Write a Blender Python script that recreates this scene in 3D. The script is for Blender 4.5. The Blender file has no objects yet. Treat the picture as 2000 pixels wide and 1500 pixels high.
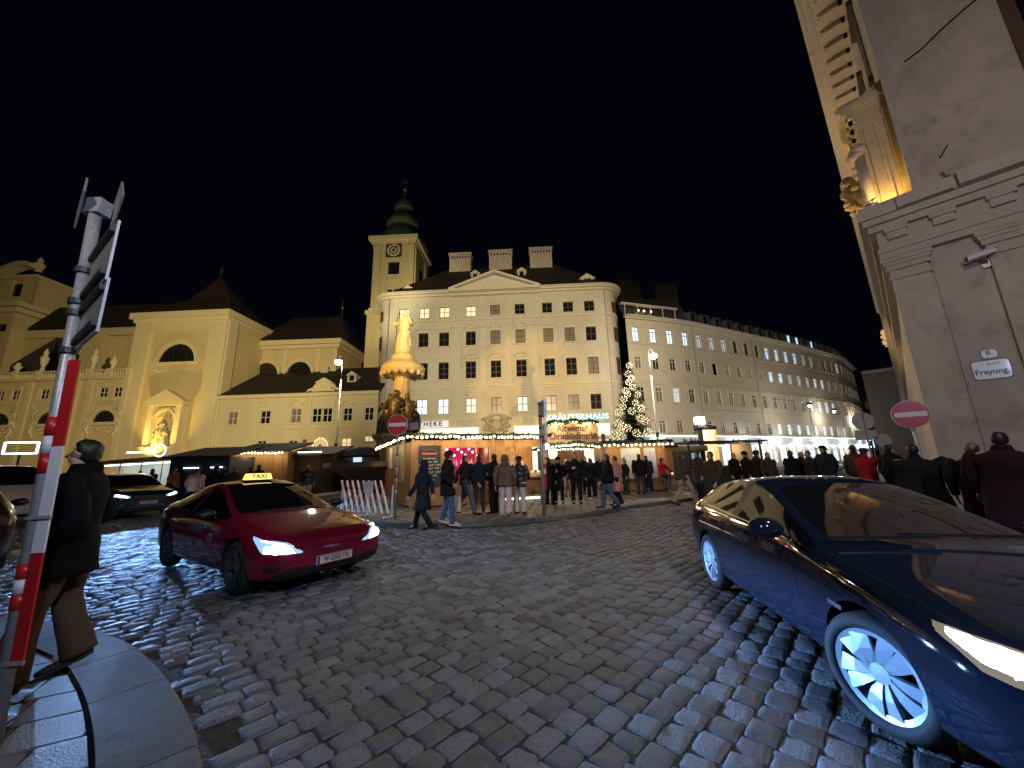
import bpy, bmesh, math, random
from math import sin, cos, pi, radians, sqrt, atan2
from mathutils import Vector, Matrix, noise
from mathutils.bvhtree import BVHTree
random.seed(7)
S = bpy.context.scene
COL = S.collection
# ---------------------------------------------------------------- camera
FPX, CAMH = 721.0, 1.62
_up = Vector((-85, 3350, -721)).normalized()
_fw = Vector((0, 0, -1))
_yc = (_fw - _up * _fw.dot(_up)).normalized()
_xc = _yc.cross(_up)
ROT = Matrix((_xc, _yc, _up))
cd = bpy.data.cameras.new('camera'); cam = bpy.data.objects.new('camera', cd); COL.objects.link(cam)
cam.matrix_world = Matrix.Translation((0, 0, CAMH)) @ ROT.to_4x4()
cd.sensor_width = 36; cd.lens = FPX / 2000 * 36; cd.clip_end = 2000; cd.clip_start = .05
S.camera = cam
def ray(px, py): return ROT @ Vector(((px - 1000) / FPX, (750 - py) / FPX, -1))
def ground(px, py, z=0.0):
    d = ray(px, py); return Vector((0, 0, CAMH)) + d * ((z - CAMH) / d.z)
def at(px, py, Y):
    d = ray(px, py); return Vector((0, 0, CAMH)) + d * (Y / d.y)
# ---------------------------------------------------------------- world, exposure
W = bpy.data.worlds.new('World'); S.world = W; W.use_nodes = True
bg = W.node_tree.nodes['Background']; bg.inputs[0].default_value = (.0022, .0028, .0075, 1); bg.inputs[1].default_value = .36
S.view_settings.view_transform = 'Standard'; S.view_settings.look = 'None'; S.view_settings.exposure = 0.0
S.view_settings.gamma = 1; S.view_settings.use_curve_mapping = False
S.render.engine = 'CYCLES'
S.cycles.use_denoising = True
S.cycles.max_bounces = 5; S.cycles.diffuse_bounces = 2; S.cycles.glossy_bounces = 3; S.cycles.transmission_bounces = 3
S.cycles.sample_clamp_indirect = 4; S.cycles.sample_clamp_direct = 0
S.cycles.caustics_reflective = False; S.cycles.caustics_refractive = False
try: S.cycles.use_light_tree = True
except Exception: pass
# ---------------------------------------------------------------- lights
def spot(loc, target, watts, col, angle, blend=.5, size=.15):
    l = bpy.data.lights.new('lamp_light', 'SPOT'); l.energy = watts; l.color = col; l.spot_size = radians(angle); l.spot_blend = blend; l.shadow_soft_size = size
    o = bpy.data.objects.new('lamp_light', l); COL.objects.link(o); o.location = loc
    o.rotation_euler = (Vector(target) - Vector(loc)).to_track_quat('-Z', 'Y').to_euler(); return o
def point(loc, watts, col, size=.1):
    l = bpy.data.lights.new('lamp_light', 'POINT'); l.energy = watts; l.color = col; l.shadow_soft_size = size
    o = bpy.data.objects.new('lamp_light', l); COL.objects.link(o); o.location = loc; return o
def area(loc, target, watts, col, sx, sy):
    l = bpy.data.lights.new('lamp_light', 'AREA'); l.energy = watts; l.color = col; l.shape = 'RECTANGLE'; l.size = sx; l.size_y = sy
    o = bpy.data.objects.new('lamp_light', l); COL.objects.link(o); o.location = loc
    o.rotation_euler = (Vector(target) - Vector(loc)).to_track_quat('-Z', 'Y').to_euler(); return o
WARM = (1, .74, .42); GOLD = (1, .60, .16); COOL = (.50, .72, 1.0); NEUT = (1, .90, .78)
# floodlights and street lamps of the square outside the frame, and an added fill
spot((-15.4, -10.1, 5.5), (-6.2, 21, 8.6), 64000, (1, .56, .10), 17, .5, .12)      # gold flood on the fountain, throws its shadow on the facade
spot((.5, -6, 13), (0, 50, 17), 104000, (1, .83, .50), 50, .8, .4)         # flood on the long facade
spot((-16, 2, 12), (-46, 50, 14), 92000, (1, .78, .40), 62, .8, .4)
spot((-20, 30, 14), (-21.5, 62, 36), 26000, (1, .84, .46), 50, .8, .3)    # flood on the church tower     # flood on the yellow monastery front
spot((-4, 2, 13), (42, 66, 13), 100000, (1, .88, .68), 44, .9, .4)        # flood on the curved building
point((3.0, -3.4, 6.0), 1500, (.50, .68, 1.0), .2)                           # street lamp behind the photographer
spot((-3, -7, 8.5), (1.5, 15, .8), 4200, (.95, .90, .86), 46, .9, .25)        # added fill behind the viewer to brighten the market crowd; no known lamp
point((5.5, 1.5, 9.0), 900, (1, .69, .46), .3)                                # lamp lighting the palace corner
# ---------------------------------------------------------------- mesh helpers
class MB:
    def __init__(s): s.v = []; s.f = []; s.m = []
    def add(s, vs, fs, m=0):
        b = len(s.v); s.v += [tuple(v) for v in vs]
        for f in fs: s.f.append(tuple(b + i for i in f)); s.m.append(m)
        return s
    def box(s, x0, x1, y0, y1, z0, z1, m=0):
        return s.add([(x0,y0,z0),(x1,y0,z0),(x1,y1,z0),(x0,y1,z0),(x0,y0,z1),(x1,y0,z1),(x1,y1,z1),(x0,y1,z1)],
              [(0,3,2,1),(4,5,6,7),(0,1,5,4),(1,2,6,5),(2,3,7,6),(3,0,4,7)], m)
    def quad(s, a, b, c, d, m=0): return s.add([a, b, c, d], [(0,1,2,3)], m)
    def bar(s, a, b, w, h=None, m=0, up=Vector((0,0,1))):
        a = Vector(a); b = Vector(b); h = h or w; d = (b - a).normalized()
        if abs(d.dot(up)) > .98: up = Vector((0,1,0))
        x = d.cross(up).normalized() * w / 2; y = x.cross(d).normalized() * h / 2
        vs = [a-x-y, a+x-y, a+x+y, a-x+y, b-x-y, b+x-y, b+x+y, b-x+y]
        return s.add(vs, [(0,1,2,3),(7,6,5,4),(0,4,5,1),(1,5,6,2),(2,6,7,3),(3,7,4,0)], m)
    def tube(s, pts, rad, n=8, m=0, cap=True, flat=None):
        """pts list, rad a number or list of numbers / (rx, ry) pairs"""
        pts = [Vector(p) for p in pts]; k = len(pts)
        if not isinstance(rad, (list, tuple)): rad = [rad] * k
        vs = []; ref = None
        for i, p in enumerate(pts):
            t = (pts[min(i+1,k-1)] - pts[max(i-1,0)])
            t = t.normalized() if t.length > 1e-9 else Vector((0,0,1))
            if ref is None:
                ref = Vector((1,0,0)) if abs(t.x) < .9 else Vector((0,1,0))
            ref = (ref - t * ref.dot(t)).normalized(); q = t.cross(ref)
            r = rad[i]; rx, ry = r if isinstance(r, tuple) else (r, r)
            for j in range(n):
                a = 2*pi*j/n; vs.append(p + ref * (cos(a) * rx) + q * (sin(a) * ry))
        fs = [(i*n+j, i*n+(j+1)%n, (i+1)*n+(j+1)%n, (i+1)*n+j) for i in range(k-1) for j in range(n)]
        if cap: fs += [tuple(range(n-1,-1,-1)), tuple(range((k-1)*n, k*n))]
        return s.add(vs, fs, m)
    def lathe(s, prof, c=(0,0,0), n=16, m=0, sx=1, sy=1, wob=0, rot=0):
        vs = []
        for (r, z) in prof:
            for j in range(n):
                a = 2*pi*j/n + rot; rr = r * (1 + (wob * cos(j * 1.0 * 8 * 2 * pi / n) if wob else 0))
                vs.append((c[0] + rr*cos(a)*sx, c[1] + rr*sin(a)*sy, c[2] + z))
        k = len(prof)
        fs = [(i*n+j, i*n+(j+1)%n, (i+1)*n+(j+1)%n, (i+1)*n+j) for i in range(k-1) for j in range(n)]
        fs += [tuple(range(n-1,-1,-1)), tuple(range((k-1)*n, k*n))]
        return s.add(vs, fs, m)
    def prism(s, poly, y0, y1, m=0):
        """poly in x,z extruded in y"""
        k = len(poly); vs = [(x, y0, z) for x, z in poly] + [(x, y1, z) for x, z in poly]
        fs = [tuple(range(k)), tuple(range(2*k-1, k-1, -1))] + [(i, i+k, (i+1)%k+k, (i+1)%k) for i in range(k)]
        return s.add(vs, fs, m)
    def zprism(s, poly, z0, z1, m=0):
        k = len(poly); vs = [(x, y, z0) for x, y in poly] + [(x, y, z1) for x, y in poly]
        fs = [tuple(range(k-1,-1,-1)), tuple(range(k, 2*k))] + [(i, (i+1)%k, (i+1)%k+k, i+k) for i in range(k)]
        return s.add(vs, fs, m)
    def ball(s, c, r, n=8, k=6, m=0):
        rx, ry, rz = r if isinstance(r, tuple) else (r, r, r)
        vs = [(c[0], c[1], c[2]-rz)]
        for i in range(1, k):
            t = -pi/2 + pi*i/k
            for j in range(n): a = 2*pi*j/n; vs.append((c[0]+rx*cos(t)*cos(a), c[1]+ry*cos(t)*sin(a), c[2]+rz*sin(t)))
        vs.append((c[0], c[1], c[2]+rz)); L = len(vs)-1
        fs = [(0, 1+(j+1)%n, 1+j) for j in range(n)] + [(L, L-n+j, L-n+(j+1)%n) for j in range(n)]
        fs += [(1+i*n+j, 1+i*n+(j+1)%n, 1+(i+1)*n+(j+1)%n, 1+(i+1)*n+j) for i in range(k-2) for j in range(n)]
        return s.add(vs, fs, m)
    def wall(s, x0, x1, z0, z1, holes, y=0, dep=.25, m=0, m2=None):
        """front wall facing -y with rectangular openings and their reveals"""
        xs = sorted({x0, x1, *[h[0] for h in holes], *[h[1] for h in holes]}); zs = sorted({z0, z1, *[h[2] for h in holes], *[h[3] for h in holes]})
        for a, b in zip(xs, xs[1:]):
            for c, d in zip(zs, zs[1:]):
                if any(h[0] <= a + 1e-6 and b <= h[1] + 1e-6 and h[2] <= c + 1e-6 and d <= h[3] + 1e-6 for h in holes): continue
                s.quad((a,y,c), (b,y,c), (b,y,d), (a,y,d), m)
        m2 = m if m2 is None else m2
        for a, b, c, d in [h[:4] for h in holes]:
            e = y + dep
            s.quad((a,y,c), (a,e,c), (b,e,c), (b,y,c), m2); s.quad((a,y,d), (b,y,d), (b,e,d), (a,e,d), m2)
            s.quad((a,y,c), (a,y,d), (a,e,d), (a,e,c), m2); s.quad((b,y,c), (b,e,c), (b,e,d), (b,y,d), m2)
        return s
    def mesh(s, name, mats, smooth=False):
        me = bpy.data.meshes.new(name); me.from_pydata(s.v, [], s.f)
        mats = mats if isinstance(mats, (list, tuple)) else [mats]
        for q in mats: me.materials.append(q)
        if any(s.m): me.polygons.foreach_set('material_index', s.m)
        if smooth: me.polygons.foreach_set('use_smooth', [True] * len(s.f))
        me.update(); return me
    def build(s, name, mats, parent=None, smooth=False, kind=None, loc=None, auto=False):
        o = bpy.data.objects.new(name, s.mesh(name, mats, smooth)); COL.objects.link(o)
        if parent: o.parent = parent
        if kind: o['kind'] = kind
        if loc is not None: o.location = loc
        if auto and smooth: sharp(o)
        return o
def sharp(o, ang=40):
    bm = bmesh.new(); bm.from_mesh(o.data)
    for e in bm.edges:
        if len(e.link_faces) == 2 and e.calc_face_angle(0) > radians(ang): e.smooth = False
    bm.to_mesh(o.data); bm.free()
def link_mesh(name, me, parent=None, loc=(0,0,0), rz=0, scale=None):
    o = bpy.data.objects.new(name, me); COL.objects.link(o); o.parent = parent; o.location = loc; o.rotation_euler = (0,0,rz)
    if scale: o.scale = scale
    return o
def tag(o, label=None, cat=None, group=None, kind=None):
    if label: o['label'] = label
    if cat: o['category'] = cat
    if group: o['group'] = group
    if kind: o['kind'] = kind
    return o
def root(name, loc, rz, label, cat, group=None):
    o = bpy.data.objects.new(name, None); COL.objects.link(o); o.location = loc; o.rotation_euler = (0,0,rz); o.empty_display_size = .3
    return tag(o, label, cat, group)
def copy_tree(o, parent=None):
    c = o.copy(); COL.objects.link(c); c.parent = parent
    for ch in list(o.children): copy_tree(ch, c)
    return c
def text(s, size, mat, parent, loc, rot=(pi/2,0,0), ext=.01, name='lettering', sx=1, bold=0, align='CENTER', space=1):
    cu = bpy.data.curves.new(name, 'FONT'); cu.body = s; cu.size = size; cu.extrude = ext; cu.align_x = align; cu.align_y = 'CENTER'; cu.offset = bold; cu.space_character = space
    cu.resolution_u = 3
    t = bpy.data.objects.new(name, cu); COL.objects.link(t)
    bpy.context.view_layer.update()
    me = bpy.data.meshes.new_from_object(t.evaluated_get(bpy.context.evaluated_depsgraph_get()))
    bpy.data.objects.remove(t); me.materials.clear(); me.materials.append(mat)
    o = bpy.data.objects.new(name, me); COL.objects.link(o); o.parent = parent; o.location = loc; o.rotation_euler = rot; o.scale = (sx, 1, 1); return o
# ---------------------------------------------------------------- materials
MATS = {}
def mat(name, col, rough=.6, metal=0, var=0, vs=4.0, bump=0, bs=20.0, emit=None, es=0, coat=0, spec=None, rnd=0, obj=True, streak=0, dirt=None):
    if name in MATS: return MATS[name]
    m = bpy.data.materials.new(name); m.use_nodes = True; nt = m.node_tree; N = nt.nodes; L = nt.links; b = N['Principled BSDF']
    c4 = (*col, 1); b.inputs['Base Color'].default_value = c4; b.inputs['Roughness'].default_value = rough; b.inputs['Metallic'].default_value = metal
    if coat: b.inputs['Coat Weight'].default_value = coat; b.inputs['Coat Roughness'].default_value = .05
    if spec is not None: b.inputs['Specular IOR Level'].default_value = spec
    if emit: b.inputs['Emission Color'].default_value = (*emit, 1); b.inputs['Emission Strength'].default_value = es
    if var or bump or rnd or dirt:
        tc = N.new('ShaderNodeTexCoord')
    last = None
    if var:
        n1 = N.new('ShaderNodeTexNoise'); n1.inputs['Scale'].default_value = vs; n1.inputs['Detail'].default_value = 7; n1.inputs['Roughness'].default_value = .65
        if streak:
            mp = N.new('ShaderNodeMapping'); mp.inputs['Scale'].default_value = (1, 1, streak); L.new(tc.outputs['Object'], mp.inputs[0]); L.new(mp.outputs[0], n1.inputs[0])
        else: L.new(tc.outputs['Object'], n1.inputs[0])
        cr = N.new('ShaderNodeValToRGB'); cr.color_ramp.elements[0].position = .3; cr.color_ramp.elements[1].position = .72
        cr.color_ramp.elements[0].color = tuple(x * (1-var) for x in col) + (1,); cr.color_ramp.elements[1].color = tuple(min(1, x * (1+var)) for x in col) + (1,)
        L.new(n1.outputs[0], cr.inputs[0]); last = cr.outputs[0]
    if dirt:
        n3 = N.new('ShaderNodeTexNoise'); n3.inputs['Scale'].default_value = dirt[1]; n3.inputs['Detail'].default_value = 9; n3.inputs['Roughness'].default_value = .75
        L.new(tc.outputs['Object'], n3.inputs[0]); r3 = N.new('ShaderNodeValToRGB'); r3.color_ramp.elements[0].position = .5; r3.color_ramp.elements[1].position = .66
        r3.color_ramp.elements[0].color = (0,0,0,1); r3.color_ramp.elements[1].color = (.7,.7,.7,1); L.new(n3.outputs[0], r3.inputs[0])
        mx = N.new('ShaderNodeMix'); mx.data_type = 'RGBA'; L.new(r3.outputs[0], mx.inputs[0])
        if last: L.new(last, mx.inputs[6])
        else: mx.inputs[6].default_value = c4
        mx.inputs[7].default_value = (*dirt[0], 1); last = mx.outputs[2]
    if rnd:
        oi = N.new('ShaderNodeObjectInfo'); mr = N.new('ShaderNodeMapRange'); mr.inputs[3].default_value = 1-rnd; mr.inputs[4].default_value = 1+rnd
        L.new(oi.outputs['Random'], mr.inputs[0]); vm = N.new('ShaderNodeVectorMath'); vm.operation = 'SCALE'
        if last: L.new(last, vm.inputs[0])
        else: vm.inputs[0].default_value = col
        L.new(mr.outputs[0], vm.inputs['Scale']); last = vm.outputs[0]
    if last: L.new(last, b.inputs['Base Color'])
    if bump:
        n2 = N.new('ShaderNodeTexNoise'); n2.inputs['Scale'].default_value = bs; n2.inputs['Detail'].default_value = 6; L.new(tc.outputs['Object'], n2.inputs[0])
        bp = N.new('ShaderNodeBump'); bp.inputs['Strength'].default_value = bump; bp.inputs['Distance'].default_value = .05 if bs < 30 else .01
        L.new(n2.outputs[0], bp.inputs['Height']); L.new(bp.outputs[0], b.inputs['Normal'])
    MATS[name] = m; return m
def emis(name, col, s): return mat(name, (.8,.8,.8), .5, emit=col, es=s)
# ================================================================ ground, road, pavements
def cobble_mat(name, base, tint, rough=.42, bumpmul=1.0):
    m = bpy.data.materials.new(name); m.use_nodes = True; nt = m.node_tree; N = nt.nodes; L = nt.links; b = N['Principled BSDF']
    tc = N.new('ShaderNodeTexCoord'); ge = N.new('ShaderNodeNewGeometry'); at_ = N.new('ShaderNodeAttribute'); at_.attribute_name = 'rnd'
    def noise_(sc, det=6, ro=.6):
        n = N.new('ShaderNodeTexNoise'); n.inputs['Scale'].default_value = sc; n.inputs['Detail'].default_value = det; n.inputs['Roughness'].default_value = ro; L.new(ge.outputs['Position'], n.inputs[0]); return n
    def math_(op, a, c):
        n = N.new('ShaderNodeMath'); n.operation = op
        for i, q in enumerate((a, c)):
            if isinstance(q, (int, float)): n.inputs[i].default_value = q
            else: L.new(q, n.inputs[i])
        return n.outputs[0]
    n1 = noise_(9); n2 = noise_(60, 8, .7); n3 = noise_(.5, 3); vo = N.new('ShaderNodeTexVoronoi'); vo.inputs['Scale'].default_value = 75; L.new(ge.outputs['Position'], vo.inputs[0])
    r = N.new('ShaderNodeValToRGB'); e = r.color_ramp.elements; e[0].color = (*[x*.55 for x in base], 1); e[1].color = (*tint, 1); e[0].position = .15; e[1].position = .85
    mix = math_('ADD', math_('MULTIPLY', n1.outputs[0], .45), math_('MULTIPLY', at_.outputs['Fac'], .55)); L.new(mix, r.inputs[0])
    sp = N.new('ShaderNodeVectorMath'); sp.operation = 'SCALE'; L.new(r.outputs[0], sp.inputs[0]); L.new(math_('MULTIPLY', math_('ADD', math_('MULTIPLY', n2.outputs[0], .9), .55), math_('ADD', math_('MULTIPLY', n3.outputs[0], 1.1), .42)), sp.inputs['Scale']); L.new(sp.outputs[0], b.inputs['Base Color'])
    L.new(math_('ADD', math_('MULTIPLY', n3.outputs[0], .45), math_('ADD', math_('MULTIPLY', at_.outputs['Fac'], .16), rough - .25)), b.inputs['Roughness'])
    pit = N.new('ShaderNodeMapRange'); pit.inputs[1].default_value = .45; pit.inputs[2].default_value = .6; pit.inputs[3].default_value = .18; pit.inputs[4].default_value = 1.0; L.new(at_.outputs['Fac'], pit.inputs[0])
    h = math_('ADD', math_('MULTIPLY', n2.outputs[0], .8), math_('MULTIPLY', vo.outputs['Distance'], .5))
    h = math_('ADD', math_('MULTIPLY', h, pit.outputs[0]), math_('MULTIPLY', n1.outputs[0], .6))
    bp = N.new('ShaderNodeBump'); bp.inputs['Strength'].default_value = 1; bp.inputs['Distance'].default_value = .014 * bumpmul; L.new(h, bp.inputs['Height']); L.new(bp.outputs[0], b.inputs['Normal'])
    return m
M_COB = cobble_mat('granite_cobble', (.080,.084,.098), (.225,.23,.25), .62, 1.3)
M_PAV = cobble_mat('granite_paver', (.12,.115,.115), (.21,.205,.20), .52, .35)
M_KERB = cobble_mat('granite_kerb', (.11,.11,.115), (.21,.21,.22), .7, .45)
M_JOINT = mat('joint_dirt', (.036,.033,.031), .9, var=.5, vs=14, bump=.8, bs=26)
M_FARROAD = mat('worn_road', (.07,.068,.068), .5, var=.35, vs=.8, bump=.6, bs=9)
tag(MB().quad((-300,-60,-.07), (300,-60,-.07), (300,500,-.07), (-300,500,-.07)).build('ground', M_FARROAD), kind='structure')
KERB = [(-60,40),(-30,24),(-16,18.3),(-9,14.2),(-6.3,12.3),(-5,11.35),(-3.66,10.84),(-2.13,10.40),(-.78,10.49),(.74,11.04),(2.25,11.92),(4.43,13.76),(6.46,15.04),(12,19.2),(22,28),(50,56)]
def kerb_y(x):
    for (a, b), (c, d) in zip(KERB, KERB[1:]):
        if a <= x <= c: return b + (d-b)*(x-a)/(c-a)
    return 99
LK_OUT = [(-16,4.7),(-9.0,4.6),(-6.2,4.45),(-4.60,4.20),(-3.95,3.97),(-3.61,3.83),(-3.04,3.49),(-2.62,3.14),(-2.25,2.88),(-2.0,2.70),(-1.70,2.46),(-1.30,2.0),(-1.0,1.5),(-.75,.8),(-.6,-2)]
LK_IN = []
def inpoly(x, y, P):
    c = False; j = len(P) - 1
    for i in range(len(P)):
        if (P[i][1] > y) != (P[j][1] > y) and x < (P[j][0]-P[i][0])*(y-P[i][1])/(P[j][1]-P[i][1])+P[i][0]: c = not c
        j = i
    return c
def offset_line(P, w):
    out = []
    for i, p in enumerate(P):
        a = Vector(P[max(i-1,0)]); b = Vector(P[min(i+1,len(P)-1)]); d = (b-a).normalized(); out.append((p[0] + d.y*w, p[1] - d.x*w))
    return out
LK_IN = offset_line(LK_OUT, .40)
def smooth_line(P, k=4):
    out = []
    for i in range(len(P)-1):
        p0, p1, p2, p3 = [Vector(P[max(0, min(len(P)-1, j))]) for j in (i-1, i, i+1, i+2)]
        for j in range(k): t = j/k; v = .5*((2*p1)+(p2-p0)*t+(2*p0-5*p1+4*p2-p3)*t*t+(3*p1-p0-3*p2+p3)*t**3); out.append((v.x, v.y))
    return out + [tuple(P[-1])]
LK_OUT = smooth_line([(-16,4.75),(-9.0,4.65),(-6.2,4.5),(-4.75,4.25),(-3.75,3.88),(-3.00,3.42),(-2.35,2.93),(-1.78,2.42),(-1.35,1.9),(-1.0,1.3),(-.75,.5),(-.6,-2)])
LEFT_POLY = LK_OUT + [(-16,-2)]
LEFT_INNER = offset_line(LK_OUT, .43) + [(-16,-2)]
CA, SA = cos(radians(46)), sin(radians(46))
random.seed(11)
def stone(hx, hy, h, nx, ny, seed, rough, base=-.05):
    """rounded stone block, top grid nx x ny, local centre; returns verts, faces"""
    vs = []; fs = []
    for j in range(ny+1):
        for i in range(nx+1):
            u = -1 + 2*i/nx; v = -1 + 2*j/ny
            if nx > 2: u = math.copysign(abs(u)**.55, u)
            if ny > 2: v = math.copysign(abs(v)**.55, v)
            edge = max(abs(u), abs(v)); z = h - (.008 if edge > .99 else 0) - .002*(u*u+v*v)
            k = 1 - .07*(abs(u*v))**3
            z += rough * noise.noise(Vector((u*1.7 + seed*7.3, v*1.7, seed)))
            vs.append((u*hx*k + .010*noise.noise(Vector((u*.9,v*.9,seed+5))), v*hy*k + .010*noise.noise(Vector((v*.9,u*.9,seed+9))), z))
    for j in range(ny):
        for i in range(nx): a = j*(nx+1)+i; fs.append((a, a+1, a+nx+2, a+nx+1))
    rim = [i for i in range(nx+1)] + [j*(nx+1)+nx for j in range(1, ny+1)] + [ny*(nx+1)+i for i in range(nx-1,-1,-1)] + [j*(nx+1) for j in range(ny-1,0,-1)]
    b = len(vs)
    for r in rim: vs.append((vs[r][0]*1.04, vs[r][1]*1.04, base))
    R_ = len(rim)
    for q in range(R_): fs.append((rim[q], b+q, b+(q+1)%R_, rim[(q+1)%R_]))
    return vs, fs
road = tag(MB().quad((-40,-6,-.013),(40,-6,-.013),(40,42,-.013),(-40,42,-.013)).build('road', M_JOINT), kind='structure')
cob = []
k = -90
while k < 120:
    off = k * .177; s = -14.0 + random.random()*.2
    while s < 30:
        ln = random.uniform(.15, .25)
        so = s + ln/2; bend = .10*sin(so*.55 + off*.3) + .05*sin(so*1.3)
        x = CA*so - SA*(off+bend); y = SA*so + CA*(off+bend)
        s += ln + .008
        if y < .9 or y > 17 or abs(x) > y*1.6+.8: continue
        if y > kerb_y(x) - .22 or inpoly(x, y, LEFT_POLY): continue
        if x > 7 and y < x*.9 and False: continue
        if inpoly(x, y, LK_OUT and offset_line(LK_OUT, -.13) + [(-16,-2)]): continue
        cob.append((sqrt(x*x+y*y), x, y, ln, off))
    k += 1
cob.sort()
def setrnd(me, vals):
    a = me.attributes.new('rnd', 'FLOAT', 'POINT'); a.data.foreach_set('value', vals)
VAR = []
for q in range(16):
    ln = .15 + .10*((q % 8)/7); v, f = stone(ln/2, .0845, .002, 6, 6, q*1.37, .011 if q % 2 else .005)
    me = bpy.data.meshes.new('cobble'); me.from_pydata(v, [], f); me.materials.append(M_COB); me.polygons.foreach_set('use_smooth', [True]*len(f))
    setrnd(me, [(.8 if q % 2 else .25) + .1*sin(q*3.1)] * len(v)); VAR.append((ln, me))
BIG = MB(); rv = []
for i, (d, x, y, ln, off) in enumerate(cob):
    rz = radians(46) + random.uniform(-.05, .05); dz = random.uniform(-.006, .006)
    if i < 300:
        c = sorted(VAR, key=lambda t: abs(t[0]-ln))[:4]; l0, me = random.choice(c)
        o = link_mesh('cobble', me, road, (x, y, dz), rz); o.scale = (ln/l0, random.uniform(.95,1.0), 1); o.rotation_euler = (random.uniform(-.03,.03), random.uniform(-.03,.03), rz)
    else:
        n_ = 5 if d < 4.2 else (4 if d < 6.5 else (3 if d < 9 else 2))
        v, f = stone(ln/2, .0845, .002, n_, n_, i*.77, .008 if d < 9 else .005)
        c_, s_ = cos(rz), sin(rz); tx = random.uniform(-.05,.05); ty = random.uniform(-.05,.05)
        BIG.add([(x + c_*a - s_*b, y + s_*a + c_*b, z + dz + a*tx + b*ty) for a, b, z in v], f)
        rv += [random.random()] * len(v)
o = BIG.build('cobble', M_COB, road, smooth=True, kind='stuff'); setrnd(o.data, rv)
o.data.update()
# ---- market pavement
mp = [(x, y) for x, y in KERB] + [(60,120),(-60,120)]
pav = tag(MB().zprism([(x, y+.16) for x, y in KERB] + [(60,120),(-60,120)], -.04, .055).build('market_pavement', M_JOINT), kind='structure')
random.seed(5)
def clip_half(P, a, n):
    out = []
    for i in range(len(P)):
        p, q = P[i], P[(i+1)%len(P)]; dp = (p-a).dot(n); dq = (q-a).dot(n)
        if dp >= 0: out.append(p)
        if (dp >= 0) != (dq >= 0): out.append(p + (q-p)*(dp/(dp-dq)))
    return out
def pavers(cx0, cx1, cy0, cy1, ang, w, l, test, z, parent, m, nind, dist0=(0,0), jit=.004, gap=.014, line=None):
    P = []; ca, sa = cos(ang), sin(ang); i = 0; a = cx0
    while a < cx1:
        b = cy0 + random.random()*l
        while b < cy1:
            ll = l*random.uniform(.75, 1.2); A, Bc = a+w/2, b+ll/2; x = ca*A - sa*Bc; y = sa*A + ca*Bc
            if test(x, y): P.append((sqrt(x*x+y*y), x, y, w-gap, ll-gap))
            b += ll
        a += w
    P.sort(); vr = []
    for q in range(6):
        v, f = stone(.5, .5, .0, 2, 2, q*2.1, .003, -.05); me = bpy.data.meshes.new('paver')
        me.from_pydata([(x_*1.0, y_*1.0, z_) for x_, y_, z_ in v], [], f); me.materials.append(m); setrnd(me, [q/6]*len(v)); vr.append(me)
    bigm = MB(); r_ = []
    for i, (d, x, y, w_, l_) in enumerate(P):
        if line:
            best = min(range(len(line)-1), key=lambda j: ((Vector(line[j])+Vector(line[j+1]))/2-Vector((x,y))).length)
            a_ = Vector(line[best]); t_ = (Vector(line[best+1])-a_).normalized(); n_ = Vector((t_.y, -t_.x))
            if ((Vector((x,y))-a_).dot(n_)) < .36:
                R_ = [Vector((x + ca*p - sa*q, y + sa*p + ca*q)) for p, q in ((-w_/2,-l_/2),(w_/2,-l_/2),(w_/2,l_/2),(-w_/2,l_/2))]; R_ = clip_half(R_, a_, n_)
                if len(R_) < 3: continue
                ar = abs(sum(R_[k].x*R_[(k+1)%len(R_)].y-R_[(k+1)%len(R_)].x*R_[k].y for k in range(len(R_))))/2
                if ar < .004: continue
                cc_ = sum(R_, Vector((0,0)))/len(R_); tp_ = [cc_+(q-cc_)*.98 for q in R_]; kk = len(R_)
                o = MB().add([(q.x-cc_.x,q.y-cc_.y,-.05) for q in R_]+[(q.x-cc_.x,q.y-cc_.y,0) for q in tp_], [tuple(range(kk,2*kk))]+[(k,(k+1)%kk,(k+1)%kk+kk,k+kk) for k in range(kk)]).build('paver', m, parent, loc=(cc_.x,cc_.y,z-.004)); setrnd(o.data, [(i*.37) % 1]*(2*kk)); continue
        if i < nind:
            o = link_mesh('paver', random.choice(vr), parent, (x, y, z + random.uniform(-jit, jit)), ang); o.scale = (w_, l_, 1); o.rotation_euler = (random.uniform(-1,1)*jit*.8, random.uniform(-1,1)*jit*.8, ang)
        else:
            v, f = stone(w_/2, l_/2, .008, 1, 1, i, .0, -.04); c_, s_ = ca, sa; dz = random.uniform(-jit, jit)
            bigm.add([(x + c_*p - s_*q, y + s_*p + c_*q, z + dz + t) for p, q, t in v], f); r_ += [random.random()]*len(v)
    if bigm.v:
        o = bigm.build('paver', m, parent, kind='stuff'); setrnd(o.data, r_)
pavers(-32, 34, 3, 34, radians(-8), .30, .46, lambda x, y: y > kerb_y(x)+.36 and abs(x) < y*1.3 and y < 26, .085, pav, M_PAV, 300)
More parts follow.
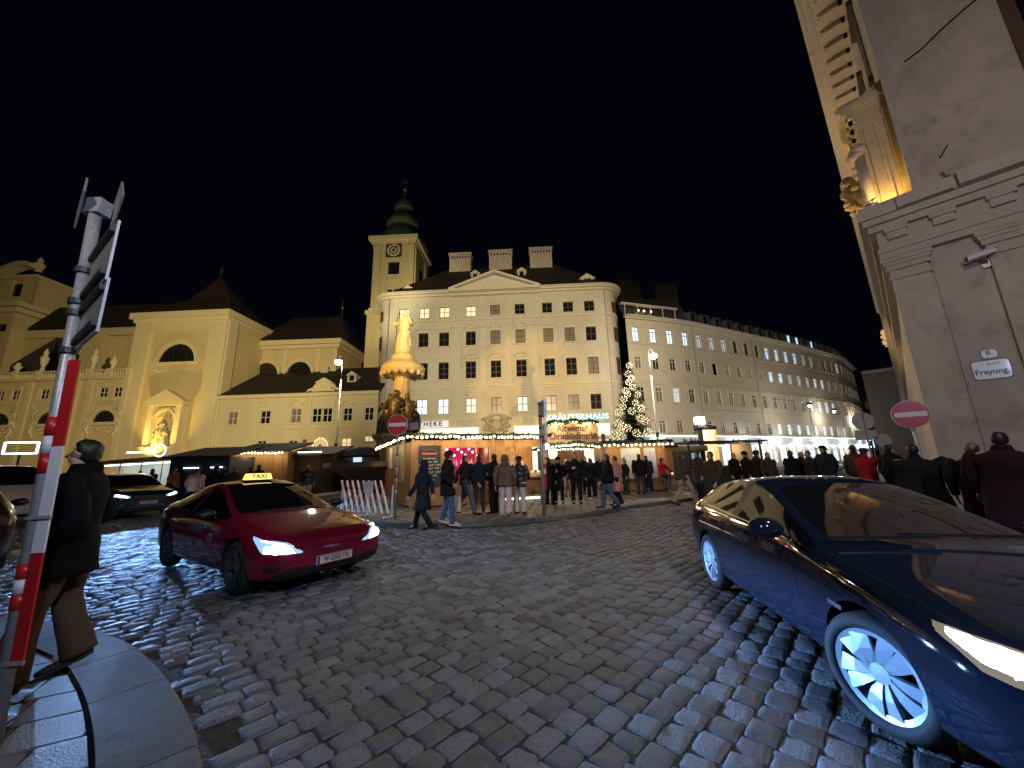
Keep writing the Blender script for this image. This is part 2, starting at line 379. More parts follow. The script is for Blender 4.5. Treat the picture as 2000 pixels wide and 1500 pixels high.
def kerb_run(P, w, z0, z1, name, parent, m, seg=1.0, gap=.012):
    """individual kerb stones following a line; P outer edge, stones lie to the outer line's inner side"""
    D = [0]
    for a, b in zip(P, P[1:]): D.append(D[-1] + (Vector(b)-Vector(a)).length)
    def pt(s):
        for i in range(len(P)-1):
            if s <= D[i+1] or i == len(P)-2:
                t = (s-D[i])/(D[i+1]-D[i]); return Vector(P[i]).lerp(Vector(P[i+1]), t)
    IN = offset_line(P, w)
    def pin(s):
        for i in range(len(P)-1):
            if s <= D[i+1] or i == len(P)-2:
                t = (s-D[i])/(D[i+1]-D[i]); return Vector(IN[i]).lerp(Vector(IN[i+1]), t)
    s = 0
    while s < D[-1]-.2:
        L_ = seg*random.uniform(.85, 1.25); e = min(s+L_, D[-1]); k = max(2, int(L_/.16)+1); mb = MB(); vs = []
        for i in range(k+1):
            q = s + gap/2 + (e-s-gap)*i/k; a = pt(q); b = pin(q); n_ = lambda: random.uniform(-.003,.003)
            ed = (a-b).normalized()
            vs += [(b.x, b.y, z0), (b.x, b.y, z1+n_()*.1), (a.x-ed.x*.025+n_()*.5, a.y-ed.y*.025+n_()*.5, z1+n_()*.15), (a.x+n_()*.7, a.y+n_()*.7, z1-.022), (a.x, a.y, z0)]
        fs = [(0,1,2,3,4), tuple(5*k+q for q in (4,3,2,1,0))]
        for i in range(k):
            for j in range(4): fs.append((5*i+j, 5*i+5+j, 5*i+6+j, 5*i+1+j))
        mb.add(vs, fs); o = mb.build(name, m, parent); setrnd(o.data, [random.random()*.4]*len(vs)); s = e
random.seed(3)
kerb_run([p for p in KERB if -31 <= p[0] <= 23][::-1], .30, -.04, .10, 'kerb_stone', pav, M_KERB, 1.1)
# ---- left pavement
lpv = tag(MB().zprism([(x,y) for x, y in LEFT_INNER[::-1]], -.04, .100).build('pavement', M_JOINT), kind='structure')
kerb_run(LK_OUT, .40, -.04, .120, 'kerb_stone', lpv, M_KERB, .95)
pavers(-16, 8, -22, 10, radians(-64), .34, .50, lambda x, y: inpoly(x, y, offset_line(LK_OUT, .30)+[(-16,-2)]) and y > 1.1 and x > -y*1.9-.6, .118, lpv, M_PAV, 300, line=offset_line(LK_OUT, .425), jit=.0012, gap=.011)
random.seed(21)
# ================================================================ materials of buildings
M_CREAM = mat('cream_plaster', (.50,.45,.37), .85, var=.10, vs=.6, bump=.15, bs=18, streak=.3, dirt=((.38,.34,.28), .35))
M_CREAM2 = mat('cream_trim', (.52,.47,.39), .8, var=.10, vs=2)
M_YEL = mat('yellow_plaster', (.56,.46,.25), .85, var=.08, vs=.5, bump=.12, bs=18, streak=.3)
M_YTRIM = mat('pale_yellow_trim', (.60,.53,.34), .8, var=.07, vs=1.2)
M_GREY = mat('grey_beige_plaster', (.52,.46,.36), .85, var=.08, vs=.5, bump=.1, bs=18)
M_ROOF = mat('dark_clay_roof', (.013,.008,.007), .75, var=.35, vs=3, bump=.5, bs=9)
M_COPPER = mat('green_copper', (.06,.085,.055), .6, var=.35, vs=1.2, streak=.4)
M_SLATE = mat('dark_sheet_roof', (.05,.047,.05), .5, var=.3, vs=1)
M_FRAMED = mat('brown_window_frame', (.075,.05,.035), .5)
M_FRAMEW = mat('white_window_frame', (.62,.60,.54), .5)
M_GLASS = mat('dark_glass', (.012,.012,.014), .06, spec=.9)
M_GCURT = mat('curtained_glass', (.20,.17,.14), .25, spec=.8)
M_GCOOL = emis('lit_cool_window', (.42,.72,1.0), 1.15)
M_GCOOL2 = emis('dim_cool_window', (.45,.68,.85), .42)
M_GWARM = emis('lit_warm_window', (1.0,.66,.30), .75)
M_STONE = mat('sandstone', (.36,.32,.26), .8, var=.25, vs=3, bump=.4, bs=14)
M_IRON = mat('black_iron', (.03,.03,.032), .45, metal=.4)
M_STEEL = mat('galvanised_steel', (.34,.33,.34), .42, metal=.4, var=.2, vs=30)
M_BRICKC = mat('chimney_render', (.40,.34,.30), .9, var=.3, vs=2.5, bump=.5, bs=9)
M_PALACE = mat('palace_render', (.47,.41,.36), .85, var=.16, vs=.9, bump=.35, bs=12, streak=.5, dirt=((.27,.235,.215), 1.1))
M_PTRIM = mat('palace_trim', (.45,.40,.36), .8, var=.15, vs=2, bump=.2, bs=16, dirt=((.27,.24,.21), 2))
def inplane(px, py, o, yl=0.0):
    """pixel to the local (x, z) of root o's plane y=yl"""
    rz = o.rotation_euler.z; d = Vector((cos(rz), sin(rz))); nn = Vector((-sin(rz), cos(rz))); p0 = Vector(o.location[:2]) + nn*yl
    r = ray(px, py); t = nn.dot(p0)/(nn.x*r.x+nn.y*r.y); p = Vector((r.x*t, r.y*t)); return d.dot(p-p0), CAMH + r.z*t
WINCACHE = {}
def window(par, x, z, w, h, fm, gm, y=.18, kind='cross', rz=0):
    """frame as part, pane as sub-part"""
    key = (round(w,2), round(h,2), kind, fm.name)
    if key not in WINCACHE:
        t = .07 if kind != 'far' else .09; a = MB()
        a.box(-w/2, w/2, -.04, .04, 0, t); a.box(-w/2, w/2, -.04, .04, h-t, h); a.box(-w/2, -w/2+t, -.04, .04, t, h-t); a.box(w/2-t, w/2, -.04, .04, t, h-t)
        b = MB().quad((-w/2+t,0,t), (w/2-t,0,t), (w/2-t,0,h-t), (-w/2+t,0,h-t))
        if kind == 'cross':
            a.box(-.045,.045,-.05,.05,t,h-t)
            n = 2 if h < 2.3 else 3
            for i in range(1, n): zz = h*(i/n if n == 2 else (.33, .66)[i-1]); a.box(-w/2+t, -.045, -.045,.045, zz-.035, zz+.035); a.box(.045, w/2-t, -.045,.045, zz-.035, zz+.035)
        elif kind == 'casement':
            a.box(-.03,.03,-.05,.05,t,h*.70); a.box(-w/2+t, w/2-t, -.045,.045, h*.70, h*.70+.08); a.box(-.03,.03,-.05,.05,h*.70+.08,h-t)
        WINCACHE[key] = (a.mesh('window', fm), b)
    fme, b = WINCACHE[key]
    o = link_mesh('window', fme, par, (x, y, z), rz)
    pk = key + (gm.name,)
    if pk not in WINCACHE: WINCACHE[pk] = b.mesh('pane', gm)
    link_mesh('pane', WINCACHE[pk], o, (0, .01, 0)); return o
def surround(par, me, x, z): return link_mesh('window_surround', me, par, (x, 0, z))
def surround_mesh(w, h, t, m, top=None, sill=True, proud=.07):
    a = MB(); a.box(-w/2-t, -w/2, -proud, 0, 0, h); a.box(w/2, w/2+t, -proud, 0, 0, h); a.box(-w/2-t, w/2+t, -proud, 0, h, h+t)
    if sill: a.box(-w/2-t-.08, w/2+t+.08, -proud-.10, 0, -.16, 0)
    if top == 'flat': a.box(-w/2-t-.12, w/2+t+.12, -proud-.20, 0, h+t+.28, h+t+.42); a.box(-w/2-t, w/2+t, -proud-.03, 0, h+t, h+t+.28)
    if top == 'tri':
        a.box(-w/2-t-.12, w/2+t+.12, -proud-.2, 0, h+t+.2, h+t+.32); a.box(-w/2-t, w/2+t, -proud-.03, 0, h+t, h+t+.2)
        a.bar((-w/2-t-.12, -.16, h+t+.36), (0, -.16, h+t+.9), .28, .13); a.bar((w/2+t+.12, -.16, h+t+.36), (0, -.16, h+t+.9), .28, .13)
        a.prism([(-w/2-t, h+t+.32), (w/2+t, h+t+.32), (0, h+t+.85)], -.08, 0)
    if top == 'seg':
        a.box(-w/2-t-.1, w/2+t+.1, -proud-.16, 0, h+t+.2, h+t+.32); pts = [(( w/2+t+.12)*cos(pi - pi*i/8), -.14, h+t+.34+.5*sin(pi*i/8)) for i in range(9)]
        for p, q in zip(pts, pts[1:]): a.bar(p, q, .26, .12)
    return a.mesh('window_surround', m)
def sculpt(mb, cx, cy, cz, w, h, d, n=26, seed=0, m=0):
    """clustered scroll ornament"""
    rr = random.Random(seed)
    for i in range(n):
        a = rr.uniform(-1,1); b = rr.uniform(-1,1); r = rr.uniform(.08,.2)*min(w,h)
        mb.ball((cx+a*w/2*(1-.4*abs(b)), cy - rr.random()*d, cz+b*h/2), (r*1.3, r*.8, r), 7, 5, m)
# ================================================================ main corner building
mb_root = root('corner_building', (-19.3, 51.5, 0), atan2(-1.5, 34.2), 'cream five-storey building with triangular pediment, rounded corners and dark hipped roof', 'building')
CX = [3.55, 6.57, 9.6, 13.52, 17.1, 20.72, 24.72, 27.77, 30.82]
ROWS = [(22.9, 1.62, 1.45), (18.42, 2.12, 1.45), (13.52, 2.5, 1.48), (8.6, 2.12, 1.48)]
lit = {(0,0):M_GWARM,(0,1):M_GWARM,(0,2):M_GWARM,(0,3):M_GWARM,(3,0):M_GCURT,(3,1):M_GCOOL,(3,2):M_GCOOL,(3,3):M_GCOOL2,(3,4):M_GCURT,(1,4):M_GCURT,(1,5):M_GCURT,(3,5):M_GCOOL2,(3,6):M_GCURT,(3,7):M_GCURT,(0,4):M_GCURT,(2,8):M_GCURT}
holes = []
for z, h, w in ROWS:
    for x in CX: holes.append((x-w/2, x+w/2, z, z+h))
shop = [(7.0,13.4,.3,4.6),(21.2,27.6,.3,4.6),(28.4,32.2,.3,4.6),(1.2,5.6,.3,4.6),(15.4,18.8,.2,4.4)]
wl = MB(); wl.wall(1.8, 32.6, 0, 26.2, holes + shop, 0, .28)
R = 2.6
arcs = []
for (cx, s0) in ((1.8, 1), (32.6, -1)):
    for i in range(6):
        a0 = pi/2*i/6; a1 = pi/2*(i+1)/6
        p = [(cx - s0*R*sin(a), R - R*cos(a)) for a in (a0, a1)]
        arcs.append((p, (a0+a1)/2, s0, cx))
        q = p if s0 < 0 else p[::-1]
        wl.quad((q[0][0], q[0][1], 0), (q[1][0], q[1][1], 0), (q[1][0], q[1][1], 26.2), (q[0][0], q[0][1], 26.2))
wl.quad((-.8,14,0), (-.8,R,0), (-.8,R,26.2), (-.8,14,26.2)); wl.quad((35.2,R,0), (35.2,14,0), (35.2,14,26.2), (35.2,R,26.2)); wl.quad((35.2,14,0),(-.8,14,0),(-.8,14,26.2),(35.2,14,26.2))
wl.build('wall', M_CREAM, mb_root)
def ring(z0, z1, pr, m=M_CREAM2, name='cornice', skip=None):
    a = MB(); 
    poly = [(-.8-pr, 14)] + [(1.8 - (R+pr)*sin(t), R - (R+pr)*cos(t)) for t in [pi/2 - pi/12*i for i in range(7)]] + [(32.6 + (R+pr)*sin(t), R - (R+pr)*cos(t)) for t in [pi/12*i for i in range(7)]] + [(35.2+pr, 14)]
    a.zprism(poly, z0, z1); a.build(name, m, mb_root)
ring(26.2, 26.5, .35); ring(26.5, 26.75, .75); ring(26.75, 26.9, .95)
def course(z0, z1, pr):
    a = MB(); a.box(1.8, 32.6, -pr, 0, z0, z1)
    for p, am, s0, cx in arcs:
        q = [((x-cx)*(1+pr/R)+cx, R-(R-y)*(1+pr/R)) for x, y in p]; a.zprism([p[0], p[1], q[1], q[0]] if s0 < 0 else [p[1], p[0], q[0], q[1]], z0, z1)
    a.build('string_course', M_CREAM2, mb_root)
course(22.25, 22.5, .16); course(12.2, 12.55, .2); course(11.9, 12.19, .08); course(7.65, 7.95, .14); course(17.2, 17.32, .05)
random.seed(2)
for r_, (z, h, w) in enumerate(ROWS):
    me = surround_mesh(w, h, .17 if r_ else .12, M_CREAM2, {0: None, 1: 'flat', 2: 'flat', 3: None}[r_]); mc = surround_mesh(w, h, .17, M_CREAM2, {0: None, 1: 'tri', 2: 'seg', 3: None}[r_]) if r_ in (1, 2) else me
    for c_, x in enumerate(CX):
        surround(mb_root, mc if c_ in (3,4,5) else me, x, z); window(mb_root, x, z, w, h, M_FRAMED, lit.get((r_, c_), M_GLASS if random.random() < .9 else M_GCURT))
    for s0, cx in ((1, 1.8), (-1, 32.6)):
        am = radians(48); x = cx - s0*(R+.02)*sin(am); y = R-(R+.02)*cos(am)
        window(mb_root, x, z, .95, h, M_FRAMED, M_GLASS, y-.0, rz=-s0*am)
rs = MB(); z = 5.0
while z < 11.6:
    spans = [(1.8, CX[0]-.95)] + [(a+.95, b-.95) for a, b in zip(CX, CX[1:])] + [(CX[-1]+.95, 32.6)] if 8.2 < z < 10.9 else [(1.8, 32.6)]
    for a, b in spans: rs.box(a, b, -.06, 0, z+.04, z+.42)
    for p, am, s0, cx in arcs:
        q = [((x-cx)*(1+.06/R)+cx, R-(R-y)*(1+.06/R)) for x, y in p]; rs.zprism([p[0], p[1], q[1], q[0]] if s0 < 0 else [p[1], p[0], q[0], q[1]], z+.04, z+.42)
    z += .46
rs.build('rusticated_course', M_CREAM, mb_root, kind='stuff')
for x, wd in ((11.55,.9),(15.3,.8),(18.9,.8),(22.7,.9)):
    a = MB(); a.box(x-wd/2, x+wd/2, -.16, 0, 12.55, 21.2); a.box(x-wd/2-.1, x+wd/2+.1, -.24, 0, 12.55, 13.3); a.box(x-wd/2-.12, x+wd/2+.12, -.28, 0, 21.2, 21.9)
    sculpt(a, x, -.2, 21.35, wd*1.2, .7, .15, 10, int(x)); a.build('pilaster', M_CREAM2, mb_root)
pd = MB(); pd.prism([(10.6,26.95),(23.5,26.95),(17.1,29.2)], -.35, 5)
for a, b in (((10.3,26.95),(17.1,29.55)), ((23.8,26.95),(17.1,29.55))): pd.bar((a[0], 2.1, a[1]), (b[0], 2.1, b[1]), 6.2, .32)
pd.box(10.4, 23.7, -1.1, 0, 26.55, 27.0)
for i in range(34): pd.box(10.8+i*.38, 10.98+i*.38, -.62, -.3, 25.95, 26.2)
pd.build('pediment', M_CREAM2, mb_root)
crs = MB(); sculpt(crs, 17.1, -.1, 6.6, 4.0, 1.2, .4, 60, 4); sculpt(crs, 16.2, -.1, 7.3, 1.4, 1.2, .4, 40, 14); sculpt(crs, 18.0, -.1, 7.3, 1.4, 1.2, .4, 40, 15); crs.ball((17.1,-.4,6.9), (.6,.2,.8), 12, 8)
crs.tube([(15.0+4.2*i/10, -.3, 7.6+.6*sin(pi*i/10)) for i in range(11)], .16, 6); crs.build('portal_relief', M_STONE, mb_root, smooth=True)
rt = MB(); X0, X1, Y0, Y1 = -1.3, 35.7, -.6, 14.6; zt = 34.6; rx0, rx1 = 8.6, 26.8; ry = 7
rt.add([(X0,Y0+1.8,26.9),(X0+2.4,Y0,26.9),(X1-2.4,Y0,26.9),(X1,Y0+1.8,26.9),(X1,Y1,26.9),(X0,Y1,26.9),(rx0,ry,zt),(rx1,ry,zt)],
       [(0,1,6),(1,2,7,6),(2,3,7),(3,4,7),(4,5,6,7),(5,0,6)])
ro = rt.build('roof', M_ROOF, mb_root)
for (px0, py0, px1, py1) in ((878,495,919,524),(955,489,999,519),(1034,484,1077,514)):
    yl = 6.0; x0, z1_ = inplane(px0, py0, mb_root, yl); x1, _ = inplane(px1, py0, mb_root, yl)
    a = MB(); a.box(x0, x1, yl, yl+1.6, 31, z1_-.35); a.box(x0-.15, x1+.15, yl-.15, yl+1.75, z1_-.35, z1_)
    n = 7
    for i in range(n): xx = x0+.4+(x1-x0-.8)*i/(n-1); a.box(xx-.12, xx+.12, yl-.02, yl, z1_-1.0, z1_-.6, 1); a.box(xx-.16, xx+.16, yl+.6, yl+.9, z1_, z1_+.25)
    a.build('chimney', [M_BRICKC, M_IRON], ro)
def dormer(x, y, z, w, h, par, wallm=M_CREAM2):
    a = MB(); a.box(x-w/2, x-w*.28, y, y+2.2, z, z+h); a.box(x+w*.28, x+w/2, y, y+2.2, z, z+h); a.box(x-w*.28, x+w*.28, y, y+2.2, z, z+h*.22); a.box(x-w*.28, x+w*.28, y+.2, y+2.2, z+h*.22, z+h)
    a.prism([(x-w*.65, z+h), (x+w*.65, z+h), (x, z+h+w*.45)], y-.12, y+2.4); o = a.build('dormer', wallm, par)
    MB().box(x-w*.27, x+w*.27, y+.16, y+.2, z+h*.22, z+h-.05).build('pane', M_GLASS, o)
for px, py, yl in ((928,548,3.4),(1019,543,3.4),(1148,562,.8),(796,585,.8)):
    x, z = inplane(px, py, mb_root, yl); dormer(x, yl, z, 1.3 if yl > 2 else 1.9, 1.25 if yl > 2 else 1.5, ro)
for x in (1.3, 33.1): MB().tube([(x,-.15,.3),(x,-.15,26.2)], .07, 6).build('downpipe', M_STEEL, mb_root)
# shop front, lit lace curtain, lettering
M_LACE = emis('lit_garland_band', (1.0,.90,.62), 1.5)
def lace_mat():
    m = emis('lace_light_curtain', (1.0,.93,.70), 1.1); nt = m.node_tree; N = nt.nodes; L = nt.links
    tc = N.new('ShaderNodeTexCoord'); v = N.new('ShaderNodeTexVoronoi'); v.inputs['Scale'].default_value = 4.2; L.new(tc.outputs['Object'], v.inputs[0])
    r = N.new('ShaderNodeValToRGB'); r.color_ramp.elements[0].position = .05; r.color_ramp.elements[0].color = (2.2,2.1,1.6,1); r.color_ramp.elements[1].position = .5; r.color_ramp.elements[1].color = (.70,.68,.42,1)
    L.new(v.outputs['Distance'], r.inputs[0]); L.new(r.outputs[0], N['Principled BSDF'].inputs['Emission Color']); return m
M_LACE2 = lace_mat()
for x0, x1 in ((6.6,14.6),(19.5,23.4),(23.45,32.3)):
    MB().box(x0, x1, -.35, -.2, 5.0, 6.55).build('light_curtain', M_LACE2, mb_root)
MB().box(6.2, 32.4, -.9, -.1, 4.5, 4.9).build('canopy', M_CREAM2, mb_root)
M_SHOPW = emis('shop_window_glow', (1.0,.88,.66), .9); M_SHOPB = emis('blue_shop_screen', (.35,.5,1.0), 1.6)
for x0, x1, z0, z1 in shop:
    f = MB(); n = max(1, int((x1-x0)/1.5))
    for i in range(n+1): xx = x0+(x1-x0)*i/n; f.box(xx-.05, xx+.05, .05, .15, z0, z1)
    f.box(x0, x1, .06, .14, z1-.6, z1-.5); f.box(x0, x1, .06, .14, z0, z0+.4); o = f.build('shop_window', M_FRAMED, mb_root)
    MB().quad((x0,.2,z0), (x1,.2,z0), (x1,.2,z1), (x0,.2,z1)).build('pane', M_SHOPW, o)
M_LETB = mat('dark_letter', (.02,.025,.06), .4); M_BACKL = emis('blue_backlight', (.55,.75,1), 1.2); M_CYAN = emis('cyan_neon', (.01,.60,.68), 1.25)
bk = MB().box(5.9, 10.4, -.12, -.06, 6.75, 7.72).build('sign_board', emis('pale_backlit_board', (.50,.62,.85), .42), mb_root)
text('APOTHEKE', .95, M_LETB, mb_root, (6.75, -.2, 7.2), ext=.04, sx=1.0, bold=.02, space=1.25)
text('KR\u00c4UTERHAUS', 1.05, M_CYAN, mb_root, (28.1, -.3, 7.55), ext=.05, sx=1.08, bold=.03, space=1.1)
# ================================================================ tower
tw = root('church_tower', (-26, 62, 0), -.04, 'tall yellow church tower with clock and green onion dome', 'tower')
a = MB(); a.box(.3, 9.0, 0, 8.6, 0, 28.4); a.box(0, 9.3, -.3, 8.9, 28.4, 29.1); a.wall(.9, 8.5, 29.1, 42.3, [(3.7,5.8,36.1,38.7),(3.75,4.7,31.7,33.2),(5.0,5.9,31.7,33.2)], .1, .5)
a.box(.9, 8.5, .6, 8.4, 29.1, 42.3); a.quad((.9,.6,29.1),(.9,.1,29.1),(.9,.1,42.3),(.9,.6,42.3)); a.quad((8.5,.1,29.1),(8.5,.6,29.1),(8.5,.6,42.3),(8.5,.1,42.3))
for x in (.9, 7.1): a.box(x, x+1.4, -.15, .1, 29.1, 42.0); a.box(x-.1, x+1.5, -.22, .1, 41.2, 42.0)
a.box(8.5, 8.75, .4, 2.0, 29.1, 42); a.box(8.5, 8.75, 6.6, 8.2, 29.1, 42)
a.build('wall', M_YEL, tw)
a = MB(); a.box(.5, 8.9, -.5, 8.8, 42.3, 42.8); a.box(.1, 9.3, -.9, 9.2, 42.8, 43.6); a.box(.6,8.8,-.25,.1,28.9,29.5); a.box(3.2,6.2,-.15,.1,35.0,35.2); a.box(3.2,6.2,-.15,.1,35.75,35.95)
for i in range(8): a.lathe([(.06,0),(.11,.15),(.06,.5)], (3.5+.35*i, -.02, 35.2), 6)
for i in range(11): t0, t1 = pi*i/11, pi*(i+1)/11; a.bar((4.75+1.25*cos(t0), 0, 38.3+.9*sin(t0)), (4.75+1.25*cos(t1), 0, 38.3+.9*sin(t1)), .2, .22)
a.build('cornice', M_YTRIM, tw)
MB().box(3.7,5.8,.4,.5,36.1,38.7).build('louvred_opening', M_GLASS, tw); MB().box(3.75,5.9,.4,.5,31.7,33.2).build('louvred_opening', M_GLASS, tw)
MB().box(8.55,8.6,3.2,5.2,35.5,38.9).build('louvred_opening', M_GLASS, tw)
ck = MB().box(3.2, 6.15, -.12, .1, 39.6, 42.2).build('clock', mat('clock_brown', (.06,.04,.03), .6), tw)
a = MB(); n = 28
for i in range(n):
    t0, t1 = 2*pi*i/n, 2*pi*(i+1)/n
    a.add([(4.67+r*cos(t), -.15, 40.9+r*sin(t)) for r, t in ((1.25,t0),(1.25,t1),(.85,t1),(.85,t0))], [(0,1,2,3)])
    a.add([(4.67+r*cos(t), -.15, 40.9+r*sin(t)) for r, t in ((.6,t0),(.6,t1),(.3,t1),(.3,t0))], [(0,1,2,3)])
a.build('clock_face', mat('clock_white', (.62,.58,.48), .6), ck)
a = MB(); a.bar((4.67,-.2,40.9), (4.3,-.2,41.5), .12, .05); a.bar((4.67,-.2,40.9), (5.4,-.2,41.7), .09, .05)
for i in range(12): t = 2*pi*i/12; a.bar((4.67+.92*cos(t),-.18,40.9+.92*sin(t)), (4.67+1.18*cos(t),-.18,40.9+1.18*sin(t)), .09, .04)
a.build('clock_hands', M_IRON, ck)
a = MB(); a.lathe([(5.0,43.6),(4.9,44.2),(4.5,45.3),(3.6,46.8),(2.9,47.6),(2.7,48.2),(3.2,48.5),(3.3,49.0),(2.9,49.9),(2.2,51.0),(1.6,51.6),(1.45,52.3),(1.9,52.6),(1.9,53.1),(1.5,54.2),(.8,55.2),(.3,55.8),(.16,57.0)], (4.75,4.3,0), 16, rot=pi/16)
a.build('dome', M_COPPER, tw, smooth=False)
a = MB(); a.ball((4.75,4.3,57.4), .42, 10, 8); a.bar((4.75,4.3,57.6),(4.75,4.3,60.2),.12); a.bar((4.1,4.3,59.2),(5.4,4.3,59.2),.12); a.bar((4.3,4.3,59.7),(5.2,4.3,59.7),.1)
a.build('gilded_cross', mat('gilding', (.6,.45,.12), .35, metal=.8), tw)
# ================================================================ monastery: block, wings, house
bk_ = root('chapel_block', (-55.2, 51.4, 0), -.045, 'tall yellow block with half-round window and lit niche sculpture, pyramid roof with finial', 'building')
ARCHX, ARCHZ = 7.05, 17.05
def halfround(par, cx, z0, r, fm, y=-.04, rows=3):
    a = MB(); n = 14; a.add([(cx,y,z0)] + [(cx+r*cos(pi*i/n), y, z0+r*sin(pi*i/n)) for i in range(n+1)], [(0,i,i+1) for i in range(1,n+1)])
    p = a.build('lunette_pane', M_GLASS, par)
    b = MB()
    for i in range(n): t0, t1 = pi*i/n, pi*(i+1)/n; b.bar((cx+(r+.3)*cos(t0), y-.05, z0+(r+.3)*sin(t0)), (cx+(r+.3)*cos(t1), y-.05, z0+(r+.3)*sin(t1)), .3, .62)
    b.box(cx-r-.8, cx+r+.8, y-.3, 0, z0-.45, z0); b.build('lunette_surround', fm, par)
    c = MB()
    for i in range(-3, 4): 
        x = cx+r*i/4; hh = sqrt(max(.01, r*r-(x-cx)**2)); c.box(x-.03, x+.03, y-.06, y-.01, z0, z0+hh)
    for j in range(1, 4): zz = z0+r*j/4; hw = sqrt(r*r-(zz-z0)**2); c.box(cx-hw, cx+hw, y-.05, y-.01, zz-.025, zz+.025)
    c.build('glazing_bar', M_IRON, p)
a = MB(); a.box(0, 14, 0, 10, 0, 23.2); a.build('wall', M_YEL, bk_)
a = MB(); a.box(0,2.5,-.3,0,0,21.9); a.box(11.5,14,-.3,0,0,21.9); a.box(0,14,-.3,0,21.9,23.2)
a.box(-.25,14.25,-.5,10.3,23.2,23.7); a.box(-.6,14.6,-.9,10.6,23.7,24.6); a.box(14,14.2,0,1.6,0,23.2); a.box(14,14.2,8.4,10,0,23.2); a.build('pilaster', M_YTRIM, bk_)
halfround(bk_, ARCHX, ARCHZ, 2.75, M_YTRIM, -.05)
a = MB()
for i in range(16): a.ball((ARCHX-3+.4*i, -.15, 16.0-.25*abs(sin(i*.8))), (.17,.12,.2), 6, 4)
a.build('stucco_garland', M_YTRIM, bk_)
a = MB().add([(-.7,-1,24.6),(14.7,-1,24.6),(14.7,10.7,24.6),(-.7,10.7,24.6),(3.5,3.5,28.5),(10.5,3.5,28.5),(10.5,6.5,28.5),(3.5,6.5,28.5),(7,5,33.2)], [(0,1,5,4),(1,2,6,5),(2,3,7,6),(3,0,4,7),(4,5,8),(5,6,8),(6,7,8),(7,4,8)])
ro = a.build('roof', M_ROOF, bk_); MB().lathe([(.25,33),(.12,33.8),(.3,34.2),(.05,35.4)], (7,5,0), 8).build('finial', M_IRON, ro)
# niche with figure group
ni = MB(); nx = 7.2
ni.box(nx-2.6, nx+2.6, -1.2, 0, 3.0, 5.0); ni.box(nx-2.4, nx-1.6, -.8, 0, 5.0, 10.6); ni.box(nx+1.6, nx+2.4, -.8, 0, 5.0, 10.6); ni.box(nx-2.8, nx+2.8, -1.1, 0, 10.6, 11.2)
ni.prism([(nx-2.9,11.2),(nx+2.9,11.2),(nx,12.9)], -1.1, 0)
for i in range(9): t0, t1 = pi*i/9, pi*(i+1)/9; ni.bar((nx+1.5*cos(t0),-.5,8.8+1.3*sin(t0)), (nx+1.5*cos(t1),-.5,8.8+1.3*sin(t1)), .5, .25)
for i in range(9): t = pi*(i+.5)/9; ni.bar((nx+.5*cos(t),-.12,8.9+.5*sin(t)), (nx+1.35*cos(t),-.12,8.9+1.2*sin(t)), .12, .06)
ni.build('niche', M_YTRIM, bk_)
st = MB(); rr = random.Random(3)
def figure(mb, x, y, z, h, lean=0, m=0, seed=0):
    r_ = random.Random(seed); p = []; rad = []
    for t, r in ((0,.19),(.1,.21),(.3,.17),(.45,.15),(.55,.12),(.65,.15),(.78,.16),(.84,.09),(.87,.05)):
        p.append((x+lean*t*h+r_.uniform(-.02,.02)*h, y, z+t*h)); rad.append(r*h)
    mb.tube(p, rad, 9, m); mb.ball((x+lean*.93*h, y, z+.93*h), (.065*h,.07*h,.085*h), 8, 6, m)
    for s in (-1, 1):
        e = (x+lean*.6*h+s*.2*h, y-.08*h, z+(.6+r_.uniform(-.05,.1))*h); mb.tube([(x+lean*.78*h+s*.13*h, y, z+.78*h), e, (e[0]-s*.05*h+r_.uniform(-.1,.1)*h, e[1]-.1*h, e[2]+r_.uniform(-.1,.2)*h)], [.055*h,.045*h,.03*h], 6, m)
    for i in range(7): a_ = 2*pi*i/7; mb.tube([(x+.17*h*cos(a_), y+.17*h*sin(a_), z), (x+.16*h*cos(a_), y+.16*h*sin(a_), z+.3*h), (x+lean*.5*h+.1*h*cos(a_), y+.1*h*sin(a_), z+.55*h)], [.035*h,.03*h,.02*h], 5, m)
figure(st, nx-.5, -.6, 5.0, 3.0, .05, seed=1); figure(st, nx+.6, -.6, 5.0, 2.7, -.05, seed=2); figure(st, nx, -.7, 6.2, 2.6, .02, seed=3)
st.build('niche_sculpture', M_STONE, bk_, smooth=True)
c = bk_.matrix_basis if False else None
def wp(o, x, y, z):
    rz = o.rotation_euler.z; return Vector((o.location.x + x*cos(rz) - y*sin(rz), o.location.y + x*sin(rz) + y*cos(rz), o.location.z + z))
spot(wp(bk_, 6.6, -3.4, 3.2), wp(bk_, 7.2, 0, 9.5), 4200, (1,.66,.14), 95, .9, .2)
# low wing with balustrade
wg = root('monastery_wing', (-84, 52, 0), -.03, 'yellow two-storey monastery wing with half-round windows and balustrade left of the block', 'building')
a = MB(); WW = [10.5, 12.9, 17.2, 19.4, 25.9, 28.0]; hol = [(x-.62, x+.62, 12.25, 13.65) for x in WW]
a.wall(0, 29.6, 0, 14.8, hol, 0, .3); a.box(-.2, 29.6, -.35, 0, 14.8, 15.1); a.build('wall', M_YEL, wg)
for x in WW: window(wg, x, 12.25, 1.24, 1.4, M_FRAMEW, M_GLASS)
me = MB().box(-2.1,2.1,-.12,0,-.35,0).box(-2.1,2.1,-.15,0,1.75,2.0).box(-2.05,-1.9,-.1,0,0,1.75).box(1.9,2.05,-.1,0,0,1.75)
for s in (-1,1): me.tube([(s*2.1,-.1,1.9),(s*1.6,-.14,2.25),(s*.9,-.1,2.05)], .09, 5); me.tube([(s*1.9,-.1,-.4),(s*2.3,-.12,-1.0),(s*1.8,-.1,-1.4)], .12, 5)
me = me.mesh('window_surround', M_YTRIM)
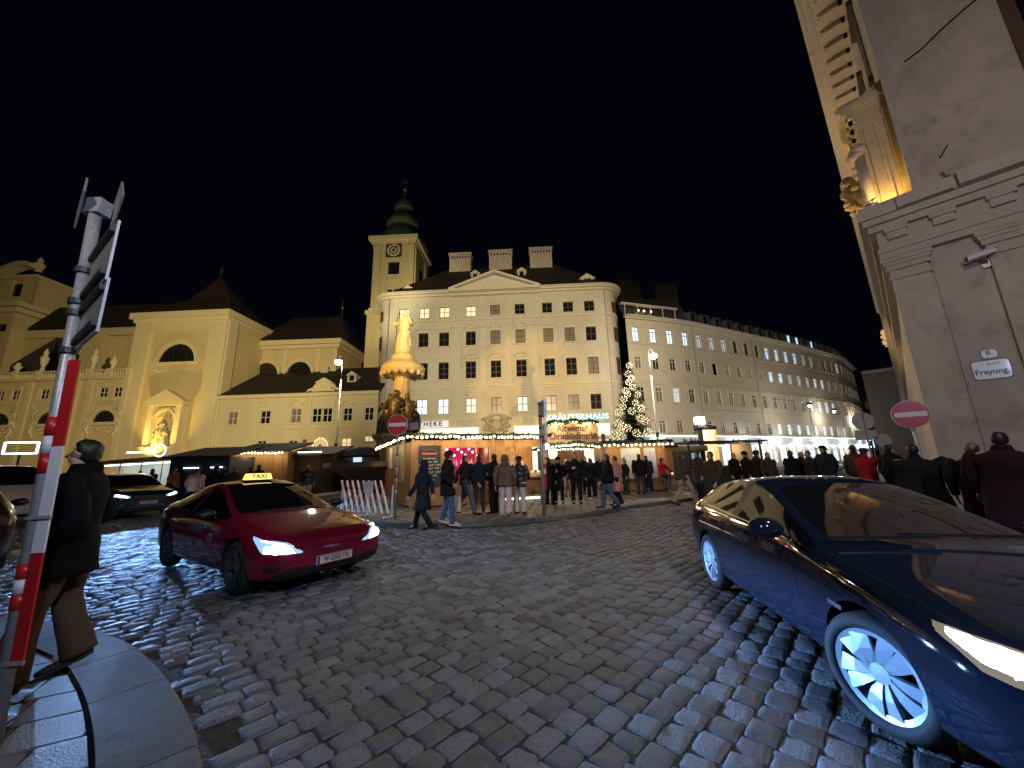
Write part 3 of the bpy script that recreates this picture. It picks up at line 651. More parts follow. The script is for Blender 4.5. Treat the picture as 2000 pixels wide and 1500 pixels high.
for x in (11.7, 18.3, 26.95): surround(wg, me, x, 12.05)
for x in (11.7, 18.9, 27.0):
    halfround(wg, x, 8.65, 1.65, M_YTRIM)
    b = MB()
    for s in (-1,1): b.tube([(x+s*1.9,-.2,8.3),(x+s*2.3,-.2,7.6),(x+s*1.7,-.2,7.0),(x+s*2.0,-.2,6.4)], [.2,.25,.18,.1], 6); b.tube([(x+s*1.6,-.2,10.6),(x+s*2.2,-.2,10.2),(x+s*2.3,-.2,9.3)], [.12,.16,.1], 6)
    b.build('stucco_scroll', M_YTRIM, wg, smooth=True, kind='stuff'); b = MB(); sculpt(b, x, -.15, 7.6, 3.4, .9, .1, 14, int(x)); b.build('stucco_relief', M_YTRIM, wg, smooth=True, kind='stuff')
for x in (8.6, 15.0, 22.0, 24.0, 29.2): MB().box(x-.35, x+.35, -.18, 0, 0, 14.8).build('pilaster', M_YTRIM, wg)
a = MB(); a.box(0,29.6,-.2,.2,15.1,15.25); a.box(0,29.6,-.2,.2,16.1,16.3)
for i in range(74): a.lathe([(.07,0),(.14,.25),(.07,.8)], (.3+i*.4, 0, 15.27), 6)
for x in (0,4.5,8.8,12.2,15.7,19.2,23.3,26.3,29.2): a.box(x-.35,x+.35,-.28,.28,15.1,16.4)
a.build('balustrade', M_YTRIM, wg)
for x, h in ((8.8,1.6),(16.0,3.4),(23.6,3.2),(26.6,1.9),(12.2,1.4)):
    b = MB(); b.lathe([(.3,16.4),(.2,16.4+.15*h),(.42,16.4+.4*h),(.5,16.4+.55*h),(.2,16.4+.7*h),(.3,16.4+.8*h),(.08,16.4+h)], (x,0,0), 10); b.build('stone_vase', M_YTRIM, wg, smooth=True)
nv = root('nave_wall', (-95, 62, 0), -.03, 'tall yellow church nave wall with dark pitched roof behind the low wing', 'building')
a = MB(); a.box(8, 34, 0, 12, 0, 26.0); a.box(24.0, 27, -3.2, 0, 0, 24.5); a.build('wall', M_YEL, nv); MB().box(8,34,-.5,0,25.2,26.6).build('cornice', M_YTRIM, nv)
MB().prism([(8,26.6),(34,26.6),(34,31),(14,31)], .0, 12).build('roof', M_ROOF, nv)
MB().add([(17.5,-6.5,18.5),(24,-6.5,22.8),(24,-1,22.8),(17.5,-1,18.5),(17.5,-6.5,15),(24,-6.5,15)], [(0,1,2,3),(0,4,5,1)]).build('lean_to_roof', M_SLATE, nv)
ft = root('broad_tower', (-95, 60, 0), -.03, 'massive yellow tower with waved cornice and stone vases at the picture edge', 'tower')
a = MB(); a.wall(-6, 9.0, 0, 29.4, [(6.2,8.0,26.0,27.4),(5.0,7.3,21.4,24.6),(1,3.3,21.4,24.6)], 0, .35); a.box(-6,9,.35,10,0,29.4); a.wall(-6,12.2-1.8,31,36.6,[(6.0,8.0,32.8,36.0)],.6,.4); a.box(-6,10.4,1.0,9,31,36.6)
a.quad((9,0,0),(9,.35,0),(9,.35,29.4),(9,0,29.4)); a.build('wall', M_YEL, ft)
a = MB(); a.box(-6,10.0,-.6,10.5,29.4,30.2); a.box(-6,11.0,-1.4,11,30.2,31.0)
for i in range(20):
    t0 = i/20; t1 = (i+1)/20; f = lambda t: (-6+17.2*t, -.4, 36.8+1.5*(.5-.5*cos(2*pi*t*1.6+.6)))
    a.bar(f(t0), f(t1), 1.8, .7)
for z in (36.2,): a.box(-6,10.7,.2,9.3,z,z+.6)
a.build('cornice', M_YTRIM, ft)
for x, z in ((6.2+5.0,37.4),(-4.3,39.0),(1.0,38.6)): MB().lathe([(.6,0),(.35,.3),(.75,1.0),(.8,1.4),(.3,1.9),(.45,2.1),(.1,2.9)], (x-.9, .5, z), 10).build('stone_vase', M_YTRIM, ft, smooth=True)
MB().box(6.2,8.0,.28,.34,26,27.4).box(6,8,.9,.98,32.8,35.4).build('louvred_opening', M_GLASS, ft)
for x in (6.15, 2.15): window(ft, x, 21.4, 2.3, 3.2, M_FRAMED, M_GLASS)
# two-storey house
hs = root('priory_house', (-41.4, 51, 0), -.045, 'long cream two-storey house with dark roof, scrolled gable and grilled round-arched door', 'building')
WI = [(2.52,1.42,'flat',M_GCURT,7.78,1.82),(7.2,1.45,'flat',M_GLASS,7.8,1.82),(11.55,1.5,'tri',M_GCURT,7.8,2.0),(14.5,1.35,None,M_GLASS,7.78,1.95),(15.98,1.35,None,M_GLASS,7.78,1.95),(18.82,1.25,'tri',M_GLASS,7.84,1.8),(21.8,1.25,'flat',M_GLASS,7.84,1.8)]
LO = [(18.9,1.3,None,M_GWARM,4.1,1.4),(11.5,1.25,None,M_GLASS,4.5,.9),(7.1,1.3,None,M_GLASS,4.7,.8),(22.0,1.2,None,M_GWARM,5.0,.7)]
a = MB(); a.wall(0, 23.0, 0, 11.4, [(x-w/2, x+w/2, z, z+h) for x, w, t, g, z, h in WI+LO], 0, .25); a.build('wall', mat('pale_yellow_plaster', (.56,.50,.33), .85, var=.08, vs=.6, streak=.3), hs)
MB().box(-.1,23.1,-.35,0,11.4,11.9).build('cornice', M_YTRIM, hs); MB().box(10.2,20.5,-.15,0,6.95,7.1).build('string_course', M_YTRIM, hs)
for x, w, t, g, z, h in WI+LO:
    window(hs, x, z, w, h, M_FRAMEW, g, y=.14); surround(hs, surround_mesh(w, h, .16, M_YTRIM, t), x, z)
a = MB().add([(-.1,-.5,11.9),(23.3,-.5,11.9),(23.3,8,17.5),(-.1,8,17.5),(7,8,17.5)], [(0,1,2,4),(0,4,3)]); ro = a.build('roof', M_ROOF, hs)
x, z = inplane(687, 735, hs, 2.5); dormer(x, 2.5, z-.9, 1.3, 1.1, ro); x, z = inplane(636, 728, hs, 7); MB().box(x-.6,x+.6,6.5,7.5,z-1,z+.9).build('chimney', M_CREAM2, ro)
g = MB(); g.box(13.6,16.9,-.3,.3,11.9,12.3); g.box(14.1,16.4,-.25,.25,12.3,13.3); g.prism([(14.0,13.3),(16.5,13.3),(15.25,14.0)], -.4,.4)
for s in (-1,1): g.tube([(15.25+s*1.2,0,13.0),(15.25+s*1.5,0,12.5),(15.25+s*2.1,0,12.3),(15.25+s*2.4,0,12.0)], .25, 6)
g.box(13.4,13.7,-.2,0,7.1,11.4); g.box(16.8,17.1,-.2,0,7.1,11.4); g.build('scrolled_gable', M_YTRIM, hs)
a = MB(); n = 12; a.add([(15.35,-.05,4.3)] + [(15.35+1.25*cos(pi*i/n),-.05,4.3+1.5*sin(pi*i/n)) for i in range(n+1)], [(0,i,i+1) for i in range(1,n+1)]); dr = a.build('fanlight', M_GWARM, hs)
a = MB()
for i in range(1, 10): t = pi*i/10; a.bar((15.35,-.1,4.3), (15.35+1.25*cos(t),-.1,4.3+1.5*sin(t)), .05, .04)
for r in (.4,.8,1.25):
    for i in range(n): t0, t1 = pi*i/n, pi*(i+1)/n; a.bar((15.35+r*cos(t0),-.1,4.3+r*1.2*sin(t0)), (15.35+r*cos(t1),-.1,4.3+r*1.2*sin(t1)), .06, .04)
a.build('grille', M_IRON, dr); MB().box(14.1,16.6,-.12,-.02,0,4.3).build('door', M_FRAMED, hs)
MB().box(12.9,13.4,-.08,-.02,4.3,5.5).build('red_plaque', mat('red_plaque', (.30,.03,.03), .5), hs)
# side chapel behind
sc = root('side_chapel', (-42, 58, 0), -.03, 'yellow chapel with two half-round windows and steep dark roof behind the priory house', 'building')
a = MB(); a.box(0,13.7,0,9,0,20.8); a.build('wall', M_YEL, sc); [MB().box(q, q+.65,-.15,0,0,20.8).build('pilaster', M_YTRIM, sc) for q in (4.9,10.3,13.05)]; a = MB(); a.box(-.2,14.1,-.4,9.3,20.8,21.4); a.box(-.4,14.5,-.8,9.7,21.4,22.2); a.build('cornice', M_YTRIM, sc)
halfround(sc, 2.2, 16.6, 2.0, M_YTRIM); halfround(sc, 7.7, 16.6, 2.0, M_YTRIM)
ro = MB().add([(-.5,-.9,22.2),(14.6,-.9,22.2),(14.6,9.8,22.2),(-.5,9.8,22.2),(3,4.5,28.2),(11.7,4.5,28.2)], [(0,1,5,4),(1,2,5),(2,3,4,5),(3,0,4)]).build('roof', M_ROOF, sc)
MB().lathe([(.2,28),(.1,29.5),(.3,29.9),(.04,31.6)], (11.6,4.5,0), 8).build('finial', M_IRON, ro)
# ================================================================ long curved building
cv = root('curved_office_building', (17.1, 52.7, 0), 0, 'long curving beige building with lit shops, mansard storey and rows of lit windows', 'building')
PLc = [Vector(p) for p in ((0,0),(9.8,3.0),(21.3,8.7),(42.1,19.3),(57.1,28.1),(80.4,48.3))]
DC = [0]
for a, b in zip(PLc, PLc[1:]): DC.append(DC[-1] + (b-a).length)
def cpos(s):
    for i in range(len(PLc)-1):
        if s <= DC[i+1] or i == len(PLc)-2: return PLc[i].lerp(PLc[i+1], (s-DC[i])/(DC[i+1]-DC[i]))
def csm(s): return (cpos(max(0,s-3)) + cpos(s) * 2 + cpos(s+3)) / 4 if s > 1.5 else cpos(s)
NB = 26; SB = 3.12; BX = [.34 + SB*i for i in range(NB+1)]
CR = [(19.2, 2.3, 1.15), (14.95, 1.9, 1.15), (10.0, 2.2, 1.2), (5.4, 1.9, 1.2)]
random.seed(8)
coolset = {(0,i) for i in (0,1,2,3,10,11,12,13,19)} | {(3,i) for i in (10,11,12,13,14,15,16)} | {(1,i) for i in (10,11,15,16)} | {(2,i) for i in (14,15,16,17)}
dimset = {(0,4),(0,5),(0,6),(0,14),(2,2),(1,12),(1,13),(1,14),(0,15),(3,17),(3,18),(0,20)}
wa = MB(); trs = {}; mans = MB(); cor = MB(); M_SHOPC = emis('shopfront_glow', (.80,.92,1.0), 1.0)
M_BANDW = mat('white_fascia', (.62,.64,.64), .5)
smes = {}
for r_, (z, h, w) in enumerate(CR): smes[r_] = surround_mesh(w, h, .13, M_GREY, {0: None, 1: None, 2: 'flat', 3: None}[r_], proud=.05)
def tf(mb_, sub, p, ang):
    c_, s_ = cos(ang), sin(ang); b_ = len(mb_.v); mb_.v += [(p.x + c_*x - s_*y, p.y + s_*x + c_*y, z) for x, y, z in sub.v]
    for f, m in zip(sub.f, sub.m): mb_.f.append(tuple(b_+i for i in f)); mb_.m.append(m)
BAYS = []
for i in range(NB):
    p, q = csm(BX[i]), csm(BX[i+1]); d = q-p; L_ = d.length; ang = atan2(d.y, d.x); BAYS.append((p, ang, L_))
    sub = MB(); c0 = L_/2; hl = [(c0-w/2, c0+w/2, z, z+h) for z, h, w in CR] + [(.45, L_-.45, .5, 3.4)]
    sub.wall(0, L_, 0, 23.0, hl, 0, .22); tf(wa, sub, p, ang)
    sub = MB()
    for z0, z1, pr in ((18.75,19.0,.16),(13.0,13.2,.10),(12.75,12.98,.06),(17.9,18.0,.05),(9.7,9.8,.06),(5.0,5.22,.3),(8.85,8.98,.05)): s2 = MB().box(0, L_+.005, -pr, 0, z0, z1); tf(trs.setdefault(z0, MB()), s2, p, ang)
    sub = MB().box(0, L_+.01, -.45, 0, 22.7, 22.95).box(0, L_+.01, -.75, .3, 22.95, 23.2); tf(cor, sub, p, ang)
    sub = MB(); sub.add([(0,.4,23.2),(L_,.4,23.2),(L_,1.8,26.2),(0,1.8,26.2),(L_,6,27.4),(0,6,27.4),(L_,12,27.4),(0,12,27.4)], [(0,1,2,3),(3,2,4,5),(5,4,6,7)]); tf(mans, sub, p, ang)
    for r_, (z, h, w) in enumerate(CR):
        if r_ == 1 and i in (5,) or r_ == 0 and i in (17,18): continue
        g = M_GCOOL if (r_, i) in coolset else M_GCOOL2 if (r_, i) in dimset else (M_GCURT if random.random() < .35 else M_GLASS)
        pp = p + d.normalized()*c0; nrm = Vector((-sin(ang), cos(ang)))
        window(cv, pp.x+nrm.x*.14, pp.y+nrm.y*.14, w, h, M_FRAMEW if r_ else M_FRAMED, g, 0, 'casement' if i < 14 else 'casement', ang).location = (pp.x+nrm.x*.14, pp.y+nrm.y*.14, z)
        o = link_mesh('window_surround', smes[r_], cv, (pp.x, pp.y, z), ang)
    # shop front
    sub = MB().box(.42, L_-.42, .1, .16, .5, .6).box(.42, L_-.42, .1, .16, 2.7, 2.78).box(L_/2-.04, L_/2+.04, .1, .16, .5, 3.4); pw = MB(); tf(pw, sub, p, ang); po = pw.build('shop_window', M_STEEL, cv)
    sub = MB().quad((.45,.2,.5),(L_-.45,.2,.5),(L_-.45,.2,3.4),(.45,.2,3.4)); pw = MB(); tf(pw, sub, p, ang); pw.build('pane', M_SHOPC if i % 3 else emis('shopfront_dim', (.9,.9,.85), .35), po)
    sub = MB().box(0, L_, -.22, -.002, 3.55, 4.9); pw = MB(); tf(pw, sub, p, ang); pw.build('fascia', M_BANDW, cv)
    sub = MB().box(.05, L_-.05, -.42, -.34, 4.92, 4.98).box(.1, L_-.1, -.3, -.24, 3.44, 3.5); pw = MB(); tf(pw, sub, p, ang); pw.build('light_strip', emis('added_fascia_glow', (.80,.92,1.0), 3), cv)  # glowing strips added to brighten the fascia band
    # mansard dormer
    if i > 3:
        sub = MB(); c = L_/2; sub.box(c-.75, c-.55, .35, 2.0, 23.5, 25.3); sub.box(c+.55, c+.75, .35, 2.0, 23.5, 25.3); sub.box(c-.85, c+.85, .25, 2.2, 25.3, 25.5); sub.box(c-.55,c+.55,.4,2,23.3,23.6); pw = MB(); tf(pw, sub, p, ang); o = pw.build('dormer', M_SLATE, cv)
        sub = MB().quad((c-.55,.5,23.6),(c+.55,.5,23.6),(c+.55,.5,25.3),(c-.55,.5,25.3)); pw = MB(); tf(pw, sub, p, ang); pw.build('pane', M_GCOOL if i in (13,14,16) else M_GLASS, o)
wa.build('wall', M_GREY, cv); [q.build('string_course', M_GREY, cv) for q in trs.values()]; cor.build('cornice', M_GREY, cv); mans.build('roof', M_SLATE, cv)
for i in (4, 9, 14, 19): p, ang, L_ = BAYS[i]; MB().tube([(p.x+.15*sin(ang),p.y-.15*cos(ang),5.2),(p.x+.15*sin(ang),p.y-.15*cos(ang),22.8)], .07, 6).build('downpipe', M_STEEL, cv)
E_ = csm(BX[NB]); q2 = E_ + Vector((14, 20)); w_ = MB(); w_.quad((E_.x,E_.y,0),(q2.x,q2.y,0),(q2.x,q2.y,23),(E_.x,E_.y,23)); w_.build('end_wall', M_GREY, cv)
for i, s in enumerate(('Bank','Mode','Optik','Cafe','Galerie')[:0]): pass
# black emblem-like shapes on the fascia and its lamps
for s, n in ((5.2,2),(8.2,2),(9.4,4),(13.2,5),(19,1),(20.3,1),(22,3),(26,2),(28,1)):
    k_ = int((s-.34)/SB); p, ang, L_ = BAYS[k_]; sub = MB(); x = s - BX[k_]
    for j in range(n): sub.box(x+j*.42, x+j*.42+.28, -.32, -.23, 3.7, 3.95+.25*((j*7+k_) % 3)); sub.box(x+j*.42+.06, x+j*.42+.16, -.32, -.23, 3.95, 4.6-.2*(j % 2))
    pw = MB(); tf(pw, sub, p, ang); pw.build('lettering', M_LETB, cv)
p, ang, L_ = BAYS[0]; text('Santo', .95, M_BACKL, cv, (p.x+2.0, p.y+.0, 4.25), rot=(pi/2,0,ang), ext=.03)
bulb8 = MB().ball((0,0,0), .5, 8, 6).mesh('bulb', emis('white_bulb', (.92,.96,1.0), 9))
SCON = []
for i in range(6, NB):
    p, ang, L_ = BAYS[i]; nrm = Vector((sin(ang), -cos(ang)))
    for zz in (3.35,):
        o = link_mesh('wall_lamp', bulb8, cv, (p.x+nrm.x*.35, p.y+nrm.y*.35, zz)); o.scale = (.3,.3,.5)
    if i % 3 == 0:
        w = Vector((17.1+p.x+nrm.x*1.0, 52.7+p.y+nrm.y*1.0, 3.6)); point(w, 260, (.85,.93,1), .2)
for i in (1, 4, 7, 10, 14, 18):
    p, ang, L_ = BAYS[i]; nrm = Vector((sin(ang), -cos(ang))); point((17.1+p.x+nrm.x*1.2, 52.7+p.y+nrm.y*1.2, 4.6), 120, (.85,.93,1), .2)
# roof terrace with lit lamps, chimneys
a = MB()
for i in range(5): a.box(.4+2.2*i, .5+2.2*i, .2+.66*i, .3+.66*i, 23.2, 25.2)
a.bar((0,.3,25.3),(9.8,3.3,25.3),.5,.25); a.build('roof_terrace', M_CREAM2, cv)
for x, y in ((3.0,1.6),(4.0,1.9),(5.2,2.2)): o = link_mesh('wall_lamp', MB().ball((0,0,0),.16,6,4).mesh('bulb', emis('terrace_bulb', (1,.72,.3), 7)), cv, (x, y, 24.6))
for px, py, p2, q2 in ((1208,545,1253,571),(1277,553,1325,580)):
    yl = 66; a_ = at(px, py, yl); b_ = at(p2, q2, yl); MB().box(a_.x-17.1, b_.x-17.1, yl-52.7, yl-52.7+2, 25, a_.z).build('chimney', M_ROOF, cv)
rf = MB().prism([(.5,26.5),(16,26.5),(13.5,30.5),(.5,31.2)], 11, 20).build('rear_roof', M_ROOF, cv)
# ================================================================ palace at the corner
KP = 1.2
pr_ = root('corner_palace', (11.48, 10.8, 0), atan2(-.72732, .6863), 'weathered stone palace rising at the picture edge, ledge and gilded window bays on its facade', 'building')
zz = lambda z: CAMH + (z-CAMH)*KP
a = MB(); a.box(.55, 12, .16, 12, 0, 8.9)         # ground storey
a.wall(1.4, 12, 9.3, 24.0, [(3.85,5.6,10.4,14.6),(7.8,9.6,10.4,14.6)], .14, .3); a.wall(1.4,12,24,24.01,[],.14)
a.add([(1.4,.14,9.3),(1.4,64,9.3),(1.4,64,24.0),(1.4,.14,24.0)], [(0,3,2,1)]); a.box(1.6,12,.5,64,9.0,9.3); a.add([(.55,12,0),(.55,64,0),(.55,64,9),(.55,12,9)], [(0,3,2,1)])
a.build('wall', M_PALACE, pr_)
a = MB(); a.box(.42, 1.2, 0, .5, 0, 7.5); a.box(2.28, 3.1, -.02, .5, 0, 7.5); a.box(1.28, 2.2, .12, .5, .0, 7.45)
a.box(5.0, 6.2, -.02, .5, 0, 7.5); a.box(.36,1.26,-.06,.5,0,1.1); a.box(2.2,3.2,-.08,.5,0,1.1); a.build('pilaster', M_PALACE, pr_)
a = MB()
for z0, z1, pj in ((6.82,6.92,.05),(6.92,7.06,.02),(7.12,7.28,.07),(7.28,7.38,.11),(7.38,7.5,.15)):
    a.box(.42-pj, 1.2+pj, -pj, .4, z0, z1); a.box(2.28-pj, 3.1+pj, -.02-pj, .4, z0, z1)
a.box(.30, 12, -.05, .5, 7.55, 7.75); a.box(.28, 12, -.10, .5, 7.75, 7.9); a.box(.34, 12, -.03, .5, 7.9, 8.45)
for x in (.55, 1.5, 2.55, 3.5, 4.6, 5.7): a.box(x, x+.42, -.14, .3, 8.10, 8.32); a.box(x-.05, x+.47, -.20, .3, 8.32, 8.46)
a.box(.18, 12, -.2, .5, 8.45, 8.65); a.box(.08, 12, -.32, .5, 8.65, 8.85); a.box(0, 12, -.42, .6, 8.85, 9.16); a.box(.06, 12, -.34, 1.4, 9.16, 9.3)
a.box(.9, 2.0, -.56, -.42, 8.85, 9.2); a.box(2.1, 3.4, -.62, -.42, 8.85, 9.24)
a.box(0, 1.5, .6, 64, 8.85, 9.16); a.box(.2, .5, .5, 64, 8.4, 8.85); a.box(.3,.56,.5,64,7.6,8.0)
a.build('ledge', M_PTRIM, pr_)
a = MB(); a.box(0, 1.6, -.6, 64, 22.6, 23.3); a.box(.25, 1.5, -.4, 64, 21.9, 22.6); a.box(-.25,.2,-.8,64,23.3,23.9); a.build('cornice', M_PTRIM, pr_)
cm = MB().box(0,.9,0,.34,0,.42).box(.1,.75,.02,.32,-.22,0).tube([(.12,.17,-.1),(.0,.17,.1),(.1,.17,.35)],.13,6).mesh('modillion', M_PTRIM)
for i in range(56): link_mesh('modillion', cm, pr_, (.35, .2+1.0*i, 21.9))
cm2 = MB().box(0,.22,0,.30,0,.5).mesh('bracket', M_PTRIM)
for i in range(56): link_mesh('bracket', cm2, pr_, (.32, 4+.75*i, 7.95))
a = MB(); a.box(1.32,1.46,-.0,.14,9.3,24); a.build('corner_strip', M_PTRIM, pr_)
for i in range(14): w = MB().box(1.36,1.42,2.9+4.2*i,4.4+4.2*i,16.2,19.6).box(1.2,1.4,2.6+4.2*i,4.7+4.2*i,19.7,19.95).box(1.25,1.4,2.7+4.2*i,4.6+4.2*i,15.9,16.15); w.build('window', mat('dark_palace_window', (.05,.045,.04), .3), pr_)
f = MB().box(3.8,4.02,-.04,.3,9.9,15.2).box(5.45,5.65,-.04,.3,9.9,15.2).box(3.8,5.65,-.04,.3,14.9,15.2).box(3.6,5.85,-.2,.3,15.3,15.6).build('window', mat('brown_palace_frame', (.10,.06,.045), .6), pr_)
MB().quad((3.9,.3,10),(5.5,.3,10),(5.5,.3,15),(3.9,.3,15)).build('pane', M_GLASS, f)
cb = MB().tube([(1.9,.1,13.9),(2.3,.06,14.0),(2.7,.06,14.25),(3.2,.06,14.5),(3.7,.06,14.7)], .025, 5).tube([(2.0,.1,10.2),(2.1,.08,10.35),(2.2,.08,10.5)], .02, 5).build('cable', M_IRON, pr_)
stn = MB()
for i, (x, z, r) in enumerate(((1.95,9.75,.10),(2.05,9.6,.07),(1.9,9.5,.09),(2.2,9.55,.05))): stn.tube([(x,.13,z),(x+.06,.12,z-.25)], [(r*.5,.008),(r*.2,.006)], 6)
stn.build('plaster_stain', mat('dark_damp', (.12,.09,.075), .9), pr_)
# gilded window bays on the facade (aedicules with column, herm and uplight)
M_AED = mat('bay_stucco', (.52,.43,.28), .75, var=.15, vs=4, bump=.4, bs=14)
def bay(y0, z0, h, wd=3.0):
    a = MB(); a.box(.55,1.4,y0,y0+.5,z0,z0+h); a.box(.75,1.4,y0+.5,y0+.8,z0,z0+h*.97); a.box(.55,1.4,y0+wd-.5,y0+wd,z0,z0+h); a.box(.95,1.4,y0+.5,y0+wd-.5,z0+h*.86,z0+h)
    for k_, (pj, t0, t1) in enumerate(((.0,1.0,1.04),(-.12,1.04,1.09),(-.25,1.09,1.12),(-.38,1.12,1.17))): a.box(.5+pj, 1.4, y0-.0+pj*.4, y0+wd-pj*.4, z0+h*t0, z0+h*t1)
    for i in range(5): a.box(.3,.5,y0+.1+i*.55,y0+.4+i*.55,z0+h*1.04,z0+h*1.08)
    a.prism([(.2,z0+h*1.17),(1.4,z0+h*1.17),(1.4,z0+h*1.32)], y0+.2, y0+wd-.2)
    for i in range(4): a.box(.50,.555,y0+.08+i*.1,y0+.13+i*.1,z0+.4,z0+h*.35)
    a.box(.68,.76,y0-.07,y0,z0+.3,z0+h*.95).box(.95,1.03,y0-.07,y0,z0+.3,z0+h*.95).box(1.2,1.4,y0-.10,y0,z0,z0+h).box(.62,1.2,y0-.05,y0,z0+h*.78,z0+h*.82).box(.62,1.2,y0-.08,y0,z0+h*.90,z0+h*.93); a.box(.3,1.4,y0-.1,y0+.62,z0,z0+.3); a.build('window_bay', M_AED, pr_)
    c = MB(); c.lathe([(.26,0),(.26,.12),(.18,.2),(.23,.3),(.16,.42),(.16,.5)], (.42,y0-.12,z0), 12); c.tube([(.42,y0-.12,z0+.5),(.42,y0-.12,z0+h*.62)], [.15,.13], 12); c.ball((.42,y0-.12,z0+h*.68), (.24,.24,.22), 10, 7); c.tube([(.42,y0-.12,z0+h*.6),(.3,y0-.1,z0+h*.66)], [.2,.24], 8)
    sculpt(c, .42, y0-.25, z0+.35, .5, .4, .2, 10, 3); c.build('herm_column', M_PTRIM, pr_, smooth=True)
    c = MB(); sculpt(c, .1, y0+wd*.7, z0+h*.52, .7, 1.4, .4, 24, 5); c.ball((.0,y0+wd*.7,z0+h*.72),(.25,.3,.32),9,7); c.tube([(.0,y0+wd*.7,z0+h*.66),(.3,y0+wd*.7,z0+h*.4),(.6,y0+wd*.7,z0+h*.2)],[.32,.3,.15],8); c.build('herm', M_AED, pr_, smooth=True)
bay(.75, 9.3, 3.9); bay(24.5, 9.3, 3.0, 3.4)
spot(wp(pr_, .78, .27, 9.42), wp(pr_, .95, .66, 12), 120, (1,.58,.14), 130, .9, .04)
spot(wp(pr_, -.25, 1.5, 9.4), wp(pr_, 1.0, 2.2, 13), 90, (1,.58,.16), 120, .9, .04)
spot(wp(pr_, -.6, 4.5, 8.9), wp(pr_, .9, 3.4, 20), 420, (1,.62,.22), 110, .9, .1)
spot(wp(pr_, -.3, 24.0, 9.5), wp(pr_, .9, 25.5, 12), 300, (1,.62,.18), 110, .9, .08)
for y in (12, 20, 30): spot(wp(pr_, -.9, y, 9.5), wp(pr_, .8, y, 23), 900, (1,.66,.30), 100, .9, .1)
# enamel signs, camera
sg = root('street_name_sign', wp(pr_, 1.76, -.02+.13, 3.75), pr_.rotation_euler.z, 'white enamel street sign reading Freyung on the palace wall', 'sign')
M_ENAM = mat('white_enamel', (.68,.64,.60), .3, coat=.5); M_REDB = mat('dark_red_edge', (.12,.03,.03), .4)
def plate_(par, w, h):
    def rr(w, h, y0, y1, m): 
        c = .06; P = [(-w/2+c,-h/2),(w/2-c,-h/2),(w/2-c*.3,-h/2+c*.3),(w/2,-h/2+c),(w/2,h/2-c),(w/2-c*.3,h/2-c*.3),(w/2-c,h/2),(-w/2+c,h/2),(-w/2+c*.3,h/2-c*.3),(-w/2,h/2-c),(-w/2,-h/2+c),(-w/2+c*.3,-h/2+c*.3)]; return MB().prism(P, y0, y1)
    rr(w, h, -.012, 0, 0).build('edge', M_REDB, par); rr(w-.035, h-.035, -.016, -.012, 0).build('face', M_ENAM, par)
plate_(sg, .66, .52)
text('Freyung.', .195, M_LETB, sg, (0,-.018,-.06), ext=.001, sx=.86, bold=.005, name='lettering'); text('1. Bezirk', .10, M_REDB, sg, (.02,-.018,.155), ext=.001, sx=.9)
s8 = root('house_number_sign', wp(pr_, 1.80, -.02+.13, 4.17), pr_.rotation_euler.z, 'small white enamel house number 8 above the street sign', 'sign'); plate_(s8, .30, .26); text('8.', .17, M_LETB, s8, (0,-.018,.03), ext=.001, bold=.004); text('FREYUNG', .035, M_REDB, s8, (0,-.018,-.085), ext=.001)
cc = root('security_camera', wp(pr_, 2.15, .1, 6.75), pr_.rotation_euler.z, 'white security camera on bracket high on the palace wall', 'camera')
a = MB(); a.bar((-.28,-.4,.02),(.22,-.34,.1),.13,.11); a.bar((-.3,-.41,.09),(.26,-.34,.17),.17,.02); a.build('housing', mat('white_plastic', (.6,.6,.6), .4), cc)
MB().bar((0,-.38,0),(.08,0,-.1),.05).box(-.02,.18,-.04,.0,-.22,.02).build('bracket', M_STEEL, cc); MB().tube([(-.28,-.4,.02),(-.31,-.405,.015)], .05, 10).build('lens', M_GLASS, cc)
# palace pavement
pp_ = [wp(pr_, -2.2, -2.4, 0), wp(pr_, 12, -2.4, 0), wp(pr_, 12, .3, 0), wp(pr_, .5, .3, 0), wp(pr_, .5, 60, 0), wp(pr_, -2.2, 60, 0)]
pl2 = tag(MB().zprism([(p.x, p.y) for p in pp_], -.04, .06).build('pavement', M_PAV), kind='structure'); setrnd(pl2.data, [.4]*len(pl2.data.vertices))
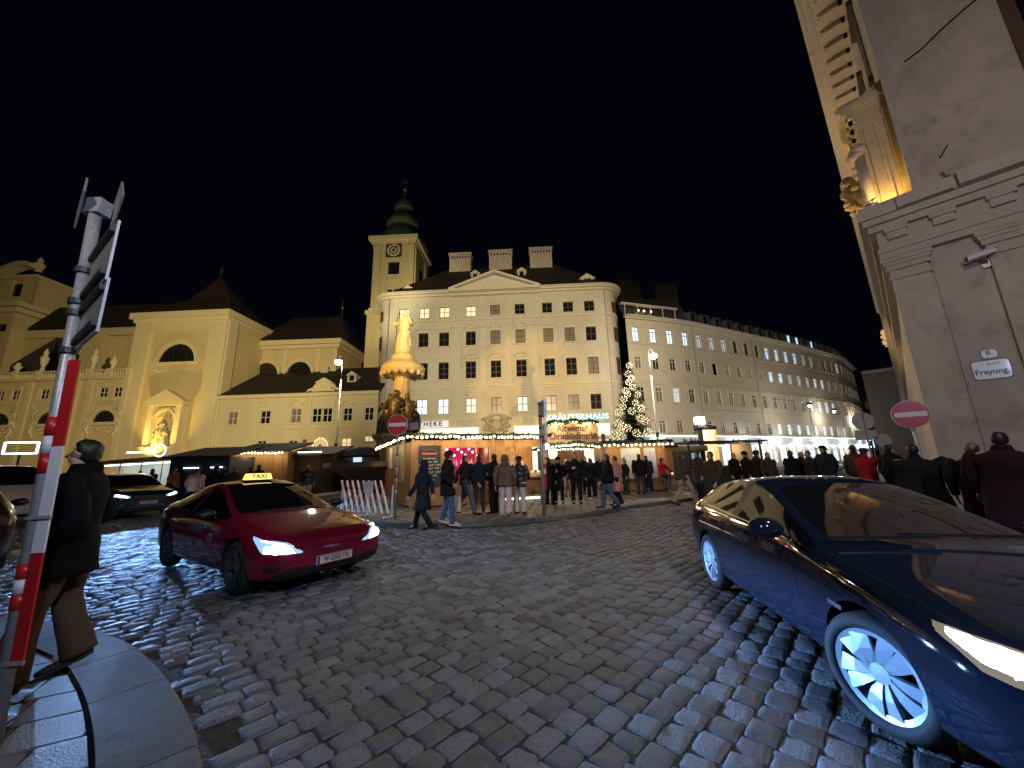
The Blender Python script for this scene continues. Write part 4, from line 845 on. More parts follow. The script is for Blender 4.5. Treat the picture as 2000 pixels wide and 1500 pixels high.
# ================================================================ far street
fb = root('dark_street_house', (104, 112, 0), .5, 'dark unlit house at the far end of the side street', 'building')
a = MB(); a.box(0,30,0,12,0,20); a.build('wall', mat('dark_render', (.045,.04,.038), .9), fb); MB().prism([(-.5,20),(30.5,20),(15,26)], -.5, 12).build('roof', M_ROOF, fb)
for i in range(8):
    for j in range(4): window(fb, 2+3.6*i, 2.5+4.4*j, 1.2, 2.2, M_FRAMEW, M_GLASS, y=-.05)
fb2 = root('dark_street_house', (76, 64, 0), .78, 'dark house behind the palace on the far side of the side street', 'building')
MB().box(0,40,0,10,0,17).build('wall', MATS['dark_render'], fb2); MB().box(-.3,40,-.5,10,17,17.6).build('cornice', M_SLATE, fb2)
bulbW = MB().ball((0,0,0), 1, 10, 8).mesh('bulb', emis('street_lamp_glow', (1,.93,.75), 22))
for n_, (px, py, Y, L_) in enumerate(((1581,793,60,'hanging street lamp glowing before the curved building, leftmost of three'),(1629,804,70,'hanging street lamp glowing before the curved building, middle of three'),(1678,814,80,'hanging street lamp glowing at the far corner of the curved building'),(1723,758,110,'tiny lamp glowing high over the far side street'),(1714,833,95,'lowest left of three small lamps in the far side street'),(1729,837,95,'middle of three small lamps in the far side street'),(1735,843,90,'lowest right of three small lamps in the far side street'))):
    p = at(px, py, Y); r = root('hanging_street_lamp', p, 0, L_, 'street lamp', 'hanging lamps over the side street'); k_ = Y/721*(2.6 if n_ < 3 else 2.0)
    o = link_mesh('bulb', bulbW, r); o.scale = (k_*.9, k_*.9, k_*.7); MB().lathe([(.5,.2),(.45,.45),(.1,.6)], (0,0,0), 10).build('lamp_shade', M_IRON, r); MB().tube([(-6,0,1.4),(-2,0,.8),(0,0,.6),(2,0,.8),(6,0,1.4)], .03, 4).build('cable', M_IRON, r)
    if n_ < 3: point(p + Vector((0,0,-.8)), 700, (1,.93,.8), .3)
p = at(1705, 864, 60); sc_ = root('advertising_screen', (p.x, p.y, p.z), .75, 'glowing blue advertising screen in the far side street', 'screen')
spot(wp(pr_, -9, 10, 1.5), wp(pr_, 0, 26, 24), 7000, (1,.62,.28), 80, .9, .3)
MB().box(-.55,.55,-.08,0,-.85,.85).build('screen', emis('blue_screen', (.18,.55,1.0), 1.8), sc_); MB().box(-.62,.62,0,.1,-.92,.92).box(-.1,.1,0,.1,-5,-.9).build('frame', M_IRON, sc_)
# ================================================================ fountain column
fn = root('fountain', (-6.4, 21, .085), 0, 'stone fountain with broad brown basin, bronze river figures and statue-topped column', 'fountain')
M_BRZ = mat('dark_bronze', (.13,.10,.06), .45, metal=.35, var=.3, vs=6); M_FST = mat('gold_lit_fountain_stone', (.46,.37,.19), .75, var=.15, vs=4, bump=.4, bs=12)  # column stone yellowed: the gold floodlight is put into its colour
M_BAS = mat('brown_marble', (.13,.085,.055), .35, var=.4, vs=3)
b = MB(); b.lathe([(2.6,0),(2.6,.25),(2.0,.35),(1.9,.6),(2.7,1.0),(3.4,1.35),(3.75,1.5),(3.85,1.55),(3.85,1.78),(3.6,1.78),(3.4,1.45),(1.0,1.4)], (0,0,0), 10, rot=.3); b.build('basin', M_BAS, fn)
st = MB(); st.lathe([(4.6,-.05),(4.6,.1),(4.2,.1),(4.2,.22),(2.0,.22)], (0,0,0), 10, rot=.3); st.build('step', M_STONE, fn)
b = MB(); b.lathe([(1.15,.3),(1.1,1.6),(1.0,1.8),(1.15,2.6),(1.3,2.95),(1.5,3.1),(1.5,3.28),(.9,3.3)], (0,0,0), 8, rot=pi/8); b.build('pedestal', M_FST, fn)
b = MB(); b.tube([(0,0,3.2),(0,0,6.7)], [.62,.42], 10); b.build('column', M_FST, fn)
b = MB(); n = 20; prof = [(.5,6.6),(1.0,6.68),(1.22,6.85),(1.25,7.1),(1.05,7.35),(.8,7.5),(.62,7.65),(.66,7.78),(.55,7.98)]
b.lathe(prof, (0,0,0), n, wob=.06)
for i in range(16):
    t = 2*pi*i/16; b.ball((1.12*cos(t), 1.12*sin(t), 6.8), (.17,.17,.2), 6, 4); b.ball((1.0*cos(t+.2), 1.0*sin(t+.2), 7.2), (.16,.16,.16), 6, 4)
b.build('crown_capital', M_FST, fn, smooth=True)
b = MB(); figure(b, 0, 0, 7.95, 2.85, .02, seed=9); b.v = [(v[0]*.82, v[1]*.82, v[2]) for v in b.v]; b.tube([(-.32,0,8.6),(0,-.22,9.2),(.3,-.1,9.7)], [.08,.12,.10], 7); b.tube([(.1,0,8.0),(.26,.05,8.9),(.22,0,9.8)], [.22,.18,.10], 8); b.build('statue', M_FST, fn, smooth=True)
MB().tube([(-.45,-.1,7.9),(-.42,-.1,10.3)], .03, 5).tube([(-.42,-.1,10.3),(-.35,-.1,10.6),(-.3,-.1,10.55)], .025, 5).build('lance', M_BRZ, fn)
for i, (x, y, h, ln_) in enumerate(((-.78,-.30,2.3,.10),(-.22,-.68,2.45,.04),(.62,-.38,2.3,-.08),(.1,.75,2.4,0))):
    b = MB(); figure(b, x, y, 3.28, h, ln_, seed=20+i); b.tube([(x*1.15,y,3.3),(x*1.3,y*1.05,4.1),(x*1.1,y,4.8)], [.16,.13,.06], 6)
    b.build('river_figure', M_BRZ, fn, smooth=True)
b = MB(); b.ball((.98,-.5,3.9), (.30,.25,.65), 10, 8); b.ball((1.0,-.7,4.3), (.16,.12,.25), 8, 6); b.build('bronze_shield', M_IRON, fn, smooth=True); MB().box(.78,1.22,-.88,-.84,3.45,3.85).build('notice', mat('paper', (.6,.58,.56), .8), fn)
# ================================================================ street lamps
def streetlamp(px, py, Y, side, label, bx=None, hook=False):
    p = at(px, py, Y); z = p.z; r = root('street_lamp', (p.x + side*.35, p.y, .05), 0, label, 'street lamp', 'curved-neck street lamps on the square')
    a = MB(); a.tube([(0,0,0),(0,0,.9),(0,0,1.0),(0,0,z-1.6)], [.13,.13,.085,.06], 10); nk = [(0,0,z-1.6),(0,0,z+.1)] + [(-side*.175+.175*side*cos(t), 0, z+.1+.35*sin(t)) for t in [pi*i/6 for i in range(1,7)]]
    a.tube(nk, .035, 7); a.build('pole', M_STEEL, r, smooth=True)
    a = MB().lathe([(.05,.12),(.16,.05),(.24,-.05),(.25,-.1)], (-side*.35,0,z), 12); a.build('lamp_head', M_IRON, r, smooth=True)
    a = MB().ball((-side*.35,0,z-.12), (.28,.28,.22), 12, 8); a.build('bulb', emis('sodium_bulb', (1,.86,.58), 30), r, smooth=True)
    a = MB().box(-.12,.1,-.12,-.05,3.2,3.5); a.build('box', M_IRON, r)
    point((p.x, p.y-.05, z-.55), 1500, (1,.82,.54), .2); return r
streetlamp(661, 706, 30, 1, 'tall slim street lamp glowing in front of the priory house'); streetlamp(1276, 694, 27, -1, 'tall street lamp with hooked neck beside the christmas tree')
# ================================================================ christmas tree
tp = at(1232, 708, 27); T = root('christmas_tree', (8.75, 27, .08), 0, 'dark fir christmas tree hung with glowing balls behind the market stall', 'tree')
MB().tube([(0,0,0),(0,0,tp.z-.4)], [.16,.03], 8).build('trunk', mat('fir_bark', (.06,.04,.03), .9), T)
rr = random.Random(12); cr = MB(); Ht = tp.z
def tri(mb, c, d, l, w, droop):
    p = Vector((d.y, -d.x, 0)).normalized()*w; t = c + d*l + Vector((0,0,-droop)); mb.add([c-p*.3, c+p*.3, t+p*.5, t-p*.5], [(0,1,2,3)], rr.random() < .35)
for i in range(330):
    f = rr.random()**.75; z = 1.5 + (Ht-1.7)*(1-f)*1.0; R_ = (.12 + 2.0*((Ht-z)/(Ht-1.5))**.85)*rr.uniform(.75,1.1); t = rr.uniform(0,2*pi); d = Vector((cos(t), sin(t), 0))
    n = max(4, int(R_*9))
    for j in range(n):
        q = j/n; c = d*(R_*q) + Vector((0,0,z + .25*q*q - .35*q)); 
        for s in (-1, 0, 1):
            dd = (d + Vector((-d.y, d.x, 0))*s*.9 + Vector((0,0,rr.uniform(-.3,.4)))).normalized(); tri(cr, c, dd, rr.uniform(.16,.32)*(1.1-q*.4), .07, rr.uniform(-.02,.12))
cr.build('crown', [mat('fir_needles', (.022,.045,.020), .7), mat('fir_needles_light', (.045,.08,.03), .7)], T)
BM = MB(); M_BALLW = emis('warm_ball_bulb', (1,.82,.42), 1.5)
for i in range(18): 
    ph = math.acos(1-2*(i+.5)/18); th = pi*(1+5**.5)*i; BM.ball((.22*sin(ph)*cos(th), .22*sin(ph)*sin(th), .22*cos(ph)), .034, 5, 3)
BMm = BM.mesh('bulb', M_BALLW)
WM = MB(); 
for k_ in range(4): WM.tube([(.2*cos(pi*k_/4)*sin(2*pi*j/12), .2*sin(pi*k_/4)*sin(2*pi*j/12), .2*cos(2*pi*j/12)) for j in range(13)], .008, 3, cap=False)
WMm = WM.mesh('wire_ball', M_IRON)
ORD = 'topmost second third fourth fifth sixth seventh eighth ninth tenth eleventh twelfth thirteenth fourteenth fifteenth sixteenth seventeenth eighteenth nineteenth twentieth twenty-first twenty-second twenty-third twenty-fourth lowest'.split()
for i, (px, py) in enumerate(sorted(((1229,714),(1226,730),(1233,739),(1236,756),(1228,747),(1222,763),(1226,770),(1245,771),(1219,780),(1241,787),(1217,794),(1253,797),(1209,806),(1234,803),(1251,817),(1259,822),(1208,827),(1216,832),(1226,836),(1243,846),(1265,844),(1211,842),(1204,862),(1198,850),(1214,852)), key=lambda q: q[1])):
    Y = 27 - (1.9*((py-700)/160)) + .3*sin(i*2.2); p = at(px, py, Y); r = root('light_ball', p, i*.7, ORD[i] + ' glowing wire ball of the christmas tree counted from its tip, ' + ('on its left half' if px < 1230 else 'on its right half'), 'light ball', 'glowing balls hanging in the christmas tree')
    k_ = 1.0 if py < 800 else 1.15; o = link_mesh('wire_ball', WMm, r); o2 = tag(link_mesh('bulb', BMm, r), kind='stuff'); r.scale = (k_,k_,k_)
for z, rad in ((3.2,1.9),(5.4,1.3),(7.6,.7)): point((8.75, 27-rad-.3, z), 26, (1,.8,.4), .3)
# ================================================================ market
M_WOOD = mat('orange_pine', (.42,.21,.075), .55, var=.28, vs=3, streak=.15, bump=.2, bs=25); M_WOODD = mat('brown_stained_wood', (.15,.075,.035), .6, var=.3, vs=2.5, streak=.15)
M_GARL = mat('fir_garland', (.03,.055,.022), .8); M_FELT = mat('dark_roof_felt', (.035,.033,.035), .8, var=.3, vs=2)
M_BULB = emis('fairy_bulb', (1,.85,.52), 14); bulbm = MB().ball((0,0,0), .046, 7, 5).mesh('bulb', M_BULB)
M_BLK = mat('black_board', (.02,.02,.022), .5); M_PINK = emis('pink_light', (1,.10,.35), 1.6); M_CHALK = mat('chalk', (.7,.68,.62), .8)
def planks(mb, x0, x1, y, z0, z1, w=.12, m=0):
    n = max(1, int(abs(x1-x0)/w)); w = (x1-x0)/n
    for i in range(n): mb.box(x0+i*w+.004, x0+(i+1)*w-.004, y, y+.03, z0, z1, m)
def planks_y(mb, y0, y1, x, z0, z1, w=.12, m=0):
    n = max(1, int((y1-y0)/w)); w = (y1-y0)/n
    for i in range(n): mb.box(x, x+.03, y0+i*w+.004, y0+(i+1)*w-.004, z0, z1, m)
def lights(par, pts, n, label, sag=.03, fat=.07, garl=True, wat=12, nl=3):
    """garland with bulbs: its own thing"""
    P = [Vector(p) for p in pts]; D = [0]
    for a, b in zip(P, P[1:]): D.append(D[-1]+(b-a).length)
    def pt(s):
        for i in range(len(P)-1):
            if s <= D[i+1] or i == len(P)-2: return P[i].lerp(P[i+1], (s-D[i])/(D[i+1]-D[i]))
    r = root('light_garland', P[0], 0, label, 'fairy lights', 'light garlands along the market roofs')
    g = MB(); M_ = max(6, int(D[-1]/.12)); q = [pt(D[-1]*i/M_)-P[0]+Vector((rr.uniform(-.03,.03),rr.uniform(-.03,.03),rr.uniform(-.04,.04))) for i in range(M_+1)]
    g.tube(q, [fat*rr.uniform(.7,1.2) if garl else .01 for _ in q], 6)
    if garl:
        for p in q:
            for _ in range(5): d = Vector((rr.uniform(-1,1),rr.uniform(-1,1),rr.uniform(-1,1))).normalized(); g.add([p, p+d*.13+Vector((.02,0,0)), p+d*.13-Vector((.02,0,0))], [(0,1,2)])
    g.build('garland', M_GARL if garl else M_IRON, r)
    for i in range(n): p = pt(D[-1]*(i+.5)/n) - P[0]; link_mesh('bulb', bulbm, r, (p.x+rr.uniform(-.02,.02), p.y-.05, p.z-.05-rr.random()*.05))
    for i in range(nl): p = pt(D[-1]*(i+.5)/nl); point(p + Vector((0,-.25,-.2)), wat, (1,.78,.42), .12)
    return r
C = ground(802, 993, .085); Bk = ground(750, 978, .085); FA = radians(19)
hut = root('punch_hut', C, FA, 'orange wooden market hut with pink-lit counter and black menu board', 'market stall', 'wooden christmas market huts')
side = sqrt((Bk-C).x**2+(Bk-C).y**2); sang = atan2((Bk-C).y, (Bk-C).x) - FA
HW = 3.1; H1 = 2.62
a = MB(); planks(a, 0, 1.22, 0, .05, 2.5); planks(a, 1.22, HW, 0, .05, 1.0); a.box(1.22,HW,0,.05,2.2,2.5)
a.box(-.04,.06,-.04,.08,0,2.55); a.box(1.18,1.26,-.04,.06,0,2.5); a.box(2.46,2.52,-.02,.06,1.0,2.2); a.box(HW-.06,HW+.06,-.04,.06,0,2.5); a.build('front_wall', M_WOOD, hut)
sw = MB(); planks(sw, -side, 0, 0, .05, 2.45); so_ = sw.build('side_wall', M_WOOD, hut); so_.rotation_euler = (0,0,sang+pi); 
for k_ in range(2):
    o = MB().box(-.30,.30,-.05,-.02,-.85,.85).box(-.2,.2,-.07,-.05,-.7,.7).build('shutter', mat('pale_shutter', (.55,.42,.25), .6), so_, loc=(-side*(.3+.4*k_), 0, 1.75)) if k_ == 0 else MB().box(-.25,.25,-.05,-.02,-.45,.45).build('notice', mat('paper', (.6,.58,.56), .8), so_, loc=(-side*.75,0,1.9))
a = MB(); d0 = Vector((cos(sang), sin(sang)))*side; a.add([(-.35,-.45,2.72),(HW+.05,-.45,2.72),(HW+.05,3.6,2.95),(d0.x-.5,d0.y+.2,2.5),(-.35,-.45,2.64),(HW+.05,-.45,2.64),(HW+.05,3.6,2.87),(d0.x-.5,d0.y+.2,2.42)], [(0,1,2,3),(7,6,5,4),(0,4,5,1),(1,5,6,2),(2,6,7,3),(3,7,4,0)]); a.build('roof', M_FELT, hut)
a = MB(); a.box(1.2,3.05,-.25,.1,1.0,1.08); a.build('counter', M_WOODD, hut)
MB().box(1.25,3.05,1.6,1.65,.9,2.4).build('back_wall', mat('pink_wall', (.5,.03,.10), .6), hut); MB().box(1.22,1.27,.1,1.6,0,2.4).box(3.0,3.05,.1,1.6,0,2.4).box(1.22,3.05,.1,1.6,2.3,2.35).build('interior', M_WOODD, hut)
for i in range(9): o = MB().ball((0,0,0), .05, 8, 6).build('pink_lamp', emis('pink_bulb', (1,.2,.45), 8), hut, loc=(1.35+.15*i, .25+.5*((i*3) % 3)/3, 2.15-.12*(i % 3)))
for i in range(14): MB().lathe([(.04,0),(.04,.16),(.015,.2),(.015,.28)], (0,0,0), 7).build('bottle', emis('pink_bottle_glow', (.9,.15,.4), .6) if i % 2 else mat('clear_bottle', (.5,.45,.4), .15), hut, loc=(1.4+.11*i, 1.4, 1.5 if i % 3 else 1.15), smooth=True)
point(wp(hut, 1.9, .7, 2.0), 26, (1,.12,.35), .1); point(wp(hut, 2.8, .5, 2.1), 14, (1,.8,.55), .1)
mbd = root('menu_board', wp(hut, .64, -.06, .75), FA, 'black menu board with chalk lettering and red hat emblem on the punch hut', 'menu board')
MB().box(-.42,.42,-.03,0,0,1.55).build('board', M_BLK, mbd)
a = MB()
for i in range(10): t0, t1 = pi*i/10, pi*(i+1)/10; a.bar((.25*cos(t0),-.04,1.28+.12*sin(t0)), (.25*cos(t1),-.04,1.28+.12*sin(t1)), .05,.012)
a.box(-.28,.28,-.045,-.03,1.2,1.26); a.build('emblem', mat('red_emblem', (.55,.12,.07), .6), mbd)
for z, s in ((1.05,'Punschhütte'),(.92,'Glühwein  4,90'),(.80,'Beerenpunsch  4,90'),(.68,'Turmpunsch  5,20'),(.54,'Kinderpunsch  3,80'),(.40,'Glühbier  4,90'),(.26,'Tee  3,50'),(.12,'Pfand 4,-')): text(s, .10, M_CHALK, mbd, (0,-.035,z), ext=.001)
lights(hut, [wp(hut,-.3,-.5,2.66), wp(hut,HW+.1,-.5,2.66)], 20, 'garland of bright bulbs along the front eaves of the punch hut', nl=3, wat=26)
lights(hut, [wp(hut,HW+.15,-.4,2.66), wp(hut,5.5,-.4,2.66)], 16, 'garland of bright bulbs along the eaves of the food hut', nl=2, wat=26)
e_ = wp(hut, d0.x-.45, d0.y+.1, 2.44); lights(hut, [e_, wp(hut,-.35,-.5,2.66)], 18, 'garland of bulbs along the short side eaves of the punch hut', nl=2, wat=9)
# second hut, food stall with counter to the right of it
h2 = root('food_hut', wp(hut, HW+.12, .06, 0), FA, 'wooden food hut with lit counter beside the entrance arch', 'market stall', 'wooden christmas market huts')
a = MB(); planks(a, 0, 2.2, 0, .25, .95); planks(a, .0, .5, 0, .95, 2.5); a.box(.95,1.03,-.03,.06,.95,2.5); a.box(.5,1.5,-.02,.05,1.9,2.0); a.bar((.55,-.02,1.95),(1.0,-.02,2.4),.06); a.bar((1.5,-.02,2.4),(1.05,-.02,1.95),.06); a.box(-.04,.06,-.04,.06,0,2.6); a.box(2.24,2.34,-.04,.06,0,2.6); a.box(0,2.3,0,.05,2.2,2.5); planks(a,0,2.3,1.4,.2,2.5); a.build('wall', M_WOOD, h2)
MB().box(0,2.3,-.3,.2,.95,1.03).build('counter', mat('pale_wood', (.55,.38,.2), .5), h2); MB().box(0,2.45,-.5,1.8,2.62,2.72).build('roof', M_FELT, h2)
a = MB()
for i in range(7): a.lathe([(.1,0),(.13,.12),(.05,.2)], (.25+.3*i, .1, 1.03), 8)
a.box(.9,1.5,.5,.9,1.03,1.6); a.build('wares', mat('glossy_ceramic', (.7,.62,.5), .3), h2); MB().box(.3,2.0,-.0,.06,.08,.16).build('light_strip', emis('white_strip', (1,.95,.85), 3), h2)
point(wp(h2, 1.5, .4, 2.2), 70, (1,.75,.42), .1)
# entrance arch with sign
A0 = at(1066, 905, 19); arch = root('entrance_arch', (A0.x, 19, .085), .10, 'christmas market entrance arch with garlanded wooden sign board', 'arch'); zc = at(1122, 844, 19).z - .085; wA = at(1185, 900, 19).x - A0.x
a = MB(); a.box(-.08,.08,-.08,.08,0,zc+.3); a.box(wA-.08,wA+.08,-.08,.08,0,zc-.1); a.build('post', M_WOODD, arch)
n = 14; cx = wA*.47; ww = wA*.88; top = [(cx-ww/2+ww*i/n, zc+.34+.12*sin(pi*i/n)+.05*sin(5*pi*i/n)) for i in range(n+1)]; bot = [(cx-ww/2+ww*i/n, zc-.62+.15*sin(pi*i/n)) for i in range(n,-1,-1)]
sb = MB().prism(top+bot, -.12, -.06).build('sign_board', mat('sign_wood', (.62,.42,.24), .6, var=.2, vs=5), arch)
text('Altwiener', .50, mat('sign_brown', (.10,.045,.02), .6), arch, (cx, -.14, zc+.20), ext=.012, bold=.008, sx=.82); text('Christkindlmarkt', .50, MATS['sign_brown'], arch, (cx, -.14, zc-.20), ext=.012, bold=.008, sx=.72)
lights(arch, [wp(arch,x,-.22,z+.10) for x, z in top], 15, 'dark fir garland with round bulbs over the market sign', fat=.12, nl=2, wat=18); lights(arch, [wp(arch,x,-.22,z-.08) for x, z in bot], 16, 'dark fir garland with round bulbs under the market sign', fat=.10, nl=2, wat=12)
for k_, (px, py) in enumerate(((1068,872),)):
    p = at(px, py, 18.2); r = root('globe_lamp', p, 0, 'bright white globe lamp on the post below the market sign', 'lamp'); MB().ball((0,0,0), .13, 10, 8).build('bulb', emis('bright_globe', (1,.95,.82), 22), r, smooth=True); MB().bar((0,0,.1),(0,.6,.25),.03).build('arm', M_IRON, r); point(p+Vector((0,-.3,-.1)), 60, (1,.9,.7), .12)
p = at(1080, 888, 18.5); r = root('notice_board', p, 0, 'small yellow notice hanging below the globe lamp', 'sign'); MB().box(-.2,.2,-.03,0,-.2,.2).build('board', emis('yellow_lit_notice', (1,.62,.12), .6), r); MB().bar((0,0,.2),(0,0,.55),.02).build('hanger', M_IRON, r)
p = at(1112, 935, 22.5); hb = root('dark_hut', (p.x-1.6, 22.5, .08), .05, 'dark shuttered hut seen through the entrance arch', 'market stall', 'wooden christmas market huts'); a = MB(); planks(a,0,2.6,0,0,2.3); a.box(0,2.6,.05,2,0,2.3); a.build('wall', M_WOODD, hb); MB().box(-.3,2.9,-.4,2.2,2.3,2.42).build('roof', M_FELT, hb)
lights(hb, [wp(hb,-.3,-.45,2.35), wp(hb,2.9,-.45,2.35)], 20, 'row of bulbs on the dark hut behind the arch', nl=2, wat=14)
p = at(1160, 900, 24); gs = root('glass_stall', (p.x-1.3, 24, .08), 0, 'bright stall with glowing display behind the crowd at the arch', 'market stall', 'wooden christmas market huts')
MB().box(0,3,0,2,0,.9).box(-.1,3.1,-.2,2,2.4,2.52).box(0,.08,0,.08,.9,2.4).box(2.92,3,0,.08,.9,2.4).build('frame', M_WOODD, gs); MB().box(.1,2.9,.3,.4,.9,2.3).build('display', emis('stall_display_glow', (1,.92,.78), 1.0), gs); MB().box(.3,2.4,.2,.28,1.2,1.5).build('light_strip', emis('blue_white_strip', (.7,.8,1), 3), gs)
# right-hand huts
G1 = ground(1208, 963, .085); 
h3 = root('map_hut', (G1.x-.3, G1.y+.6, .085), .05, 'orange wooden hut with two large white market maps on its wall', 'market stall', 'wooden christmas market huts'); w3 = at(1300, 900, G1.y+.8).x - G1.x + .3
a = MB(); planks(a,0,w3,0,.05,2.35); a.box(0,w3,.04,2.4,.05,2.3); a.build('wall', M_WOOD, h3); MB().box(-.3,w3+.3,-.4,2.6,2.4,2.55).build('roof', M_FELT, h3)
for x0, x1 in ((.75,1.75),(1.95,2.55)):
    o = MB().box(x0,x1,-.06,-.0,.62,2.15).build('map_board', mat('map_paper', (.62,.62,.64), .5), h3); a = MB()
    for i in range(26): x = rr.uniform(x0+.08,x1-.1); z = rr.uniform(.72,2.0); a.box(x, x+rr.uniform(.03,.09), -.066, -.06, z, z+.02)
    a.build('map_marking', mat('map_ink', (.15,.2,.3), .6), o)
lights(h3, [wp(h3,-.3,-.45,2.38), wp(h3,w3+.3,-.45,2.38)], 16, 'garland of warm bulbs along the roof of the map hut', nl=3, wat=16)
p = at(1300, 950, 21); h4 = root('snack_hut', (p.x-.9, 21.3, .085), .2, 'small wooden hut with open lit side next to the map hut', 'market stall', 'wooden christmas market huts'); a = MB(); planks(a,0,1.8,0,.05,2.2); a.box(0,1.8,.05,2,.05,2.2); a.build('wall', M_WOOD, h4); MB().box(-.2,2.0,-.3,2.2,2.2,2.32).build('roof', M_FELT, h4)
MB().box(.35,1.3,-.05,-.01,.5,2.0).build('poster', mat('faded_poster', (.55,.42,.33), .6), h4); point(wp(h4,.7,-.8,2.1), 14, (1,.75,.45), .1)
p = at(1350, 940, 23); h5 = root('dark_trailer', (p.x-1.9, 23, .085), .15, 'dark closed trailer stall with pale roof behind the crowd', 'trailer')
MB().box(0,3.2,0,2.2,.3,2.0).build('body', mat('dark_trailer_panel', (.05,.045,.05), .4), h5); MB().box(-.1,3.4,-.1,2.3,2.0,2.35).build('roof', mat('pale_trailer_roof', (.45,.42,.4), .5), h5)
for x in (.7,2.5): MB().tube([(x,-.02,.35),(x,.2,.35)], .32, 12).build('wheel', M_IRON, h5)
MB().box(2.3,2.9,-.03,0,.9,1.9).build('window', M_GCOOL2, h5)
p = at(1425, 900, 20); h6 = root('canopy_stall', (p.x-2.2, 20, .085), .1, 'open stall with thin black canopy right of the advertising column', 'market stall', 'wooden christmas market huts')
MB().box(0,4.4,-.3,2,2.35,2.45).box(.1,.18,0,.08,0,2.35).box(4.2,4.28,0,.08,0,2.35).box(.1,4.3,0,.5,0,1.1).build('frame', M_BLK, h6); MB().box(3.0,4.2,.6,.7,1.2,2.3).build('display', mat('pale_wood', (.55,.38,.2), .5), h6); point(wp(h6,3.2,.0,2.1), 25, (1,.85,.6), .1)
# advertising column
p = at(1390, 920, 30); kc = root('advertising_column', (p.x, 30, .05), 0, 'round advertising column with glowing yellow poster and white cube on top', 'advertising column')
zk0, zk1 = 0, at(1390, 838, 30).z; MB().lathe([(.75,0),(.75,.4),(.66,.5),(.66,zk1-.1),(.8,zk1),(.8,zk1+.12),(.2,zk1+.3)], (0,0,0), 20).build('column', M_IRON, kc)
def kioskmat():
    m = emis('lit_poster', (1,.55,.05), .95); nt = m.node_tree; N = nt.nodes; L = nt.links; tc = N.new('ShaderNodeTexCoord'); n = N.new('ShaderNodeTexNoise'); n.inputs['Scale'].default_value = 1.3; L.new(tc.outputs['Object'], n.inputs[0])
    r = N.new('ShaderNodeValToRGB'); r.color_ramp.elements[0].color = (.85,.24,.01,1); r.color_ramp.elements[1].color = (1,.62,.08,1); r.color_ramp.elements[0].position = .38; r.color_ramp.elements[1].position = .6; L.new(n.outputs[0], r.inputs[0]); L.new(r.outputs[0], N['Principled BSDF'].inputs['Emission Color']); return m
a = MB()
for i in range(9): t0 = -pi*.78+pi*.62*i/9; t1 = -pi*.78+pi*.62*(i+1)/9; a.quad((.69*cos(t0),.69*sin(t0),.9),(.69*cos(t1),.69*sin(t1),.9),(.69*cos(t1),.69*sin(t1),zk1-.15),(.69*cos(t0),.69*sin(t0),zk1-.15))
a.build('poster', kioskmat(), kc); MB().box(-.75,-.15,-.3,.3,zk1+.35,zk1+.95).build('cube_lamp', emis('white_cube', (1,.92,1), 4), kc)
# ------- left rows of huts
def left_hut(px0, px1, Y, z0, label, wall, open_=None, dep=2.4, roofm=None, zr=2.55):
    p0 = at(px0, 920, Y); p1 = at(px1, 920, Y-.0); r = root('market_hut', (p0.x, Y, .085), 0, label, 'market stall', 'huts and tents of the market row'); w = p1.x-p0.x
    a = MB(); planks(a, 0, w, 0, 0, zr-.15, .2); a.box(0,w,.04,dep,0,zr-.15); a.build('wall', wall, r)
    MB().add([(-.2,-.35,zr-.1),(w+.2,-.35,zr-.1),(w+.2,dep,zr+.5),(-.2,dep,zr+.5),(-.2,-.35,zr-.2),(w+.2,-.35,zr-.2),(w+.2,dep,zr+.4),(-.2,dep,zr+.4)], [(0,1,2,3),(7,6,5,4),(0,4,5,1),(1,5,6,2),(2,6,7,3),(3,7,4,0)]).build('roof', roofm or M_FELT, r)
    return r, w
r, w = left_hut(448, 560, 22.5, 0, 'orange lit wooden hut with bulbs behind the taxi', M_WOOD, zr=2.75); lights(r, [wp(r,-.2,-.4,2.62), wp(r,w,-.4,2.55)], 18, 'row of warm bulbs under the roof of the hut behind the taxi', garl=False, nl=3, wat=16)
r, w = left_hut(562, 650, 23.2, 0, 'brown closed hut left of the fountain, nearer one', M_WOODD, zr=2.5); MB().box(.8,2.2,-.5,-.4,2.48,2.55).build('light_strip', emis('cool_tube', (.75,.9,1), 4), r)
r, w = left_hut(652, 742, 24.0, 0, 'brown closed hut with rounded grey roof beside the fountain basin', M_WOODD, zr=2.35); MB().tube([(w*.65,-.2,2.3),(w*.65,2.0,2.3)], [(1.3,.5),(1.3,.5)], 14).build('awning', mat('grey_awning', (.22,.20,.19), .7), r); MB().box(w*.45,w*.62,-.3,-.22,1.6,2.25).build('light_box', emis('pale_blue_box', (.5,.7,1), 1.2), r)
r, w = left_hut(330, 446, 20.5, 0, 'dark blue tent stall with white light strips', mat('dark_blue_canvas', (.03,.035,.055), .7), zr=2.45); MB().box(w*.25,w*.5,-.06,-.02,1.7,1.75).box(w*.7,w*.9,-.06,-.02,1.7,1.75).build('light_strip', emis('cool_tube', (.75,.9,1), 4), r)
p0 = at(158, 930, 21.5); tn = root('white_tent', (p0.x, 21.5, .085), -.05, 'long open tent with glowing white back wall behind the dark car', 'tent'); w = at(395, 930, 20.8).x - p0.x
MB().box(0,w,1.8,1.86,0,2.1).build('back_wall', mat('white_canvas', (.6,.6,.6), .8), tn); MB().add([(-.3,-.4,2.1),(w+.3,-.4,2.35),(w+.3,2,2.75),(-.3,2,2.4),(-.3,-.4,2.0),(w+.3,-.4,2.25)], [(0,1,2,3),(0,4,5,1)]).build('roof', M_FELT, tn)
MB().bar((0,.3,1.95),(w,.3,2.18),.06).build('light_strip', emis('white_tube', (.92,1,.88), 5), tn)
